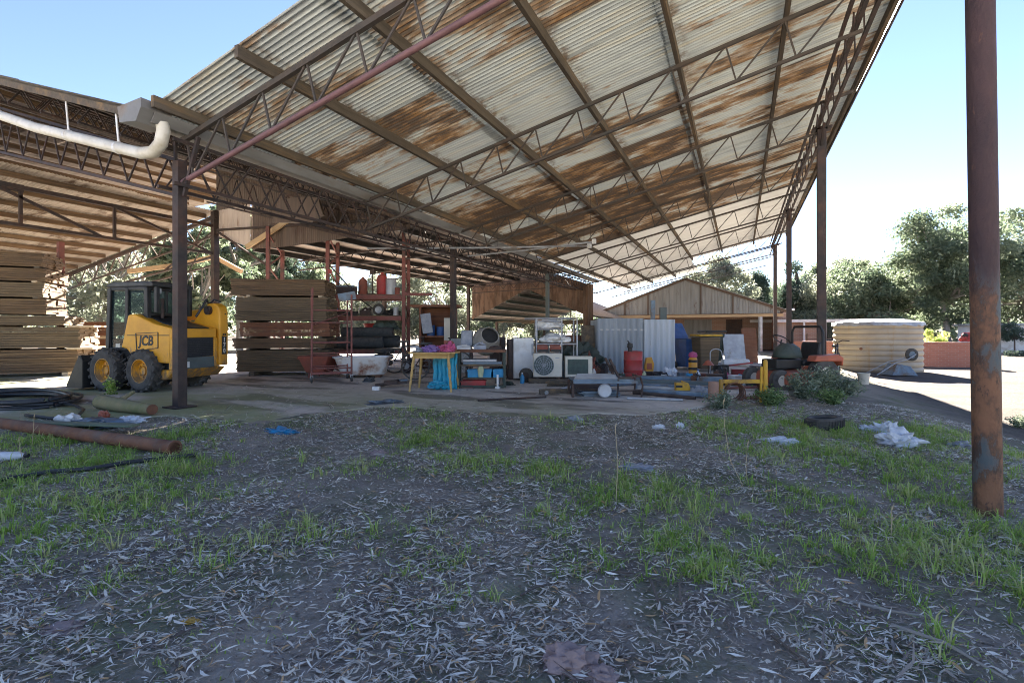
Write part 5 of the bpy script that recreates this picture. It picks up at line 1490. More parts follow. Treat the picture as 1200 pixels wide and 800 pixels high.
p = G(536, 455)
wbq = thing('workbench', 'dark steel workbench with green legs and lower shelves right of the turquoise tarp', 'workbench', p, YAW + .05)
Lw_ = .92
b = MB(); b.b2((-.02, 0, .68), (Lw_, .6, .73)); b.build('worktop', MAT['rust'], wbq)
for x, y in ((0, .02), (Lw_ - .05, .02), (0, .55), (Lw_ - .05, .55)):
    b = MB(); b.b2((x, y, 0), (x + .045, y + .045, .678)); b.build('leg', MAT['green_dark'], wbq)
b = MB(); b.b2((.046, .03, .42), (Lw_ - .051, .58, .45)); b.build('shelf', MAT['timber_grey'], wbq)
b = MB(); b.bar((.0, .0, .04), (Lw_, .0, .04), .03); b.bar((.3, -.03, .02), (Lw_ - .02, -.03, .02), .02); b.build('foot_rail', MAT['green_dark'], wbq)
Mw = Matrix.Translation(p) @ Matrix.Rotation(YAW + .05, 4, 'Z')
def onb(x, y, z): return Mw @ Vector((x, y, z))
def crate(w, d, h, mt, nm, lab, loc, rz, cat='crate', grp=None):
    t = thing(nm, lab, cat, loc, rz, grp)
    b = MB(); th = .012
    b.b2((-w / 2, -d / 2, 0), (w / 2, d / 2, th)); b.b2((-w / 2, -d / 2, th), (w / 2, -d / 2 + th, h)); b.b2((-w / 2, d / 2 - th, th), (w / 2, d / 2, h))
    b.b2((-w / 2, -d / 2 + th, th), (-w / 2 + th, d / 2 - th, h)); b.b2((w / 2 - th, -d / 2 + th, th), (w / 2, d / 2 - th, h))
    b.build('body', MAT[mt], t)
    b = MB(); 
    for x0, y0, x1, y1 in ((-w / 2 - .012, -d / 2 - .012, w / 2 + .012, -d / 2 - .001), (-w / 2 - .012, d / 2 + .001, w / 2 + .012, d / 2 + .012)): b.b2((x0, y0, h - .03), (x1, y1, h + .004))
    b.build('rim', MAT[mt], t)
    return t
for k, (x, lab) in enumerate(((.30, 'blue plastic tub at the left under the workbench'), (.55, 'blue plastic tub in the middle under the workbench'), (.78, 'blue plastic tub at the right under the workbench'))):
    crate(.21, .26, .14, 'blue', 'tub', lab, onb(x, .2, .20), YAW + random.uniform(-.1, .1), 'tub', 'blue tubs under the workbench')
b = MB(); b.b2((.12, .03, .175), (Lw_ - .06, .5, .195)); b.build('low_shelf', MAT['timber_grey'], wbq)
crate(.46, .3, .13, 'red', 'crate', 'long low red crate on the concrete under the workbench', onb(.30, .25, .0), YAW, 'crate')
b = MB(); b.lathe([(0, 0), (.045, 0), (.06, .14), (.04, .2), (0, .2)], 14); simple('funnel', [('cone', b, 'lime')], 'pale greenish funnel hanging at the front of the workbench', 'funnel', onb(.44, -.07, .22))
b = MB(); b.box((0, 0, .13), (.03, .03, .26)); b.box((0, 0, .02), (.08, .06, .04)); simple('white_bracket', [('bracket', b, 'white')], 'white bracket leaning at the right front of the workbench', 'bracket', onb(.76, -.07, 0))
for x, w, h, mt, nm, lab in ((.1, .3, .07, 'white', 'carton', 'white flat carton on the left of the workbench top'), (.42, .24, .12, 'grey_cloth', 'tool_heap', 'grey tangle of tools on the workbench top'), (.72, .25, .05, 'steel_dark', 'steel_offcut', 'dark steel offcut on the right of the workbench top')):
    b = MB(); b.b2((-w / 2, -.12, 0), (w / 2, .12, h * .6)); b.tube([(-w * .4, 0, h * .6), (0, -.05, h), (w * .4, .04, h * .7)], .02, 8); b.tube([(-w * .3, .08, h * .6), (w * .2, .05, h * 1.1)], .015, 8)
    simple(nm, [('piece', b, mt)], lab, 'tools', onb(x, .28, .733), YAW)
for k, (z, nmat) in enumerate(((.453, 'steel_blue'), (.50, 'zinc'))):
    b = MB(); b.b2((.1, .08, z), (.84 - .1 * k, .4, z + .04)); o = b.build('steel_plate', MAT[nmat]); o.location = p; o.rotation_euler = (0, 0, YAW + .05)
    tag(o, ('lower blue grey' if k == 0 else 'upper pale') + ' steel plate on the workbench shelf', 'plate')
# cement mixer behind the bench
p = PD(566, 420, 11.0); p.z = SLAB
cm = thing('cement_mixer', 'grey cement crusted mixer with open round drum behind the workbench', 'cement mixer', p, YAW)
fwd = Vector((.30, -.80, .42)).normalized(); rot = fwd.to_track_quat('Z', 'Y').to_matrix().to_4x4(); mm = Matrix.Translation((.08, 0, .86)) @ rot
b = MB(); b.lathe([(.0, -.36), (.16, -.36), (.30, -.16), (.32, .02), (.22, .26), (.205, .30), (.19, .30), (.20, .24), (.29, .02), (.27, -.14), (.0, -.32)], 28, mm); b.build('drum', MAT['concrete_mixer'], cm, smooth=True)
b = MB(); b.lathe([(0, .0), (.285, .0), (.2, .20), (0, .2)], 24, mm); b.build('drum_mouth', MAT['black'], cm)
b = MB(); b.tube([(-.35, -.1, 0), (-.25, 0, .5), (-.3, 0, .9)], .03, 8); b.tube([(.42, .2, 0), (.4, .1, .5), (.38, 0, .9)], .03, 8); b.bar((-.3, -.1, .3), (.4, .1, .3), .05); b.tube([(-.35, .35, 0), (-.28, 0, .6)], .025, 8); b.build('frame', MAT['steel_dark'], cm)
b = MB(); b.box((-.36, 0, .92), (.26, .3, .36)); b.build('motor_box', MAT['grey_cloth'], cm, bevel=.04)
b = MB(); b.lathe([(0, -.04), (.13, -.04), (.15, 0), (.13, .04), (0, .04)], 18, Matrix.Translation((-.38, .3, .15)) @ Matrix.Rotation(R(90), 4, 'Y')); b.build('wheel', MAT['rubber'], cm, smooth=True)

# ================================================================== white fridge, tube rack, air conditioners
p = G(602, 445)
fr = thing('bar_fridge', 'white bar fridge standing on end, door side to the yard', 'fridge', p, YAW + .12)
b = MB(); b.b2((0, .05, .02), (.45, .48, .93)); b.build('body', MAT['white'], fr, bevel=.015)
b = MB(); b.b2((0, 0, .03), (.45, .045, .93)); b.build('door', MAT['white'], fr, bevel=.012)
b = MB(); b.b2((-.10, .08, .0), (-.008, .5, .90)); b.build('back_panel', MAT['steel_dark'], fr)
b = MB(); b.b2((.40, -.02, .55), (.43, -.002, .8)); b.build('handle', MAT['zinc'], fr)
p = G(612, 447)
b = MB(); b.lathe([(.06, -.05), (.13, -.05), (.15, 0), (.13, .05), (.06, .05)], 22, Matrix.Translation((.08, -.06, .15)) @ Matrix.Rotation(R(90), 4, 'X'), closed=True); c = MB(); c.lathe([(0, -.03), (.06, -.03), (.06, .03), (0, .03)], 14, Matrix.Translation((.08, -.06, .15)) @ Matrix.Rotation(R(90), 4, 'X'))
simple('trolley_wheel', [('tyre', b, 'rubber'), ('hub', c, 'steel_dark')], 'small black wheel leaning against the foot of the white fridge', 'wheel', p, YAW)

p = G(629, 446)
rk = thing('tube_rack', 'pale steel tube rack holding white sacks above the air conditioners', 'rack', p, YAW)
Wr = .88; Dr = .6; Hr = 1.36
b = MB()
for x in (0, Wr * .62, Wr):
    for y in (0, Dr): b.tube([(x, y, 0), (x, y, Hr)], .016, 8)
for y in (0, Dr): b.tube([(-.25, y, Hr), (Wr, y, Hr)], .016, 8); b.tube([(0, y, 1.12), (Wr * .62, y, 1.12)], .014, 8); b.tube([(0, y, .80), (Wr, y, .80)], .014, 8)
for x in (0, Wr * .62, Wr):
    b.tube([(x, 0, Hr), (x, Dr, Hr)], .014, 8); b.tube([(x, 0, .8), (x, Dr, .8)], .014, 8)
b.tube([(0, 0, 1.3), (Wr * .62, 0, 1.3)], .016, 8)
b.build('frame', MAT['zinc'], rk, smooth=True)
b = MB(); b.b2((.02, .02, .82), (Wr - .02, Dr - .02, .84)); b.build('deck', MAT['timber_grey'], rk)
b = MB(); b.b2((.02, .02, 1.135), (Wr * .6, Dr - .02, 1.15)); b.build('deck', MAT['timber_grey'], rk)
Mr = Matrix.Translation(p) @ Matrix.Rotation(YAW, 4, 'Z')
def onr(x, y, z): return Mr @ Vector((x, y, z))
for x, z, sz, lab, sd in ((.30, 1.15, (.27, .2, .13), 'upper white sack on the tube rack', 81), (.42, .84, (.30, .2, .14), 'lower white sack on the tube rack', 82)):
    b = MB(); b.blob((0, 0, sz[2] * .3), sz, 3, .25, 1.8, sd); o = b.build('white_sack', MAT['white'], smooth=True, angle=50); o.location = onr(x, .25, z); o.rotation_euler = (0, 0, YAW); tag(o, lab, 'sack')
for x, lab in ((.12, 'small red motor on top of the left air conditioner'), (.40, 'red and black motor right of the small red motor')):
    b = MB(); b.lathe([(0, -.12), (.07, -.12), (.08, 0), (.07, .1), (.02, .12), (0, .12)], 14, Matrix.Translation((0, 0, .08)) @ Matrix.Rotation(R(90), 4, 'Y')); c = MB(); c.b2((-.1, -.07, 0), (.1, .07, .05))
    simple('red_motor', [('casing', b, 'rust_red'), ('base', c, 'black')], lab, 'motor', onr(x, -.12, .64), YAW)

def aircon(p, w, h, d, rz, label, fan):
    t = thing('air_conditioner', label, 'air conditioner', p, rz, 'air conditioner outdoor units')
    b = MB(); b.b2((0, 0, .03), (w, d, h)); b.build('casing', MAT['cream'], t, bevel=.015)
    for fx in (.05, w - .12):
        b = MB(); b.b2((fx, -.01, 0), (fx + .07, d, .03)); b.build('foot', MAT['steel_dark'], t)
    if fan:
        m = Matrix.Translation((w * .36, -.004, h * .53)) @ Matrix.Rotation(R(90), 4, 'X'); r = h * .40
        b = MB(); b.lathe([(0, 0), (r, 0), (r, .004), (0, .004)], 32, m); fo = b.build('fan_opening', MAT['grille_dark'], t)
        b = MB()
        for k in range(1, 6): b.lathe([(r * k / 5 - .004, .012), (r * k / 5 + .004, .012), (r * k / 5 + .004, .018), (r * k / 5 - .004, .018)], 28, m, closed=True)
        for k in range(12): a = math.pi * k / 6; b.bar(m @ Vector((0, 0, .014)), m @ Vector((r * math.cos(a), r * math.sin(a), .014)), .006)
        b.build('fan_guard', MAT['grey_cloth'], fo)
        b = MB(); b.b2((w * .76, -.006, h * .80), (w * .90, .0005, h * .84)); b.build('badge', MAT['grey_cloth'], t)
    else:
        b = MB(); b.b2((.05, -.006, .09), (w - .09, .0005, h - .06)); fo = b.build('coil', MAT['grille_dark'], t)
        b = MB()
        for k in range(14): b.b2((.05, -.014, .10 + k * (h - .17) / 14), (w - .09, -.008, .106 + k * (h - .17) / 14))
        for k in range(5): b.b2((.05 + k * (w - .145) / 4, -.02, .09), (.055 + k * (w - .145) / 4, -.0145, h - .06))
        b.build('grille', MAT['grille_dark'], fo)
p = G(625, 449); p2 = p + Vector((0, 0, .10))
b = MB(); b.b2((-.1, -.05, 0), (1.5, .35, .095)); o = b.build('timber_skid', MAT['timber_grey']); o.location = p; o.rotation_euler = (0, 0, YAW); tag(o, 'dark timber skid under the two air conditioners', 'skid')
aircon(p2, .60, .52, .28, YAW, 'cream air conditioner with a round fan grille below the tube rack', True)
p3 = Matrix.Translation(p) @ Matrix.Rotation(YAW, 4, 'Z') @ Vector((.66, -.02, .10))
aircon(p3, .56, .46, .28, YAW - .05, 'cream framed air conditioner with a square dark grille, right of the fan one', False)
b = MB(); b.bar((0, 0, 0), (.02, 0, .42), .1, .012); o = b.build('blue_lath', MAT['steel_blue']); o.location = onr(.55, -.2, .03); tag(o, 'narrow blue lath between the two air conditioners', 'lath')
p = G(660, 447); b = MB(); b.lathe([(0, 0), (.09, 0), (.1, .1), (.085, .1), (.08, .02), (0, .02)], 18); simple('bowl', [('bowl', b, 'white')], 'white bowl on the concrete before the air conditioners', 'bowl', p)
# dark heap behind
p = PD(680, 430, 12.6); p.z = SLAB
b = MB(); b.blob((0, 0, .22), (.48, .32, .50), 4, .3, 2.8, 91); o = b.build('tarp_heap', MAT['green_dark'], smooth=True, angle=40); o.location = p; o.rotation_euler = (0, 0, YAW); tag(o, 'dark green tarp heap behind the air conditioners', 'tarp')
p = PD(692, 432, 11.6); p.z = SLAB
b = MB(); b.blob((0, 0, .14), (.14, .14, .3), 3, .4, 3, 93); o = b.build('scrap_bundle', MAT['rust_red'], smooth=True, angle=40); o.location = p; tag(o, 'rust red scrap bundle left of the corrugated shed', 'scrap')
b = MB(); b.blob((0, 0, .1), (.12, .1, .18), 3, .4, 3, 94); o = b.build('white_scrap', MAT['plastic_film'], smooth=True, angle=40); o.location = p + Vector((-.25, -.3, 0)); tag(o, 'white plastic scrap beside the rust red bundle', 'scrap')

# ================================================================== corrugated garden shed
c0 = G(700, 436); c1 = G(790, 436)
c1 = c0 + (c1 - c0).normalized() * ((c1 - c0).length)
dx = c1 - c0; Lg = dx.length
gs = thing('corrugated_shed', 'small blue grey corrugated steel shed, its right half lighter, under the far roof', 'shed', c0, math.atan2(dx.y, dx.x))
Hg = 1.42; hf = Lg * .60
b = MB(); b.corr((0, 0, .0), (1, 0, 0), (0, 0, 1), hf, Hg, .15, .02, 8, 2, .3); b.build('front_sheet', MAT['shed_sheet'], gs, smooth=True, angle=60)
b = MB(); b.corr((hf + .01, -.03, .0), (1, 0, 0), (0, 0, 1), Lg - hf, Hg - .03, .15, .02, 8, 2, .6); b.build('front_sheet', MAT['shed_sheet_light'], gs, smooth=True, angle=60)
b = MB(); b.corr((Lg, 0, 0), (0, 1, 0), (0, 0, 1), 1.0, Hg - .04, .15, .02, 8, 2, .5); b.corr((0, 0, 0), (0, 1, 0), (0, 0, 1), 1.0, Hg - .04, .15, .02, 8, 2, .5); b.corr((0, 1.0, 0), (1, 0, 0), (0, 0, 1), Lg, Hg - .04, .15, .02, 8, 2, .5); b.build('side_sheet', MAT['shed_sheet'], gs, smooth=True, angle=60)
b = MB(); b.b2((.03, .04, Hg - .12), (Lg - .03, .97, Hg - .09)); b.build('roof', MAT['zinc'], gs)
b = MB(); b.bar((0, .02, Hg - .3), (Lg, .02, Hg - .3), .04); b.build('rail', MAT['zinc'], gs)
for px, top, lab, w in ((765, 352, 'tall pale blue post standing behind the corrugated shed', .12), (777, 360, 'dark blue grey post behind the right of the corrugated shed', .2)):
    p = PD(px, 380, 15.2); zt_ = CZ + (388 - top) / F_PX * 15.2
    t = thing('steel_post', lab, 'post', (p.x, p.y, SLAB), YAW)
    b = MB(); b.b2((-w / 2, -.05, .02), (w / 2, .05, zt_ - SLAB)); b.build('post', MAT['steel_blue' if w < .15 else 'steel_green'], t)
    b = MB(); b.b2((-w, -.12, 0), (w, .12, .02)); b.build('base_plate', MAT['steel_dark'], t)

# red drum etc. in front of it
p = G(742, 444)
rd_ = thing('red_drum', 'scuffed red steel drum with a dark pump on top, before the corrugated shed', 'drum', p)
b = MB(); b.lathe([(0, 0), (.205, 0), (.21, .02), (.205, .04), (.205, .19), (.215, .21), (.205, .23), (.205, .41), (.215, .43), (.205, .45), (.205, .60), (.21, .62), (.2, .63), (.19, .61), (0, .61)], 30); b.build('drum', MAT['red'], rd_, smooth=True, angle=40)
b = MB(); b.lathe([(0, .61), (.05, .61), (.05, .70), (.07, .72), (.06, .80), (0, .82)], 14, Matrix.Translation((-.07, 0, 0))); b.tube([(-.07, 0, .8), (-.1, -.08, .86), (-.06, -.15, .8)], .015, 6); b.build('pump', MAT['black'], rd_, smooth=True)
b = MB(); b.b2((-.19, -.3, 0), (.12, -.22, .16)); b.build('toe_board', MAT['red'], rd_, bevel=.01)
p = G(760, 440)
b = MB(); b.prism([(-.08, 0), (.1, 0), (.12, .18), (.06, .34), (-.06, .32), (-.1, .12)], -.06, .06, 'y'); c = MB(); c.b2((-.06, -.075, .05), (.06, -.062, .2)); simple('yellow_case', [('case', b, 'yellow'), ('pad', c, 'orange')], 'yellow orange plastic case beside the red drum', 'case', p + Vector((0, 0, .11)), YAW)
p = G(768, 441); crate(.5, .3, .10, 'steel_dark', 'low_crate', 'low dark crate of oddments under the yellow case', p, YAW, 'crate')
b = MB(); b.blob((0, 0, .05), (.15, .1, .09), 3, .4, 2.5, 95); o = b.build('black_bag', MAT['black_plastic'], smooth=True, angle=40); o.location = G(775, 443); tag(o, 'small black bag right of the yellow case', 'bag')
b = MB(); b.blob((0, 0, .08), (.13, .11, .14), 3, .4, 2.5, 97); o = b.build('clear_bag', MAT['plastic_film'], smooth=True, angle=40); o.location = G(786, 443); tag(o, 'whitish plastic bag at the right foot of the corrugated shed', 'bag')

# ================================================================== flat steel trolley, steel sections
p = G(672, 466)
tr = thing('flat_trolley', 'low blue grey steel trolley with a round wheel disc and raised back at right', 'trolley', p, YAW + .05)
b = MB(); b.b2((0, 0, .27), (1.0, .5, .30)); b.bar((0, 0, .25), (1.05, 0, .25), .04); b.bar((0, .5, .25), (1.05, .5, .25), .04); b.build('deck', MAT['steel_blue'], tr)
b = MB()
for k in range(7): b.b2((.02 + k * .02, .02 + k * .065, .303 + .006 * k), (.9 - .03 * k, .07 + k * .065, .318 + .006 * k))
b.build('slats', MAT['zinc'], tr)
b = MB(); b.bar((.78, .1, .30), (.62, .1, .62), .08, .03); b.bar((.78, .4, .30), (.62, .4, .62), .08, .03); b.bar((.70, .08, .46), (.70, .42, .46), .03, .1); b.build('backrest', MAT['steel_dark'], tr)
b = MB(); b.bar((.74, .0, .32), (1.1, .0, .34), .09, .02); b.tube([(1.1, 0, .34), (1.14, 0, .2), (1.12, 0, .0)], .016, 8); b.tube([(.74, 0, .3), (.72, 0, .0)], .016, 8); b.tube([(1.1, .0, .33), (1.1, .4, .34), (1.14, .4, .2), (1.12, .4, .0)], .016, 8); b.tube([(.72, 0, .1), (1.12, 0, .12)], .012, 8); b.build('handle_frame', MAT['steel_dark'], tr, smooth=True)
b = MB(); m = Matrix.Translation((.50, -.06, .12)) @ Matrix.Rotation(R(90), 4, 'X'); b.lathe([(0, .02), (.10, .025), (.115, .0), (.1, -.025), (0, -.02)], 26, m); b.build('wheel', MAT['zinc'], tr, smooth=True, angle=40)
b = MB(); b.bar((.0, .05, .0), (.0, .05, .25), .04); b.bar((.0, .45, .0), (.0, .45, .25), .04); b.bar((0, .25, .08), (.5, .25, .08), .06); b.build('leg', MAT['steel_dark'], tr)
for k, (px, py, L, z, mt, lab) in enumerate(((662, 461, .9, .02, 'timber_grey', 'dark timber length on the concrete left of the trolley'), (690, 455, .8, .02, 'steel_dark', 'dark steel length lying behind the trolley'))):
    p = G(px, py); b = MB(); b.b2((-L / 2, -.05, 0), (L / 2, .05, .08)); o = b.build('offcut', MAT[mt], bevel=.004); o.location = p; o.rotation_euler = (0, 0, YAW + .1 - .15 * k); tag(o, lab, 'offcut')
# long sections: hollow steel tubes
secs = [(752, 461, 838, 467, .045, .02, 'steel_blue', 'nearest long steel tube on the concrete, its open end at right'),
        (748, 458, 842, 464, .05, .02, 'zinc', 'second long steel tube behind the nearest one'),
        (745, 455, 843, 459, .06, .0, 'steel_blue', 'third long blue grey steel tube from the front'),
        (742, 451, 845, 455, .075, .0, 'steel_green', 'thick grey green steel tube behind the third one'),
        (745, 448, 846, 450, .09, .0, 'steel_blue', 'rear thickest blue steel section before the white bags')]
for x0, y0, x1, y1, w, dz, mt, lab in secs:
    a_ = G(x0, y0); b_ = G(x1, y1); d = b_ - a_; L = d.length
    rot = Matrix.Rotation(math.atan2(d.y, d.x), 4, 'Z')
    o_ = w * .8
    pr = [(-w, 0), (w, 0), (w, 2 * o_), (-w, 2 * o_)]; k2 = .82
    q_ = [(-w * k2, o_ - o_ * k2), (w * k2, o_ - o_ * k2), (w * k2, o_ + o_ * k2), (-w * k2, o_ + o_ * k2)]
    vs = []
    for x in (0, L):
        for (y, z) in pr: vs.append((x, y, z))
        for (y, z) in q_: vs.append((x, y, z))
    fs = []
    for i in range(4):
        jn = (i + 1) % 4
        fs += [(i, jn, 8 + jn, 8 + i), (4 + i, 12 + i, 12 + jn, 4 + jn), (i, 4 + i, 4 + jn, jn), (8 + i, 8 + jn, 12 + jn, 12 + i)]
    b = MB(); b.add([rot @ Vector(v) for v in vs], fs); o = b.build('steel_tube', MAT[mt]); o.location = a_ + Vector((0, 0, dz)); tag(o, lab, 'steel tube', 'steel tubes stacked on the slab')
a_ = G(800, 466); b_ = G(818, 459)
p = G(795, 463); b = MB(); b.b2((-.05, -.05, 0), (.06, .05, .13)); b.prism([(.06, 0), (.2, 0), (.16, .12), (.06, .16)], -.04, .04, 'y'); c = MB(); c.b2((-.06, -.055, .05), (.05, -.051, .09))
simple('pipe_clamp', [('body', b, 'yellow_dull'), ('band', c, 'black')], 'small yellow clamp sitting on the steel tubes', 'clamp', p + Vector((0, 0, .085)), YAW)
b = MB(); b.blob((0, 0, .05), (.14, .1, .1), 3, .4, 2.5, 101); o = b.build('grey_sack', MAT['grey_cloth'], smooth=True, angle=40); o.location = G(821, 464); tag(o, 'grey cloth sack at the right end of the steel tubes', 'sack')

# ================================================================== wheelie bins and safety cylinder
def bin_(p, rz, mt, lid, label, op=False, s=1.0):
    t = thing('wheelie_bin', label, 'wheelie bin', p, rz)
    b = MB(); vs = [(-.23, -.25, .06), (.23, -.25, .06), (.23, .25, .06), (-.23, .25, .06), (-.28, -.32, .92), (.28, -.32, .92), (.28, .34, .92), (-.28, .34, .92)]
    vs = [(x * s, y * s, z * s) for x, y, z in vs]
    b.add(vs, [(0, 1, 2, 3), (0, 1, 5, 4), (1, 2, 6, 5), (2, 3, 7, 6), (3, 0, 4, 7), (4, 5, 6, 7)]); b.build('body', MAT[mt], t, bevel=.03)
    b = MB()
    if op: b.box((0, .5 * s, 1.1 * s), (.6 * s, .05, .7 * s), Matrix.Rotation(R(-35), 3, 'X'))
    else: b.box((0, 0, .97 * s), (.62 * s, .74 * s, .06 * s))
    b.build('lid', MAT[lid], t, bevel=.02)
    for x in (-.27, .27):
        b = MB(); b.lathe([(0, -.03), (.09, -.03), (.1, 0), (.09, .03), (0, .03)], 16, Matrix.Translation((x * s, .25 * s, .1)) @ Matrix.Rotation(R(90), 4, 'Y')); b.build('wheel', MAT['rubber'], t, smooth=True)
bin_(PD(827, 428, 13.2) * 1.0, YAW, 'timber_pack_light', 'yellow_dull', 'brownish wheelie bin with a yellow lid under the far roof')
bin_(PD(806, 428, 14.0), YAW + .3, 'blue_deep', 'blue_deep', 'blue wheelie bin tipped open beside the corrugated shed', True, .95)
bin_(PD(834, 420, 16.5), YAW, 'green_dark', 'black', 'dark green bin in the shade before the old grey gable shed', False, 1.1)
for o in list(COL.objects):
    if o.name.startswith('wheelie_bin'): o.location.z = SLAB
p = G(812, 441)
sc_ = thing('safety_cylinder', 'yellow and black banded cylinder with a pink cap before the wheelie bins', 'cylinder', p)
b = MB(); b.lathe([(0, 0), (.10, 0), (.10, .42), (.07, .46), (0, .46)], 20); b.build('body', MAT['yellow'], sc_, smooth=True, angle=40)
b = MB()
for z in (.16, .34): b.lathe([(.102, z), (.104, z), (.104, z + .06), (.102, z + .06)], 20, None, closed=True)
b.build('band', MAT['black'], sc_)
b = MB(); b.lathe([(0, .46), (.09, .46), (.105, .51), (.08, .57), (0, .60)], 18); b.build('cap', MAT['pink'], sc_, smooth=True)
p = G(840, 440)
t = thing('hoop_stand', 'bent white tube hoop standing beside the yellow lidded bin', 'stand', p, YAW)
b = MB(); pts = [(-.16, 0, 0), (-.16, 0, .55)] + [(-.02 + .14 * math.cos(a), 0, .55 + .10 * math.sin(a)) for a in np.linspace(math.pi, 0, 9)] + [(.15, 0, .40), (.1, 0, .25), (-.05, 0, .2)]; b.tube(pts, .014, 8); b.build('hoop', MAT['zinc'], t, smooth=True)
b = MB(); b.b2((-.22, -.08, 0), (.05, .08, .02)); b.build('foot', MAT['steel_dark'], t)
p = G(830, 443); t = thing('flood_lamp', 'small orange shaded work lamp on a stem beside the hoop stand', 'lamp', p)
b = MB(); b.tube([(0, 0, 0), (0, 0, .3)], .012, 8); b.build('stem', MAT['steel_dark'], t); b = MB(); b.lathe([(.0, .42), (.05, .40), (.13, .30), (.12, .30), (0, .37)], 18); b.build('shade', MAT['orange'], t, smooth=True)
# clutter between
items = [(845, 441, (.28, .22, .26), 'black', 'dark box in the clutter left of the white roll', 'box'), (868, 439, (.42, .24, .12), 'red', 'red flat box under the white roll', 'box'), (885, 440, (.22, .22, .22), 'steel_dark', 'dark box right of the white roll', 'box'),
         (822, 446, (.3, .2, .14), 'rust_red', 'rust red box in the clutter before the bins', 'box'), (800, 444, (.2, .18, .13), 'steel_blue', 'blue tin box right of the whitish bag', 'box'), (880, 447, (.26, .2, .16), 'red', 'red box low beside the yellow barrier', 'box'), (838, 448, (.34, .2, .16), 'steel_dark', 'dark low box before the hoop stand', 'box'), (862, 448, (.26, .18, .13), 'white', 'white low box in front of the red flat box', 'box'), (893, 441, (.16, .16, .2), 'cream', 'cream box between clutter and the orange mower', 'box')]
for px, py, sz, mt, lab, cat in items:
    p = G(px, py); t = thing('storage_box', lab, cat, p, YAW + random.uniform(-.4, .4))
    b = MB(); b.b2((-sz[0] / 2, -sz[1] / 2, 0), (sz[0] / 2, sz[1] / 2, sz[2])); b.build('body', MAT[mt], t, bevel=.012)
    b = MB(); b.b2((-sz[0] / 2 - .008, -sz[1] / 2 - .008, sz[2] + .001), (sz[0] / 2 + .008, sz[1] / 2 + .008, sz[2] + .02)); b.build('lid', MAT[mt], t, bevel=.004)
p = G(862, 440); b = MB(); b.tube([(-.32, 0, 0), (.0, .02, .01), (.32, .03, -.02)], [.09, .1, .095], 14); o = b.build('white_roll', MAT['white'], smooth=True, angle=50); o.location = p + Vector((0, 0, .32)); o.rotation_euler = (0, 0, YAW); tag(o, 'white rolled sheet lying on top of the clutter', 'roll')
b = MB(); b.bar((-.4, 0, 0), (.35, 0, .09), .06, .03); o = b.build('red_bar', MAT['red']); o.location = p + Vector((.05, -.25, .24)); o.rotation_euler = (0, 0, YAW); tag(o, 'red slanting bar in front of the white roll', 'bar')

# ================================================================== terracotta drum, yellow barrier, rusty coils
p = G(836, 468)
b = MB(); b.lathe([(0, 0), (.075, 0), (.078, .02), (.078, .27), (.072, .285), (.06, .275), (0, .275)], 22); c = MB(); c.lathe([(.079, .2), (.083, .2), (.083, .225), (.079, .225)], 22, None, closed=True); simple('pink_drum', [('body', b, 'terracotta'), ('band', c, 'terracotta')], 'small pinkish brown drum at the left end of the yellow barrier', 'drum', p)
a_ = drop(845, 466); b_ = drop(897, 472)
yb = thing('yellow_barrier', 'chipped yellow pipe barrier of two posts and a rail by the weeds', 'barrier', a_)
d = b_ - a_
b = MB(); b.tube([(0, 0, -.05), (0, 0, .30)], .035, 14); b.tube([(.03, 0, -.05), (.09, .1, .27)], .022, 10); b.build('post', MAT['yellow_dull'], yb, smooth=True, angle=50)
b = MB(); b.tube([(d.x, d.y, d.z - .1), (d.x, d.y, .60)], .032, 14); b.lathe([(.0, .60), (.034, .60), (.02, .63), (0, .635)], 14, Matrix.Translation((d.x, d.y, 0))); b.tube([(d.x - .07, d.y - .02, d.z - .1), (d.x - .055, d.y - .02, .52)], .02, 10); b.build('post', MAT['yellow_dull'], yb, smooth=True, angle=50)
b = MB(); b.bar((.03, 0, .27), (d.x - .03, d.y, .29), .04, .06); b.build('rail', MAT['yellow_dull'], yb)
for px, py, r, lab in ((862, 467, .15, 'left rusty wire coil under the yellow rail'), (880, 467, .17, 'right rusty wire coil under the yellow rail')):
    p = drop(px, py); t = thing('wire_coil', lab, 'wire coil', p, random.random())
    for k in range(4):
        b = MB(); c = Vector((0, .04 * k, r)); pts = [c + Vector((r * (1 - .06 * k) * math.cos(a), .02 * math.sin(2 * a + k), r * (1 - .06 * k) * math.sin(a))) for a in np.linspace(0, 2 * math.pi, 30)]
        b.tube(pts, .012, 6, cap=False); b.build('loop', MAT['rust'], t, smooth=True)

# ================================================================== orange ride-on mower with roll bar
p = drop(925, 455); p.z = max(p.z, gz(p.x, p.y))
mw_ = thing('ride_on_mower', 'orange red tractor mower with dark roll bar and green hood behind the weeds', 'mower', p, YAW + .25)
def mwheel(x, y, r, w):
    m = Matrix.Translation((x, y, r)) @ Matrix.Rotation(R(90), 4, 'X')
    b = MB(); b.lathe([(r * .5, -w / 2), (r * .85, -w / 2), (r, -w / 3), (r, w / 3), (r * .85, w / 2), (r * .5, w / 2)], 28, m, closed=True); o = b.build('wheel', MAT['rubber'], mw_, smooth=True, angle=40)
    b = MB(); b.lathe([(0, -w * .3), (r * .5, -w * .4), (r * .5, w * .4), (0, w * .3)], 18, m); b.build('rim', MAT['cream'], o)
mwheel(.35, -.42, .30, .2); mwheel(.35, .42, .30, .2); mwheel(-.55, -.35, .2, .14); mwheel(-.55, .35, .2, .14)
b = MB(); b.b2((-.5, -.52, .12), (.25, .52, .30)); b.prism([(-.52, .30), (.26, .30), (.2, .38), (-.45, .36)], -.5, .5, 'y'); b.build('mower_deck', MAT['orange'], mw_, bevel=.02)
b = MB(); b.b2((-.48, -.2, .4), (.1, .2, .58)); b.build('engine', MAT['black'], mw_, bevel=.02)
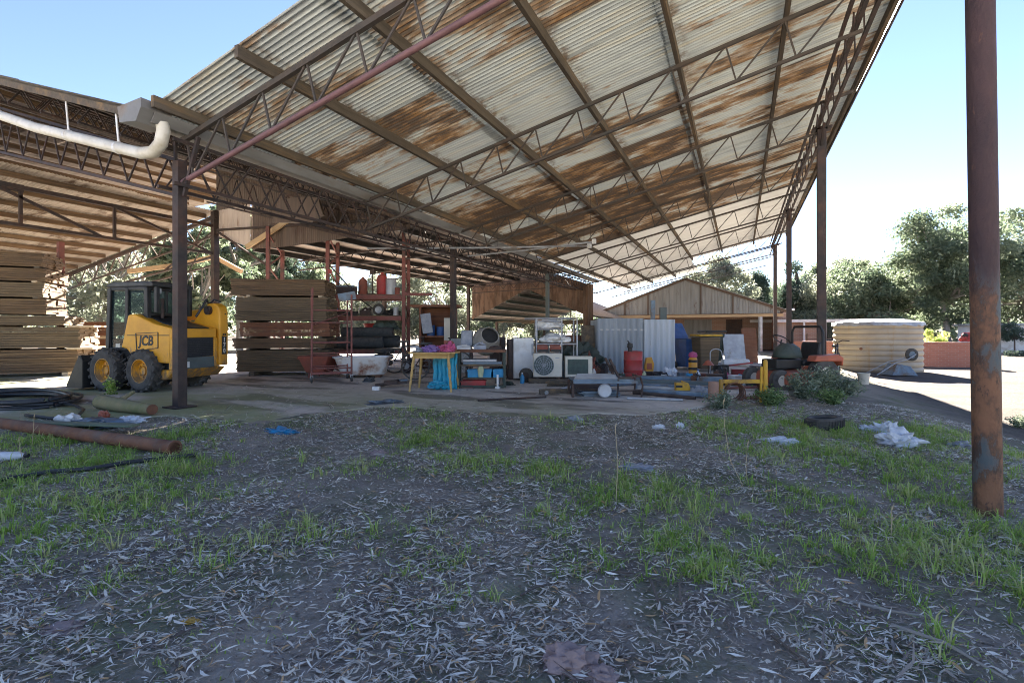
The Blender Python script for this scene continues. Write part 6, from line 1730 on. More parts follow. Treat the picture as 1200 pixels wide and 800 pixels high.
b = MB(); b.lathe([(0, .26), (.10, .25), (.19, .17), (.23, .0), (.22, -.02), (0, -.02)], 24, Matrix.Translation((-.05, 0, .62)) @ Matrix.Scale(1.25, 4, (1, 0, 0))); b.build('hood', MAT['green_dark'], mw_, smooth=True, angle=60)
b = MB(); b.prism([(.12, .45), (.5, .45), (.55, .55), (.58, .9), (.5, .9), (.45, .58), (.12, .56)], -.22, .22, 'y'); b.build('seat', MAT['black_plastic'], mw_, bevel=.03)
b = MB(); b.tube([(.42, -.36, .30), (.42, -.36, 1.1), (.42, -.30, 1.2), (.42, .30, 1.2), (.42, .36, 1.1), (.42, .36, .30)], .024, 10); b.build('roll_bar', MAT['black'], mw_, smooth=True)
b = MB(); b.lathe([(.15, -.012), (.17, 0), (.15, .012)], 24, Matrix.Translation((-.18, 0, .95)) @ Matrix.Rotation(R(35), 4, 'Y'), closed=True); b.tube([(-.18, 0, .95), (-.28, 0, .6)], .015, 8); b.build('steering_wheel', MAT['black'], mw_, smooth=True)
for y in (-.44, .44):
    b = MB(); b.prism([(.05, .55), (.66, .55), (.7, .45), (.72, .62), (.6, .68), (.1, .66)], y - .1, y + .1, 'y'); b.build('mudguard', MAT['orange'], mw_, bevel=.02)
b = MB(); b.blob((0, 0, .1), (.25, .2, .2), 3, .3, 2.5, 111); o = b.build('grey_bag', MAT['steel_blue'], smooth=True, angle=40); o.location = drop(905, 452); o.location.z += .1; tag(o, 'blue grey bag slumped at the left of the orange mower', 'bag')
b = MB(); b.blob((0, 0, .12), (.22, .12, .2), 3, .35, 2.2, 113); o = b.build('red_rag', MAT['orange'], smooth=True, angle=40); o.location = drop(952, 447); o.location.z += .22; tag(o, 'pale red sheet hanging at the right of the orange mower', 'sheet')

# ================================================================== more of the scrap lying about
def sheet_stack(p, w, d, n, mat, name, label, cat, rz=0.0, grp=None, th=.018):
    b = MB()
    for k in range(n):
        b.box((random.uniform(-.04, .04), random.uniform(-.03, .03), th * (k + .5)), (w * random.uniform(.85, 1), d * random.uniform(.85, 1), th * .8), random.uniform(-.08, .08))
    o = b.build(name, MAT[mat]); o.location = p; o.rotation_euler = (0, 0, YAW + rz); return tag(o, label, cat, grp)
def lean(p, w, h, mat, name, label, cat, tilt=.25, rz=0.0, th=.03):
    b = MB(); b.box((0, math.sin(tilt) * h / 2, math.cos(tilt) * h / 2), (w, th, h), Matrix.Rotation(-tilt, 3, 'X'))
    o = b.build(name, MAT[mat], bevel=.004); o.location = p; o.rotation_euler = (0, 0, YAW + rz); return tag(o, label, cat)
def junk(p, s, mat1, mat2, name, label, cat, seed):
    """engine like lump: block, drum, pipes"""
    rr = random.Random(seed)
    t = thing(name, label, cat, p, YAW + rr.uniform(-.8, .8))
    b = MB(); b.box((0, 0, .22 * s), (.42 * s, .3 * s, .4 * s), rr.uniform(-.2, .2)); b.box((.1 * s, .02, .46 * s), (.2 * s, .2 * s, .12 * s)); b.build('block', MAT[mat1], t, bevel=.012)
    b = MB(); m = Matrix.Translation((-.12 * s, -.16 * s, .25 * s)) @ Matrix.Rotation(R(90), 4, 'X'); b.lathe([(0, 0), (.12 * s, 0), (.13 * s, .03 * s), (.09 * s, .07 * s), (0, .07 * s)], 18, m); b.build('pulley', MAT[mat2], t, smooth=True, angle=40)
    b = MB()
    for k in range(3): b.tube([(rr.uniform(-.2, .2) * s, rr.uniform(-.1, .1) * s, .4 * s), (rr.uniform(-.3, .3) * s, rr.uniform(-.25, .1) * s, rr.uniform(.45, .65) * s), (rr.uniform(-.3, .3) * s, -.2 * s, rr.uniform(.1, .4) * s)], .018 * s + .004, 7)
    b.build('hose', MAT['black_plastic'], t, smooth=True)
def tubes(px0, py0, px1, py1, r, mat, name, label, cat, z=.0):
    a_ = G(px0, py0); b_ = G(px1, py1); d = b_ - a_
    b = MB(); rot = d.normalized().to_track_quat('Z', 'Y').to_matrix().to_4x4()
    b.lathe([(r * .8, .005), (r * .8, 0), (r, 0), (r, d.length), (r * .8, d.length), (r * .8, .005)], 12, rot)
    o = b.build(name, MAT[mat], smooth=True, angle=50); o.location = a_ + Vector((0, 0, r + z)); return tag(o, label, cat)
junk(G(845, 446), .55, 'steel_dark', 'rust', 'old_engine', 'dark old engine block between hoop stand and white roll', 'engine', 1)
junk(G(815, 450), .42, 'rust', 'steel_blue', 'old_engine', 'rusty small engine in front of the yellow and black cylinder', 'engine', 2)
junk(G(903, 445), .55, 'steel_blue', 'black', 'old_engine', 'blue grey engine at the left wheel of the orange mower', 'engine', 3)
junk(G(705, 441), .6, 'steel_dark', 'rust', 'old_engine', 'dark engine lump at the left foot of the corrugated shed', 'engine', 4)
junk(G(645, 437), .5, 'rust', 'black', 'old_engine', 'rust brown machine behind the tube rack', 'engine', 5)
junk(G(478, 436), .7, 'steel_dark', 'zinc', 'old_engine', 'dark machine in the shade behind the bicycles', 'engine', 6)
junk(G(590, 440), .5, 'steel_dark', 'concrete_mixer', 'old_engine', 'dark pump between workbench and white fridge', 'pump', 7)
tubes(735, 468, 800, 470, .022, 'zinc', 'steel_pipe', 'thin bright pipe lying right of the trolley wheel', 'pipe')
tubes(742, 463, 815, 470, .028, 'steel_dark', 'steel_pipe', 'dark pipe lying askew in front of the long steel tubes', 'pipe', .02)
tubes(700, 450, 780, 446, .03, 'rust', 'steel_pipe', 'rusty pipe on the concrete between trolley and red drum', 'pipe')
tubes(706, 453, 800, 449, .025, 'steel_blue', 'steel_pipe', 'blue grey pipe parallel to the rusty pipe before the red drum', 'pipe')
tubes(640, 462, 668, 455, .03, 'zinc', 'steel_pipe', 'short bright pipe left of the flat trolley', 'pipe')
tubes(868, 452, 912, 449, .03, 'white', 'steel_pipe', 'white pipe on the ground behind the yellow barrier', 'pipe')
tubes(850, 456, 905, 454, .025, 'steel_red', 'steel_pipe', 'dull red pipe under the rail of the yellow barrier', 'pipe')
tubes(560, 470, 640, 466, .016, 'steel_dark', 'steel_pipe', 'thin dark rod on the bare concrete in front of the fridge', 'rod')
sheet_stack(G(700, 463), .7, .4, 5, 'steel_blue', 'steel_sheets', 'stack of blue grey steel sheets under the flat trolley', 'sheets', .1)
sheet_stack(G(655, 452), .5, .35, 6, 'timber_grey', 'board_stack', 'small stack of grey boards left of the flat trolley', 'boards', -.2)
sheet_stack(G(857, 451), .5, .3, 4, 'timber_pack', 'board_stack', 'short brown boards behind the rail of the yellow barrier', 'boards', .3)
sheet_stack(G(790, 445), .45, .35, 4, 'rust', 'steel_sheets', 'rusty sheet offcuts at the right of the black bag', 'sheets', .2)
sheet_stack(G(610, 437), .4, .3, 8, 'timber_pack_red', 'board_stack', 'red brown boards behind the white fridge', 'boards')
lean(PD(672, 430, 13.2) * 1.0, .5, 1.0, 'timber_pack_red', 'leaning_board', 'red brown board leaning behind the second air conditioner', 'board')
lean(PD(690, 430, 12.8), .35, 1.25, 'timber_grey', 'leaning_board', 'tall grey board leaning left of the corrugated shed', 'board', .15)
lean(PD(583, 430, 12.0), .4, .95, 'steel_dark', 'leaning_sheet', 'dark sheet leaning between mixer and white fridge', 'sheet', .2)
lean(PD(540, 430, 12.6), .6, .9, 'gable_sheet', 'leaning_sheet', 'grey sheet leaning behind the turquoise tarp', 'sheet', .2)
lean(PD(862, 430, 16.0), .7, 1.0, 'zinc', 'leaning_sheet', 'bright zinc sheet leaning inside the old gable shed mouth', 'sheet', .2)
lean(PD(880, 430, 16.5), .5, 1.2, 'timber_pack_red', 'leaning_board', 'red brown board leaning near the round grey post of the old gable shed', 'board', .15)
for o in list(COL.objects):
    if o.name.startswith('leaning_'): o.location.z = SLAB
for k, (x, z, h, r, mt, lab) in enumerate(((.15, 1.53, .2, .07, 'blue_deep', 'blue tin at the far left of the middle rack shelf'), (1.85, 1.53, .24, .08, 'zinc', 'pale tin at the right end of the middle rack shelf'), (.7, 2.13, .18, .07, 'steel_dark', 'dark tin right of the grey box on the top rack shelf'), (1.9, 2.13, .2, .07, 'rust_red', 'rusty tin at the right end of the top rack shelf'))):
    b = MB(); b.lathe([(0, 0), (r, 0), (r, h * .96), (r * 1.05, h * .96), (r * 1.05, h), (0, h)], 16); c = MB(); c.tube([(r * math.cos(a), 0, h + r * .8 * math.sin(a)) for a in np.linspace(0, math.pi, 8)], .004, 5)
    simple('paint_tin', [('can', b, mt), ('handle', c, 'zinc')], lab, 'tin', on_rack(x, .2, z), ARZ)
for k, lab in enumerate(('lowest black tyre of the stack under the pallet racking', 'middle black tyre of the stack under the pallet racking', 'topmost black tyre of the stack under the pallet racking')):
    b = MB(); b.lathe([(.16, .0), (.24, 0.005), (.28, .05), (.28, .11), (.24, .155), (.16, .16), (.18, .08)], 24, None, closed=True)
    o = b.build('tyre', MAT['rubber'], smooth=True, angle=40); o.location = on_rack(1.55 + .02 * k, -.15 + .03 * k, SLAB + .165 * k); tag(o, lab, 'tyre', 'tyres stacked under the racking')
# small odds and ends between the larger things
def tin(p, r, h, mt, label, cat='tin', lidm='zinc'):
    t = thing('tin_can', label, cat, p, random.uniform(0, 3))
    b = MB(); b.lathe([(0, 0), (r, 0), (r, h * .95), (r * 1.04, h * .95), (r * 1.04, h), (r * .9, h), (r * .88, h * .9), (0, h * .9)], 16); b.build('body', MAT[mt], t, smooth=True, angle=40)
    b = MB(); b.tube([(r * math.cos(a), 0, h * .9 + r * .9 * math.sin(a)) for a in np.linspace(0, math.pi, 8)], .004, 5); b.build('handle', MAT[lidm], t)
def bottle_(p, r, h, mt, capm, label):
    t = thing('plastic_bottle', label, 'bottle', p, random.uniform(0, 3))
    b = MB(); b.lathe([(0, 0), (r, 0), (r, h * .62), (r * .35, h * .85), (r * .33, h * .92)], 14); b.build('body', MAT[mt], t, smooth=True, angle=50)
    b = MB(); b.lathe([(r * .38, h * .9), (r * .38, h), (0, h)], 12); b.build('cap', MAT[capm], t)
tin(G(808, 447), .075, .17, 'blue', 'bright blue tin just right of the blue tin box', )
tin(G(778, 447), .06, .14, 'white', 'white tin in front of the small black bag')
tin(G(729, 446), .07, .16, 'green_dark', 'dark green tin at the left foot of the red drum')
tin(G(887, 450), .065, .15, 'yellow_dull', 'dull yellow tin under the yellow barrier rail near its right post')
tin(G(651, 447), .06, .14, 'red', 'small red tin standing before the gap between the air conditioners')
tin(G(583, 449), .06, .15, 'steel_blue', 'blue grey tin at the right foot of the workbench')
bottle_(G(818, 447), .05, .26, 'plastic_film', 'blue_deep', 'clear bottle with blue cap left of the pinkish drum')
bottle_(G(755, 446), .045, .24, 'lime', 'red', 'greenish bottle with red cap before the yellow case')
bottle_(G(696, 445), .05, .28, 'white', 'red', 'white bottle with red cap at the left end of the corrugated shed')
bottle_(G(612, 449), .045, .22, 'blue', 'white', 'blue bottle with white cap before the white fridge')
for px, py, sz, mt, lab, sd in ((850, 444, (.16, .12, .09), 'pink', 'faded pink cloth heap on the clutter behind the yellow rail', 201), (872, 445, (.15, .1, .08), 'blue_tarp', 'turquoise rag on the clutter behind the yellow rail', 202), (802, 449, (.14, .1, .06), 'white', 'crumpled white paper right of the white tin', 203),
                               (712, 446, (.13, .1, .08), 'rust_red', 'rust red rag behind the trolley backrest', 204), (683, 447, (.15, .1, .07), 'grey_cloth', 'grey rag behind the flat trolley', 205), (596, 451, (.10, .07, .05), 'green_dark', 'dark green rag between workbench and trolley wheel tyre', 206), (432, 447, (.12, .08, .06), 'carpet', 'dark rag on the concrete before the bathtub', 207)):
    b = MB(); b.blob((0, 0, sz[2] * .3), sz, 3, .4, 2.4, sd); o = b.build('rag', MAT[mt], smooth=True, angle=40); o.location = G(px, py); tag(o, lab, 'rag')
# ================================================================== VEGETATION
def leaf_cards(cent, size, lw=(1.0, .35), droop=.4, tone=None):
    """diamond leaves at the given centres -> V, F, rnd"""
    n = len(cent)
    a = rng.uniform(0, 2 * np.pi, n); el = rng.normal(-droop, .55, n)
    d = np.stack([np.cos(a) * np.cos(el), np.sin(a) * np.cos(el), np.sin(el)], 1)
    r = rng.normal(size=(n, 3)); s = np.cross(d, r); s /= np.linalg.norm(s, axis=1, keepdims=True) + 1e-9
    sz = size * rng.uniform(.6, 1.4, n)[:, None]
    L = d * sz * lw[0] * .5; W = s * sz * lw[1] * .5
    V = np.stack([cent - L, cent + W - L * .1, cent + L, cent - W - L * .1], 1).reshape(-1, 3)
    Fc = np.arange(4 * n).reshape(n, 4)
    t = rng.uniform(0, 1, n) if tone is None else np.clip(tone + rng.normal(0, .16, n), 0, 1)
    return V, Fc, np.repeat(t, 4)

def crown_points(h, rad, base, nclump, per, clump_r, flat=.75, shape='gum'):
    """clump centres in an uneven crown, then leaf positions"""
    pts = []; tone = []; cs = []
    k = 0
    while len(cs) < nclump:
        u = rng.uniform(-1, 1, 3)
        rr = np.linalg.norm(u)
        if rr > 1 or rr < .35 and rng.random() < .6: continue
        z = (u[2] + 1) / 2
        if shape == 'pine': w = 1.05 - z * .95
        else: w = 1.0
        c = np.array([u[0] * rad * w, u[1] * rad * w, base + (h - base) * z])
        # gaps
        if mnoise.noise(Vector(c * (1.6 / rad)) + Vector((h * 3, rad, base))) < -.18: continue
        cs.append(c)
    for c in cs:
        n = int(per * rng.uniform(.5, 1.5)); r = clump_r * rng.uniform(.6, 1.35)
        q = rng.normal(size=(n, 3)); q /= np.linalg.norm(q, axis=1, keepdims=True); q *= (rng.uniform(0, 1, n) ** .45)[:, None] * r
        q[:, 2] *= flat
        pts.append(c + q); tone.append(np.full(n, rng.uniform(.25, .75)))
    return np.concatenate(pts), np.concatenate(tone), cs

def tree(name, label, loc, h, rad, base, nclump, per, clump_r, leaf, mat='gum', bark='bark', group=None, shape='gum', trunk_r=None, lw=(1.0, .4)):
    t = thing(name, label, 'tree', loc, 0, group)
    P_, T_, cs = crown_points(h, rad, base, nclump, per, clump_r, shape=shape)
    V, Fc, rn = leaf_cards(P_, leaf, lw, .5, T_)
    np_mesh('crown', V, Fc, MAT[mat], t, rn)
    tr_ = trunk_r or h * .022
    b = MB()
    fork = base + (h - base) * (.25 if shape == 'gum' else .9)
    lean = rng.normal(0, .04 * h, 2)
    tp_ = np.array([lean[0], lean[1], fork])
    b.tube([(0, 0, -.4), (lean[0] * .3, lean[1] * .3, fork * .5), tuple(tp_)], [tr_, tr_ * .8, tr_ * .6], 9)
    pick = rng.permutation(len(cs))[:min(24, len(cs))]
    for i in pick:
        c = cs[i]; f = rng.uniform(.55, 1.0)
        st = np.array([lean[0] * f * f, lean[1] * f * f, fork * f]) if shape != 'gum' else tp_ * np.array([f, f, 1]) * np.array([1, 1, .75 + .25 * f])
        mid = (st + c) / 2 + rng.normal(0, .05 * h, 3) * np.array([1, 1, .4]); mid[2] -= .03 * h
        b.tube([tuple(st), tuple(mid), tuple(c)], [tr_ * .5, tr_ * .32, tr_ * .10], 6)
    b.build('trunk', MAT[bark], t, smooth=True)
    return t

def at(px, d, z=None):
    p = PD(px, 388, d)
    return Vector((p.x, p.y, LOW if z is None else z))
# right side trees
tree('gum_tree', 'tallest rounded gum tree with pale trunk behind the brick wall, beside the near post', at(1112, 47), 13.6, 5.9, 2.6, 100, 340, 1.45, .34)
tree('gum_tree', 'broad gum tree at the right edge, behind the white walled building', at(1206, 50), 14.6, 5.8, 1.6, 96, 330, 1.5, .36, 'gum')
tree('gum_tree', 'lower spreading gum tree directly behind the water tank', at(1035, 52), 10.2, 5.6, .6, 80, 300, 1.4, .36, 'gum')
tree('gum_tree', 'pale bushy gum tree between the second post and the water tank', at(985, 58), 10.4, 5.0, .6, 70, 280, 1.4, .38, 'gum_pale')
tree('conifer_tree', 'dark conifer standing right behind the third shed post', at(930, 62), 10.2, 3.2, .6, 80, 300, 1.0, .32, 'pine_leaf', 'bark_dark', None, 'pine')
tree('conifer_tree', 'dark conifer left of the third post, above the grey gable roof', at(886, 64), 9.8, 3.1, .6, 80, 300, 1.0, .32, 'pine_leaf', 'bark_dark', None, 'pine')
tree('gum_tree', 'pale gum tree rising behind the ridge of the old grey gable', at(838, 60), 10.6, 4.6, 1.2, 80, 260, 1.3, .38, 'gum_pale')
tree('gum_tree', 'dark low gum tree left of the big gum, over the tank roof', at(1072, 60), 10.2, 4.4, .6, 90, 280, 1.35, .38, 'gum')
p = lowP(1189, 414); tree('round_tree', 'small round clipped tree before the white walled building', Vector((p.x, p.y, LOW)), 2.25, .85, .85, 26, 160, .34, .10, 'pine_leaf', 'bark_dark', None, 'gum', .06, (1, .6))
tree('gum_tree', 'mid green gum tree filling the gap between the two dark conifers', at(908, 70), 8.6, 3.6, .4, 60, 280, 1.3, .4, 'gum')
tree('gum_tree', 'mid green gum tree between the second and third shed posts', at(952, 68), 10.4, 3.8, .4, 60, 280, 1.3, .4, 'gum')
# trees seen through the open left side
for i, (px, d, h, rad, base, mt, lab) in enumerate((
        (118, 24, 9.0, 3.6, .8, 'gum_pale', 'pale backlit gum tree seen between the left timber stack and the loader cab'),
        (192, 30, 9.5, 4.0, .8, 'gum_pale', 'pale gum tree right above the loader roof'),
        (233, 24, 6.4, 2.3, 1.2, 'gum', 'narrow dark gum tree between the left post and red frame post'),
        (281, 27, 8.8, 2.0, 3.5, 'gum', 'tall wispy gum tree just left of the right timber stack top'),
        (312, 30, 7.6, 2.1, 3.6, 'pine_leaf', 'dark leafed tree above the right timber stack'),
        (352, 34, 7.2, 2.4, 2.6, 'gum', 'small leafed gum tree right of the dark leafed tree over the stack'),
        (50, 30, 9.0, 4.2, .6, 'gum_pale', 'pale gum tree behind the big left timber stack'),
        (415, 34, 5.4, 3.0, .5, 'gum_pale', 'low pale gum tree seen through the left bay of the racking'),
        (462, 40, 6.4, 3.4, .5, 'gum_pale', 'pale bushy tree seen behind the right upright of the racking'),
        (512, 38, 8.0, 3.2, .5, 'gum_pale', 'pale gum tree left of the orange rust gable'),
        (548, 44, 7.4, 3.0, .5, 'gum', 'olive gum tree behind the cement mixer'),
        (590, 48, 7.0, 3.4, .3, 'gum_pale', 'left yellowish gum tree at the far end of the rusty gable shed'),
        (640, 50, 7.0, 3.6, .3, 'gum_pale', 'right yellowish gum tree at the far end of the rusty gable shed'))):
    tree('gum_tree', lab, at(px, d, -.1), h, rad, base, int(26 + rad * 5), 230, .30 * rad * .9, .30, mt)
# the far wood that closes the horizon
pts = []; tn = []
for px in list(range(-900, 720, 26)) + list(range(900, 2600, 30)):
    d = rng.uniform(75, 110); p = at(px, d); h = rng.uniform(5.5, 9.5) * (d / 90)
    if 660 < px < 740: h *= .55
    Pp, Tt, _ = crown_points(h, rng.uniform(3.5, 6), .0, 16, 70, 1.7)
    pts.append(Pp + np.array([p.x, p.y, p.z])); tn.append(Tt)
V, Fc, rn = leaf_cards(np.concatenate(pts), .8, (1, .5), .4, np.concatenate(tn))
o = np_mesh('far_wood', V, Fc, MAT['gum'], None, rn); tag(o, 'distant mass of gum trees closing the horizon', 'woodland', kind='stuff')
# hedge strip at the far right
p = lowP(1178, 417)
t = thing('hedge', 'low dark green hedge in front of the white walled building', 'hedge', p)
cen = np.stack([rng.uniform(0, 7, 5000), rng.uniform(-.4, .4, 5000), rng.uniform(0, .38, 5000)], 1); V, Fc, rn = leaf_cards(cen, .09, (1, .6), .2); np_mesh('leaves', V, Fc, MAT['pine_leaf'], t, rn)
b = MB()
for k in range(8): b.tube([(k * .9 + .3, 0, -.1), (k * .9 + .35, 0, .3)], .03, 6)
b.build('stem', MAT['bark_dark'], t)
p = lowP(1096, 431); 
t = thing('shrub', 'yellow green shrub peeping over the brick wall', 'shrub', (p.x + .6, p.y + 2.2, LOW)); Pp, Tt, _ = crown_points(1.75, .8, .3, 18, 130, .28); V, Fc, rn = leaf_cards(Pp, .11, (1, .5), .2, Tt + .2); np_mesh('leaves', V, Fc, MAT['grass'], t, rn)
b = MB(); b.tube([(0, 0, -.1), (0, 0, .8)], .04, 6); b.build('stem', MAT['bark_dark'], t)

# grey green weed bushes around the second post
def bush(px, py, h, rad, nst, label, mat='weed', leaf=.055, grp=None):
    p = drop(px, py)
    t = thing('weed_bush', label, 'weed', p, 0, grp)
    b = MB(); cen = []
    for k in range(nst):
        a = rng.uniform(0, 6.28); r = rad * rng.uniform(.15, 1); hh = h * rng.uniform(.55, 1.05) * (1 - .35 * r / rad)
        tip = np.array([r * math.cos(a), r * math.sin(a), hh]); mid = tip * np.array([.45, .45, .6])
        b.tube([(0.05 * math.cos(a), .05 * math.sin(a), 0), tuple(mid), tuple(tip)], [.007, .005, .002], 5)
        m = 42
        f = rng.uniform(.15, 1.02, m)[:, None]
        q = np.where(f < .5, f * 2 * mid, mid + (f - .5) * 2 * (tip - mid)) + rng.normal(0, .035, (m, 3))
        q[:, 2] = np.maximum(q[:, 2], .01); cen.append(q)
    b.build('stem', MAT[mat], t)
    V, Fc, rn = leaf_cards(np.concatenate(cen), leaf, (1, .4), -.2); np_mesh('leaves', V, Fc, MAT[mat], t, rn)
bush(962, 463, .60, .42, 46, 'tall grey green weed bush at the foot of the second post', 'weed')
bush(940, 467, .46, .34, 32, 'grey green weed clump left of the second post, before the mower', 'weed')
bush(990, 463, .34, .36, 26, 'low grey green weeds right of the second post', 'weed')
bush(845, 478, .26, .26, 24, 'low grey weed clump under the left end of the yellow barrier', 'weed', .045)
bush(905, 474, .30, .30, 26, 'mid green weed clump at the right post of the yellow barrier', 'weed_green', .05)
bush(975, 474, .24, .3, 24, 'short green weed patch in front of the second post', 'weed_green', .05)
bush(130, 462, .32, .10, 7, 'single sprig of green weed growing in front of the loader wheel', 'grass', .05)
bush(1196, 500, .22, .25, 16, 'dark weed tuft right of the near rusty post', 'weed', .05)

# grass and leaf litter
def in_view_(n, px0, px1, py0, py1):
    px = rng.uniform(px0, px1, n); py = rng.uniform(py0, py1, n)
    u = (px - 600) / F_PX; v = (HOR - py) / F_PX; d = -CZ / v
    return d * (-SA + u * CA), d * (CA + u * SA)
def scatter(n, xr, yr):
    return rng.uniform(xr[0], xr[1], n), rng.uniform(yr[0], yr[1], n)

patches = [(505, 511, .42, 1), (560, 541, .34, 1), (640, 548, .26, .7), (490, 491, .4, .4), (650, 497, .3, .5), (735, 572, .40, 1), (780, 575, .35, .9), (705, 571, .25, .9), (640, 575, .18, .7),
           (812, 636, .26, 1.2), (770, 628, .22, 1), (835, 652, .24, 1.2), (740, 615, .2, .8), (880, 655, .18, .9), (870, 508, .5, .8), (830, 500, .35, .8), (960, 502, .7, 1), (920, 530, .45, .8), (985, 530, .5, 1), (1040, 540, .4, 1),
           (1090, 512, .7, 1), (1120, 545, .4, .9), (1100, 585, .3, .9), (1080, 560, .3, .8), (1010, 600, .26, .8), (1060, 625, .3, 1), (1100, 645, .3, 1.1), (1160, 640, .3, 1.1), (1190, 620, .3, 1), (1035, 655, .2, .9), (1180, 680, .2, .9), (950, 625, .25, .7), (1000, 640, .22, .8), (930, 580, .25, .7),
           (190, 552, .35, 1), (170, 585, .35, .8), (90, 545, .5, .9), (40, 570, .45, .9), (30, 600, .35, .8), (110, 600, .35, .7), (210, 515, .3, .8), (240, 525, .3, .6), (130, 530, .3, .8), (60, 520, .4, .8), (20, 520, .4, .9), (150, 625, .25, .5),
           (265, 505, .3, .4), (410, 548, .3, .35), (345, 615, .25, .3), (475, 620, .2, .3), (500, 640, .2, .4), (255, 640, .18, .35), (45, 640, .2, .6), (30, 670, .12, .6), (150, 668, .1, .5), (1115, 755, .1, .7), (640, 600, .25, .5), (700, 655, .2, .4), (560, 700, .12, .35)]
pc = [(P(a, b_, .03), r, w) for a, b_, r, w in patches]
def grass_density(X, Y):
    D = np.zeros_like(X)
    X = X + .25 * (fbm(X, Y, 2.5, 91) - .5); Y = Y + .25 * (fbm(X, Y, 2.5, 97) - .5)
    for p, r, w in pc:
        r = r * 1.05
        k = ((X - p.x) ** 2 + (Y - p.y) ** 2) / (r * r)
        D = np.maximum(D, w * np.exp(-k * 1.1))
    D = D * (0.15 + 2.2 * fbm(X, Y, 4.5, 31) ** 1.6)
    return D
def blades(X, Y, n_keep, hmin, hmax, wid, hs=1.0, dirn=None):
    n = len(X)
    Z = hgt(X, Y)
    a = rng.uniform(0, 2 * np.pi, n) if dirn is None else dirn + rng.normal(0, .6, n); h = rng.uniform(hmin, hmax, n) * hs; ben = rng.uniform(.35, 1.5, n) * h
    dx, dy = np.cos(a), np.sin(a); sx, sy = -dy, dx
    w = wid * rng.uniform(.6, 1.3, n)
    base = np.stack([X, Y, Z - .005], 1)
    S = np.stack([sx * w, sy * w, np.zeros(n)], 1)
    mid = base + np.stack([dx * ben * .25, dy * ben * .25, h * .62], 1)
    tip = base + np.stack([dx * ben, dy * ben, h * rng.uniform(.65, 1.0, n)], 1)
    V = np.stack([base - S, base + S, mid + S * .8, mid - S * .8, tip + S * .1, tip - S * .1], 1).reshape(-1, 3)
    i0 = np.arange(n)[:, None] * 6
    Fc = np.concatenate([i0 + np.array([0, 1, 2, 3]), i0 + np.array([3, 2, 4, 5])], 0)
    return V, Fc
Xs, Ys = scatter(420000, (-8.5, 3.6), (.4, 9.2))
D = grass_density(Xs, Ys)
Dsl = seg_dist(Xs, Ys, slab_poly)
keep = (rng.random(len(Xs)) < D * .125) & (Dsl > .04)
TX, TY = Xs[keep], Ys[keep]
nper = rng.integers(7, 17, len(TX)); idx = np.repeat(np.arange(len(TX)), nper)
ta = rng.uniform(0, 2 * np.pi, len(idx)); trd = np.abs(rng.normal(0, .022, len(idx)))
X1 = TX[idx] + trd * np.cos(ta); Y1g = TY[idx] + trd * np.sin(ta)
tuft_h = np.clip(rng.gamma(5, .2, len(TX)), .4, 2.0)[idx]; tuft_t = rng.normal(0, .16, len(TX))[idx]
keep2 = (rng.random(len(Xs)) < .11 * sstep(.44, .62, fbm(Xs, Ys, 1.6, 41))) & (Dsl > .04) & (Xs < 3)
X2, Y2g = Xs[keep2], Ys[keep2]
k3 = (rng.random(len(Xs)) < np.clip(D, 0, 1) * .33) & (Dsl > .03)
X2 = np.concatenate([X2, Xs[k3]]); Y2g = np.concatenate([Y2g, Ys[k3]])
V1, F1 = blades(X1, Y1g, 0, .015, .075, .0028, tuft_h, ta); V2, F2 = blades(X2, Y2g, 0, .01, .04, .0024)
Vg_ = np.concatenate([V1, V2]); Fg_ = np.concatenate([F1, F2 + len(V1)])
nb = len(X1) + len(X2)
tone = np.concatenate([np.clip(.5 + .6 * (fbm(X1, Y1g, 1.5, 51) - .5) + tuft_t + rng.normal(0, .1, len(X1)), 0, 1), np.clip(rng.normal(.45, .17, len(X2)), 0, 1)])
dry = rng.random(nb) < .14; tone = np.where(dry, 1.0, tone)
o = np_mesh('grass', Vg_, Fg_, MAT['grass'], None, np.repeat(tone, 6)); tag(o, 'patchy green grass growing through the leaf litter', 'grass', kind='stuff')
print('grass blades', nb)

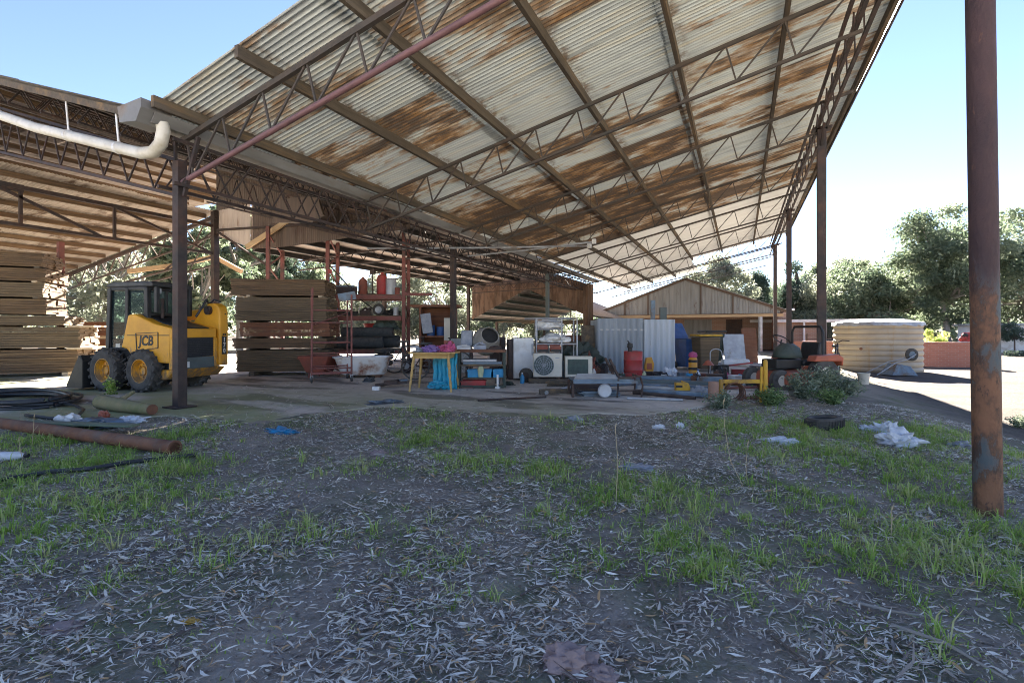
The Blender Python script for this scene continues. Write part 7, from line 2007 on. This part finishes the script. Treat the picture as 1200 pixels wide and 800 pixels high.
def leaves(X, Y, lmin, lmax, wr=(.10, .19), tone=None, lift=.012):
    n = len(X); Z = np.where(seg_dist(X, Y, slab_poly) < 0, np.maximum(hgt(X, Y), SLAB), hgt(X, Y)) + rng.uniform(.002, lift, n)
    # litter lies in swept drifts: a preferred direction with much scatter
    a = .55 + rng.normal(0, .75, n) + np.where(rng.random(n) < .3, rng.uniform(-1.5, 1.5, n), 0)
    L = lmin + (lmax - lmin) * rng.beta(1.6, 2.6, n) * 1.25; W = L * rng.uniform(wr[0], wr[1], n)
    ti = rng.normal(0, .22, n)
    d = np.stack([np.cos(a) * np.cos(ti), np.sin(a) * np.cos(ti), np.sin(ti)], 1)
    up = np.stack([rng.normal(0, .45, n), rng.normal(0, .45, n), np.ones(n)], 1)
    s = np.cross(up, d); s /= np.linalg.norm(s, axis=1, keepdims=True)
    nn = np.cross(d, s)
    c = np.stack([X, Y, Z], 1)
    curl = (rng.normal(.0, .16, n) * L)[:, None] * nn; bendS = (rng.normal(0, .09, n) * L)[:, None] * s
    hd = d * (L / 2)[:, None]; hs = s * (W / 2)[:, None]
    p0 = c - hd + curl * .6 + bendS; p1 = c - hd * .35 + hs; p2 = c - hd * .35 - hs; p3 = c + hd * .35 + hs * .85; p4 = c + hd * .35 - hs * .85; p5 = c + hd + curl * .6 + bendS
    keel = nn * (W * .18)[:, None]
    V = np.stack([p0, p1 + keel, p2 + keel, p3 + keel, p4 + keel, p5], 1).reshape(-1, 3)
    V[:, 2] = np.maximum(V[:, 2], np.repeat(Z - .012, 6) + .004)
    i0 = np.arange(n)[:, None] * 6
    F3 = np.concatenate([i0 + np.array(q) for q in ((0, 2, 1), (1, 2, 4), (1, 4, 3), (3, 4, 5))], 0)
    return V, F3
XL, YL = scatter(620000, (-9, 3.8), (.3, 9.5))
dist = np.hypot(XL, YL)
den = sstep(.42, .62, fbm(XL, YL, 1.0, 61) * .5 + fbm(XL, YL, 3.2, 71) * .5)
# the drifts are thickest along the front and right of the yard
den = den * (.80 + .40 * sstep(-2.5, 1.2, XL)) + .045 + .45 * sstep(3.4, 2.0, YL + .35 * (0.6 - XL).clip(0, 9) * .4) * sstep(-.5, 1.0, XL)
den = den * np.where(seg_dist(XL, YL, slab_poly) < 0, .05, 1.0) * sstep(3.6, 2.4, XL - .25 * (4 - YL).clip(0, 3))
keep = rng.random(len(XL)) < np.clip(den, 0, 1.25) * (.58 + .40 * sstep(3.0, 1.2, YL))
XL, YL = XL[keep], YL[keep]
VL, FL = leaves(XL, YL, .014, .076, (.055, .18), None, .02)
tn = np.where(rng.random(len(XL)) < .27, rng.uniform(0, .3, len(XL)), np.clip(.28 + .7 * rng.beta(1.6, 1.9, len(XL)), 0, .95)); tn = np.where(rng.random(len(XL)) < .06, 1.0, tn)
XB, YB = scatter(520000, (-7, 3.4), (.3, 6.5))
kb = (rng.random(len(XB)) < .10 + .38 * fbm(XB, YB, 2.2, 81) ** 1.5) & (seg_dist(XB, YB, slab_poly) > .0)
XB, YB = XB[kb], YB[kb]
VB, FB = leaves(XB, YB, .006, .026, (.2, .6), None, .006)
tb2 = np.clip(rng.beta(1.3, 2.6, len(XB)), 0, .9)
XT, YT = scatter(2600, (-6.5, 3.2), (.3, 6.0))
VT, FT = leaves(XT, YT, .08, .34, (.012, .035), None, .02)
FB = np.concatenate([FB, FT + len(VB)]); VB = np.concatenate([VB, VT]); tb2 = np.concatenate([tb2, np.clip(rng.beta(1.2, 3, len(XT)), 0, .6)])
FL = np.concatenate([FL, FB + len(VL)]); VL = np.concatenate([VL, VB]); tn = np.concatenate([tn, tb2])
o = np_mesh('leaf_litter', VL, FL, MAT['litter'], None, np.repeat(tn, 6)); tag(o, 'dry grey gum leaves and bark shreds littering the soil', 'leaf litter', kind='stuff')
print('litter', len(XL))
# sticks
for i, (x0, y0, x1, y1, r, lab) in enumerate(((762, 680, 790, 745, .007, 'thin dark stick pointing down the middle of the leaf litter'), (710, 672, 775, 685, .006, 'thin dark stick crossing the top of another in the litter'), (905, 748, 960, 800, .007, 'thin stick near the bottom right of the litter'), (610, 700, 655, 685, .006, 'short brown stick lying left of the crossed sticks'),
                                               (990, 705, 1085, 725, .007, 'long pale stick in the right hand litter'), (1045, 735, 1180, 800, .008, 'long stick at the lower right corner of the litter'))):
    a_ = drop(x0, y0); b_ = drop(x1, y1); d = b_ - a_; mid = d * .5 + Vector((rng.normal(0, .02), rng.normal(0, .02), .015))
    b = MB(); b.tube([(0, 0, .012), mid + Vector((0, 0, .01)), d + Vector((0, 0, .012))], [r, r * .85, r * .5], 6); tw_ = mid + Vector((rng.normal(0, .06), rng.normal(0, .06), .03)); b.tube([mid + Vector((0, 0, .01)), tw_], [r * .5, r * .2], 5)
    o = b.build('stick', MAT['bark_dark'] if i < 4 else MAT['bark'], smooth=True); o.location = a_; tag(o, lab, 'stick')
# dry stalks
for x0, y0, pts_, lab in ((872, 572, [(856, 540), (849, 500), (848, 470)], 'tall dry bent stalk right of the middle grass'), (876, 568, [(874, 545), (876, 520)], 'short dry stalk beside the tall bent one'), (722, 590, [(724, 540), (721, 500)], 'thin dry stalk left of the tall bent one'),
                          (37, 525, [(39, 505), (40, 488)], 'dry stalk standing by the rusty pipe at left'), (27, 540, [(24, 528), (22, 515)], 'short dry stalk by the white bottle'), (1044, 632, [(1045, 610), (1045, 596)], 'pale dry stalk in the right hand grass')):
    a_ = drop(x0, y0); dd = Vector((a_.x, a_.y)).dot(Vector((-SA, CA)))
    pp = [Vector((0, 0, 0))]
    for (x, y) in pts_:
        q_ = PD(x, y, dd); pp.append(q_ - a_)
    b = MB(); b.tube(pp, [.0032, .0026, .002, .0014][:len(pp)] if len(pp) < 5 else .004, 5)
    m = pp[-1]; b.tube([m, m + Vector((.01, 0, .03))], [.006, .001], 5); b.tube([pp[1], pp[1] + Vector((.05, .02, .06))], [.003, .001], 4)
    o = b.build('dry_stalk', MAT['dry_stalk']); o.location = a_; tag(o, lab, 'stalk')

# ================================================================== LIGHT, SKY, CAMERA
SUN_EL, SUN_AZ = R(28.4), R(9.85)       # azimuth left of +Y
sv = Vector((-math.sin(SUN_AZ) * math.cos(SUN_EL), math.cos(SUN_AZ) * math.cos(SUN_EL), math.sin(SUN_EL)))
L = bpy.data.lights.new('sun', 'SUN'); L.energy = 3.6; L.angle = R(.53); L.color = (1.0, .93, .83)
lo = bpy.data.objects.new('sun', L); COL.objects.link(lo); lo.rotation_euler = (-sv).to_track_quat('-Z', 'Y').to_euler(); lo.location = (0, 0, 30)
W = bpy.data.worlds.new('World'); SC.world = W; W.use_nodes = True
nt = W.node_tree; bg = nt.nodes['Background']
sky = nt.nodes.new('ShaderNodeTexSky'); sky.sky_type = 'NISHITA'; sky.sun_disc = False
sky.sun_elevation = SUN_EL; sky.sun_rotation = -SUN_AZ
sky.altitude = 100; sky.air_density = 0.9; sky.dust_density = 0.0; sky.ozone_density = 1.5
tint = nt.nodes.new('ShaderNodeMix'); tint.data_type = 'RGBA'; tint.blend_type = 'MULTIPLY'; tint.inputs[0].default_value = 1.0
tint.inputs[7].default_value = (.985, .93, 1.03, 1)
nt.links.new(sky.outputs[0], tint.inputs[6]); nt.links.new(tint.outputs[2], bg.inputs['Color']); bg.inputs['Strength'].default_value = 0.0190

cam = bpy.data.cameras.new('camera'); co = bpy.data.objects.new('camera', cam); COL.objects.link(co)
cam.sensor_width = 36; cam.sensor_fit = 'HORIZONTAL'; cam.lens = F_PX / 1200 * 36
cam.shift_y = -(400 - HOR) / 1200
cam.clip_start = .05; cam.clip_end = 2000
co.location = (0, 0, CZ); co.rotation_euler = (R(90), 0, YAW)
SC.camera = co
SC.render.engine = 'CYCLES'
SC.cycles.use_denoising = True; SC.cycles.filter_width = 1.0
SC.cycles.max_bounces = 10; SC.cycles.diffuse_bounces = 6; SC.cycles.transparent_max_bounces = 12
SC.view_settings.view_transform = 'Standard'
SC.view_settings.look = 'None'; SC.view_settings.gamma = 1.0; SC.view_settings.exposure = 4.05
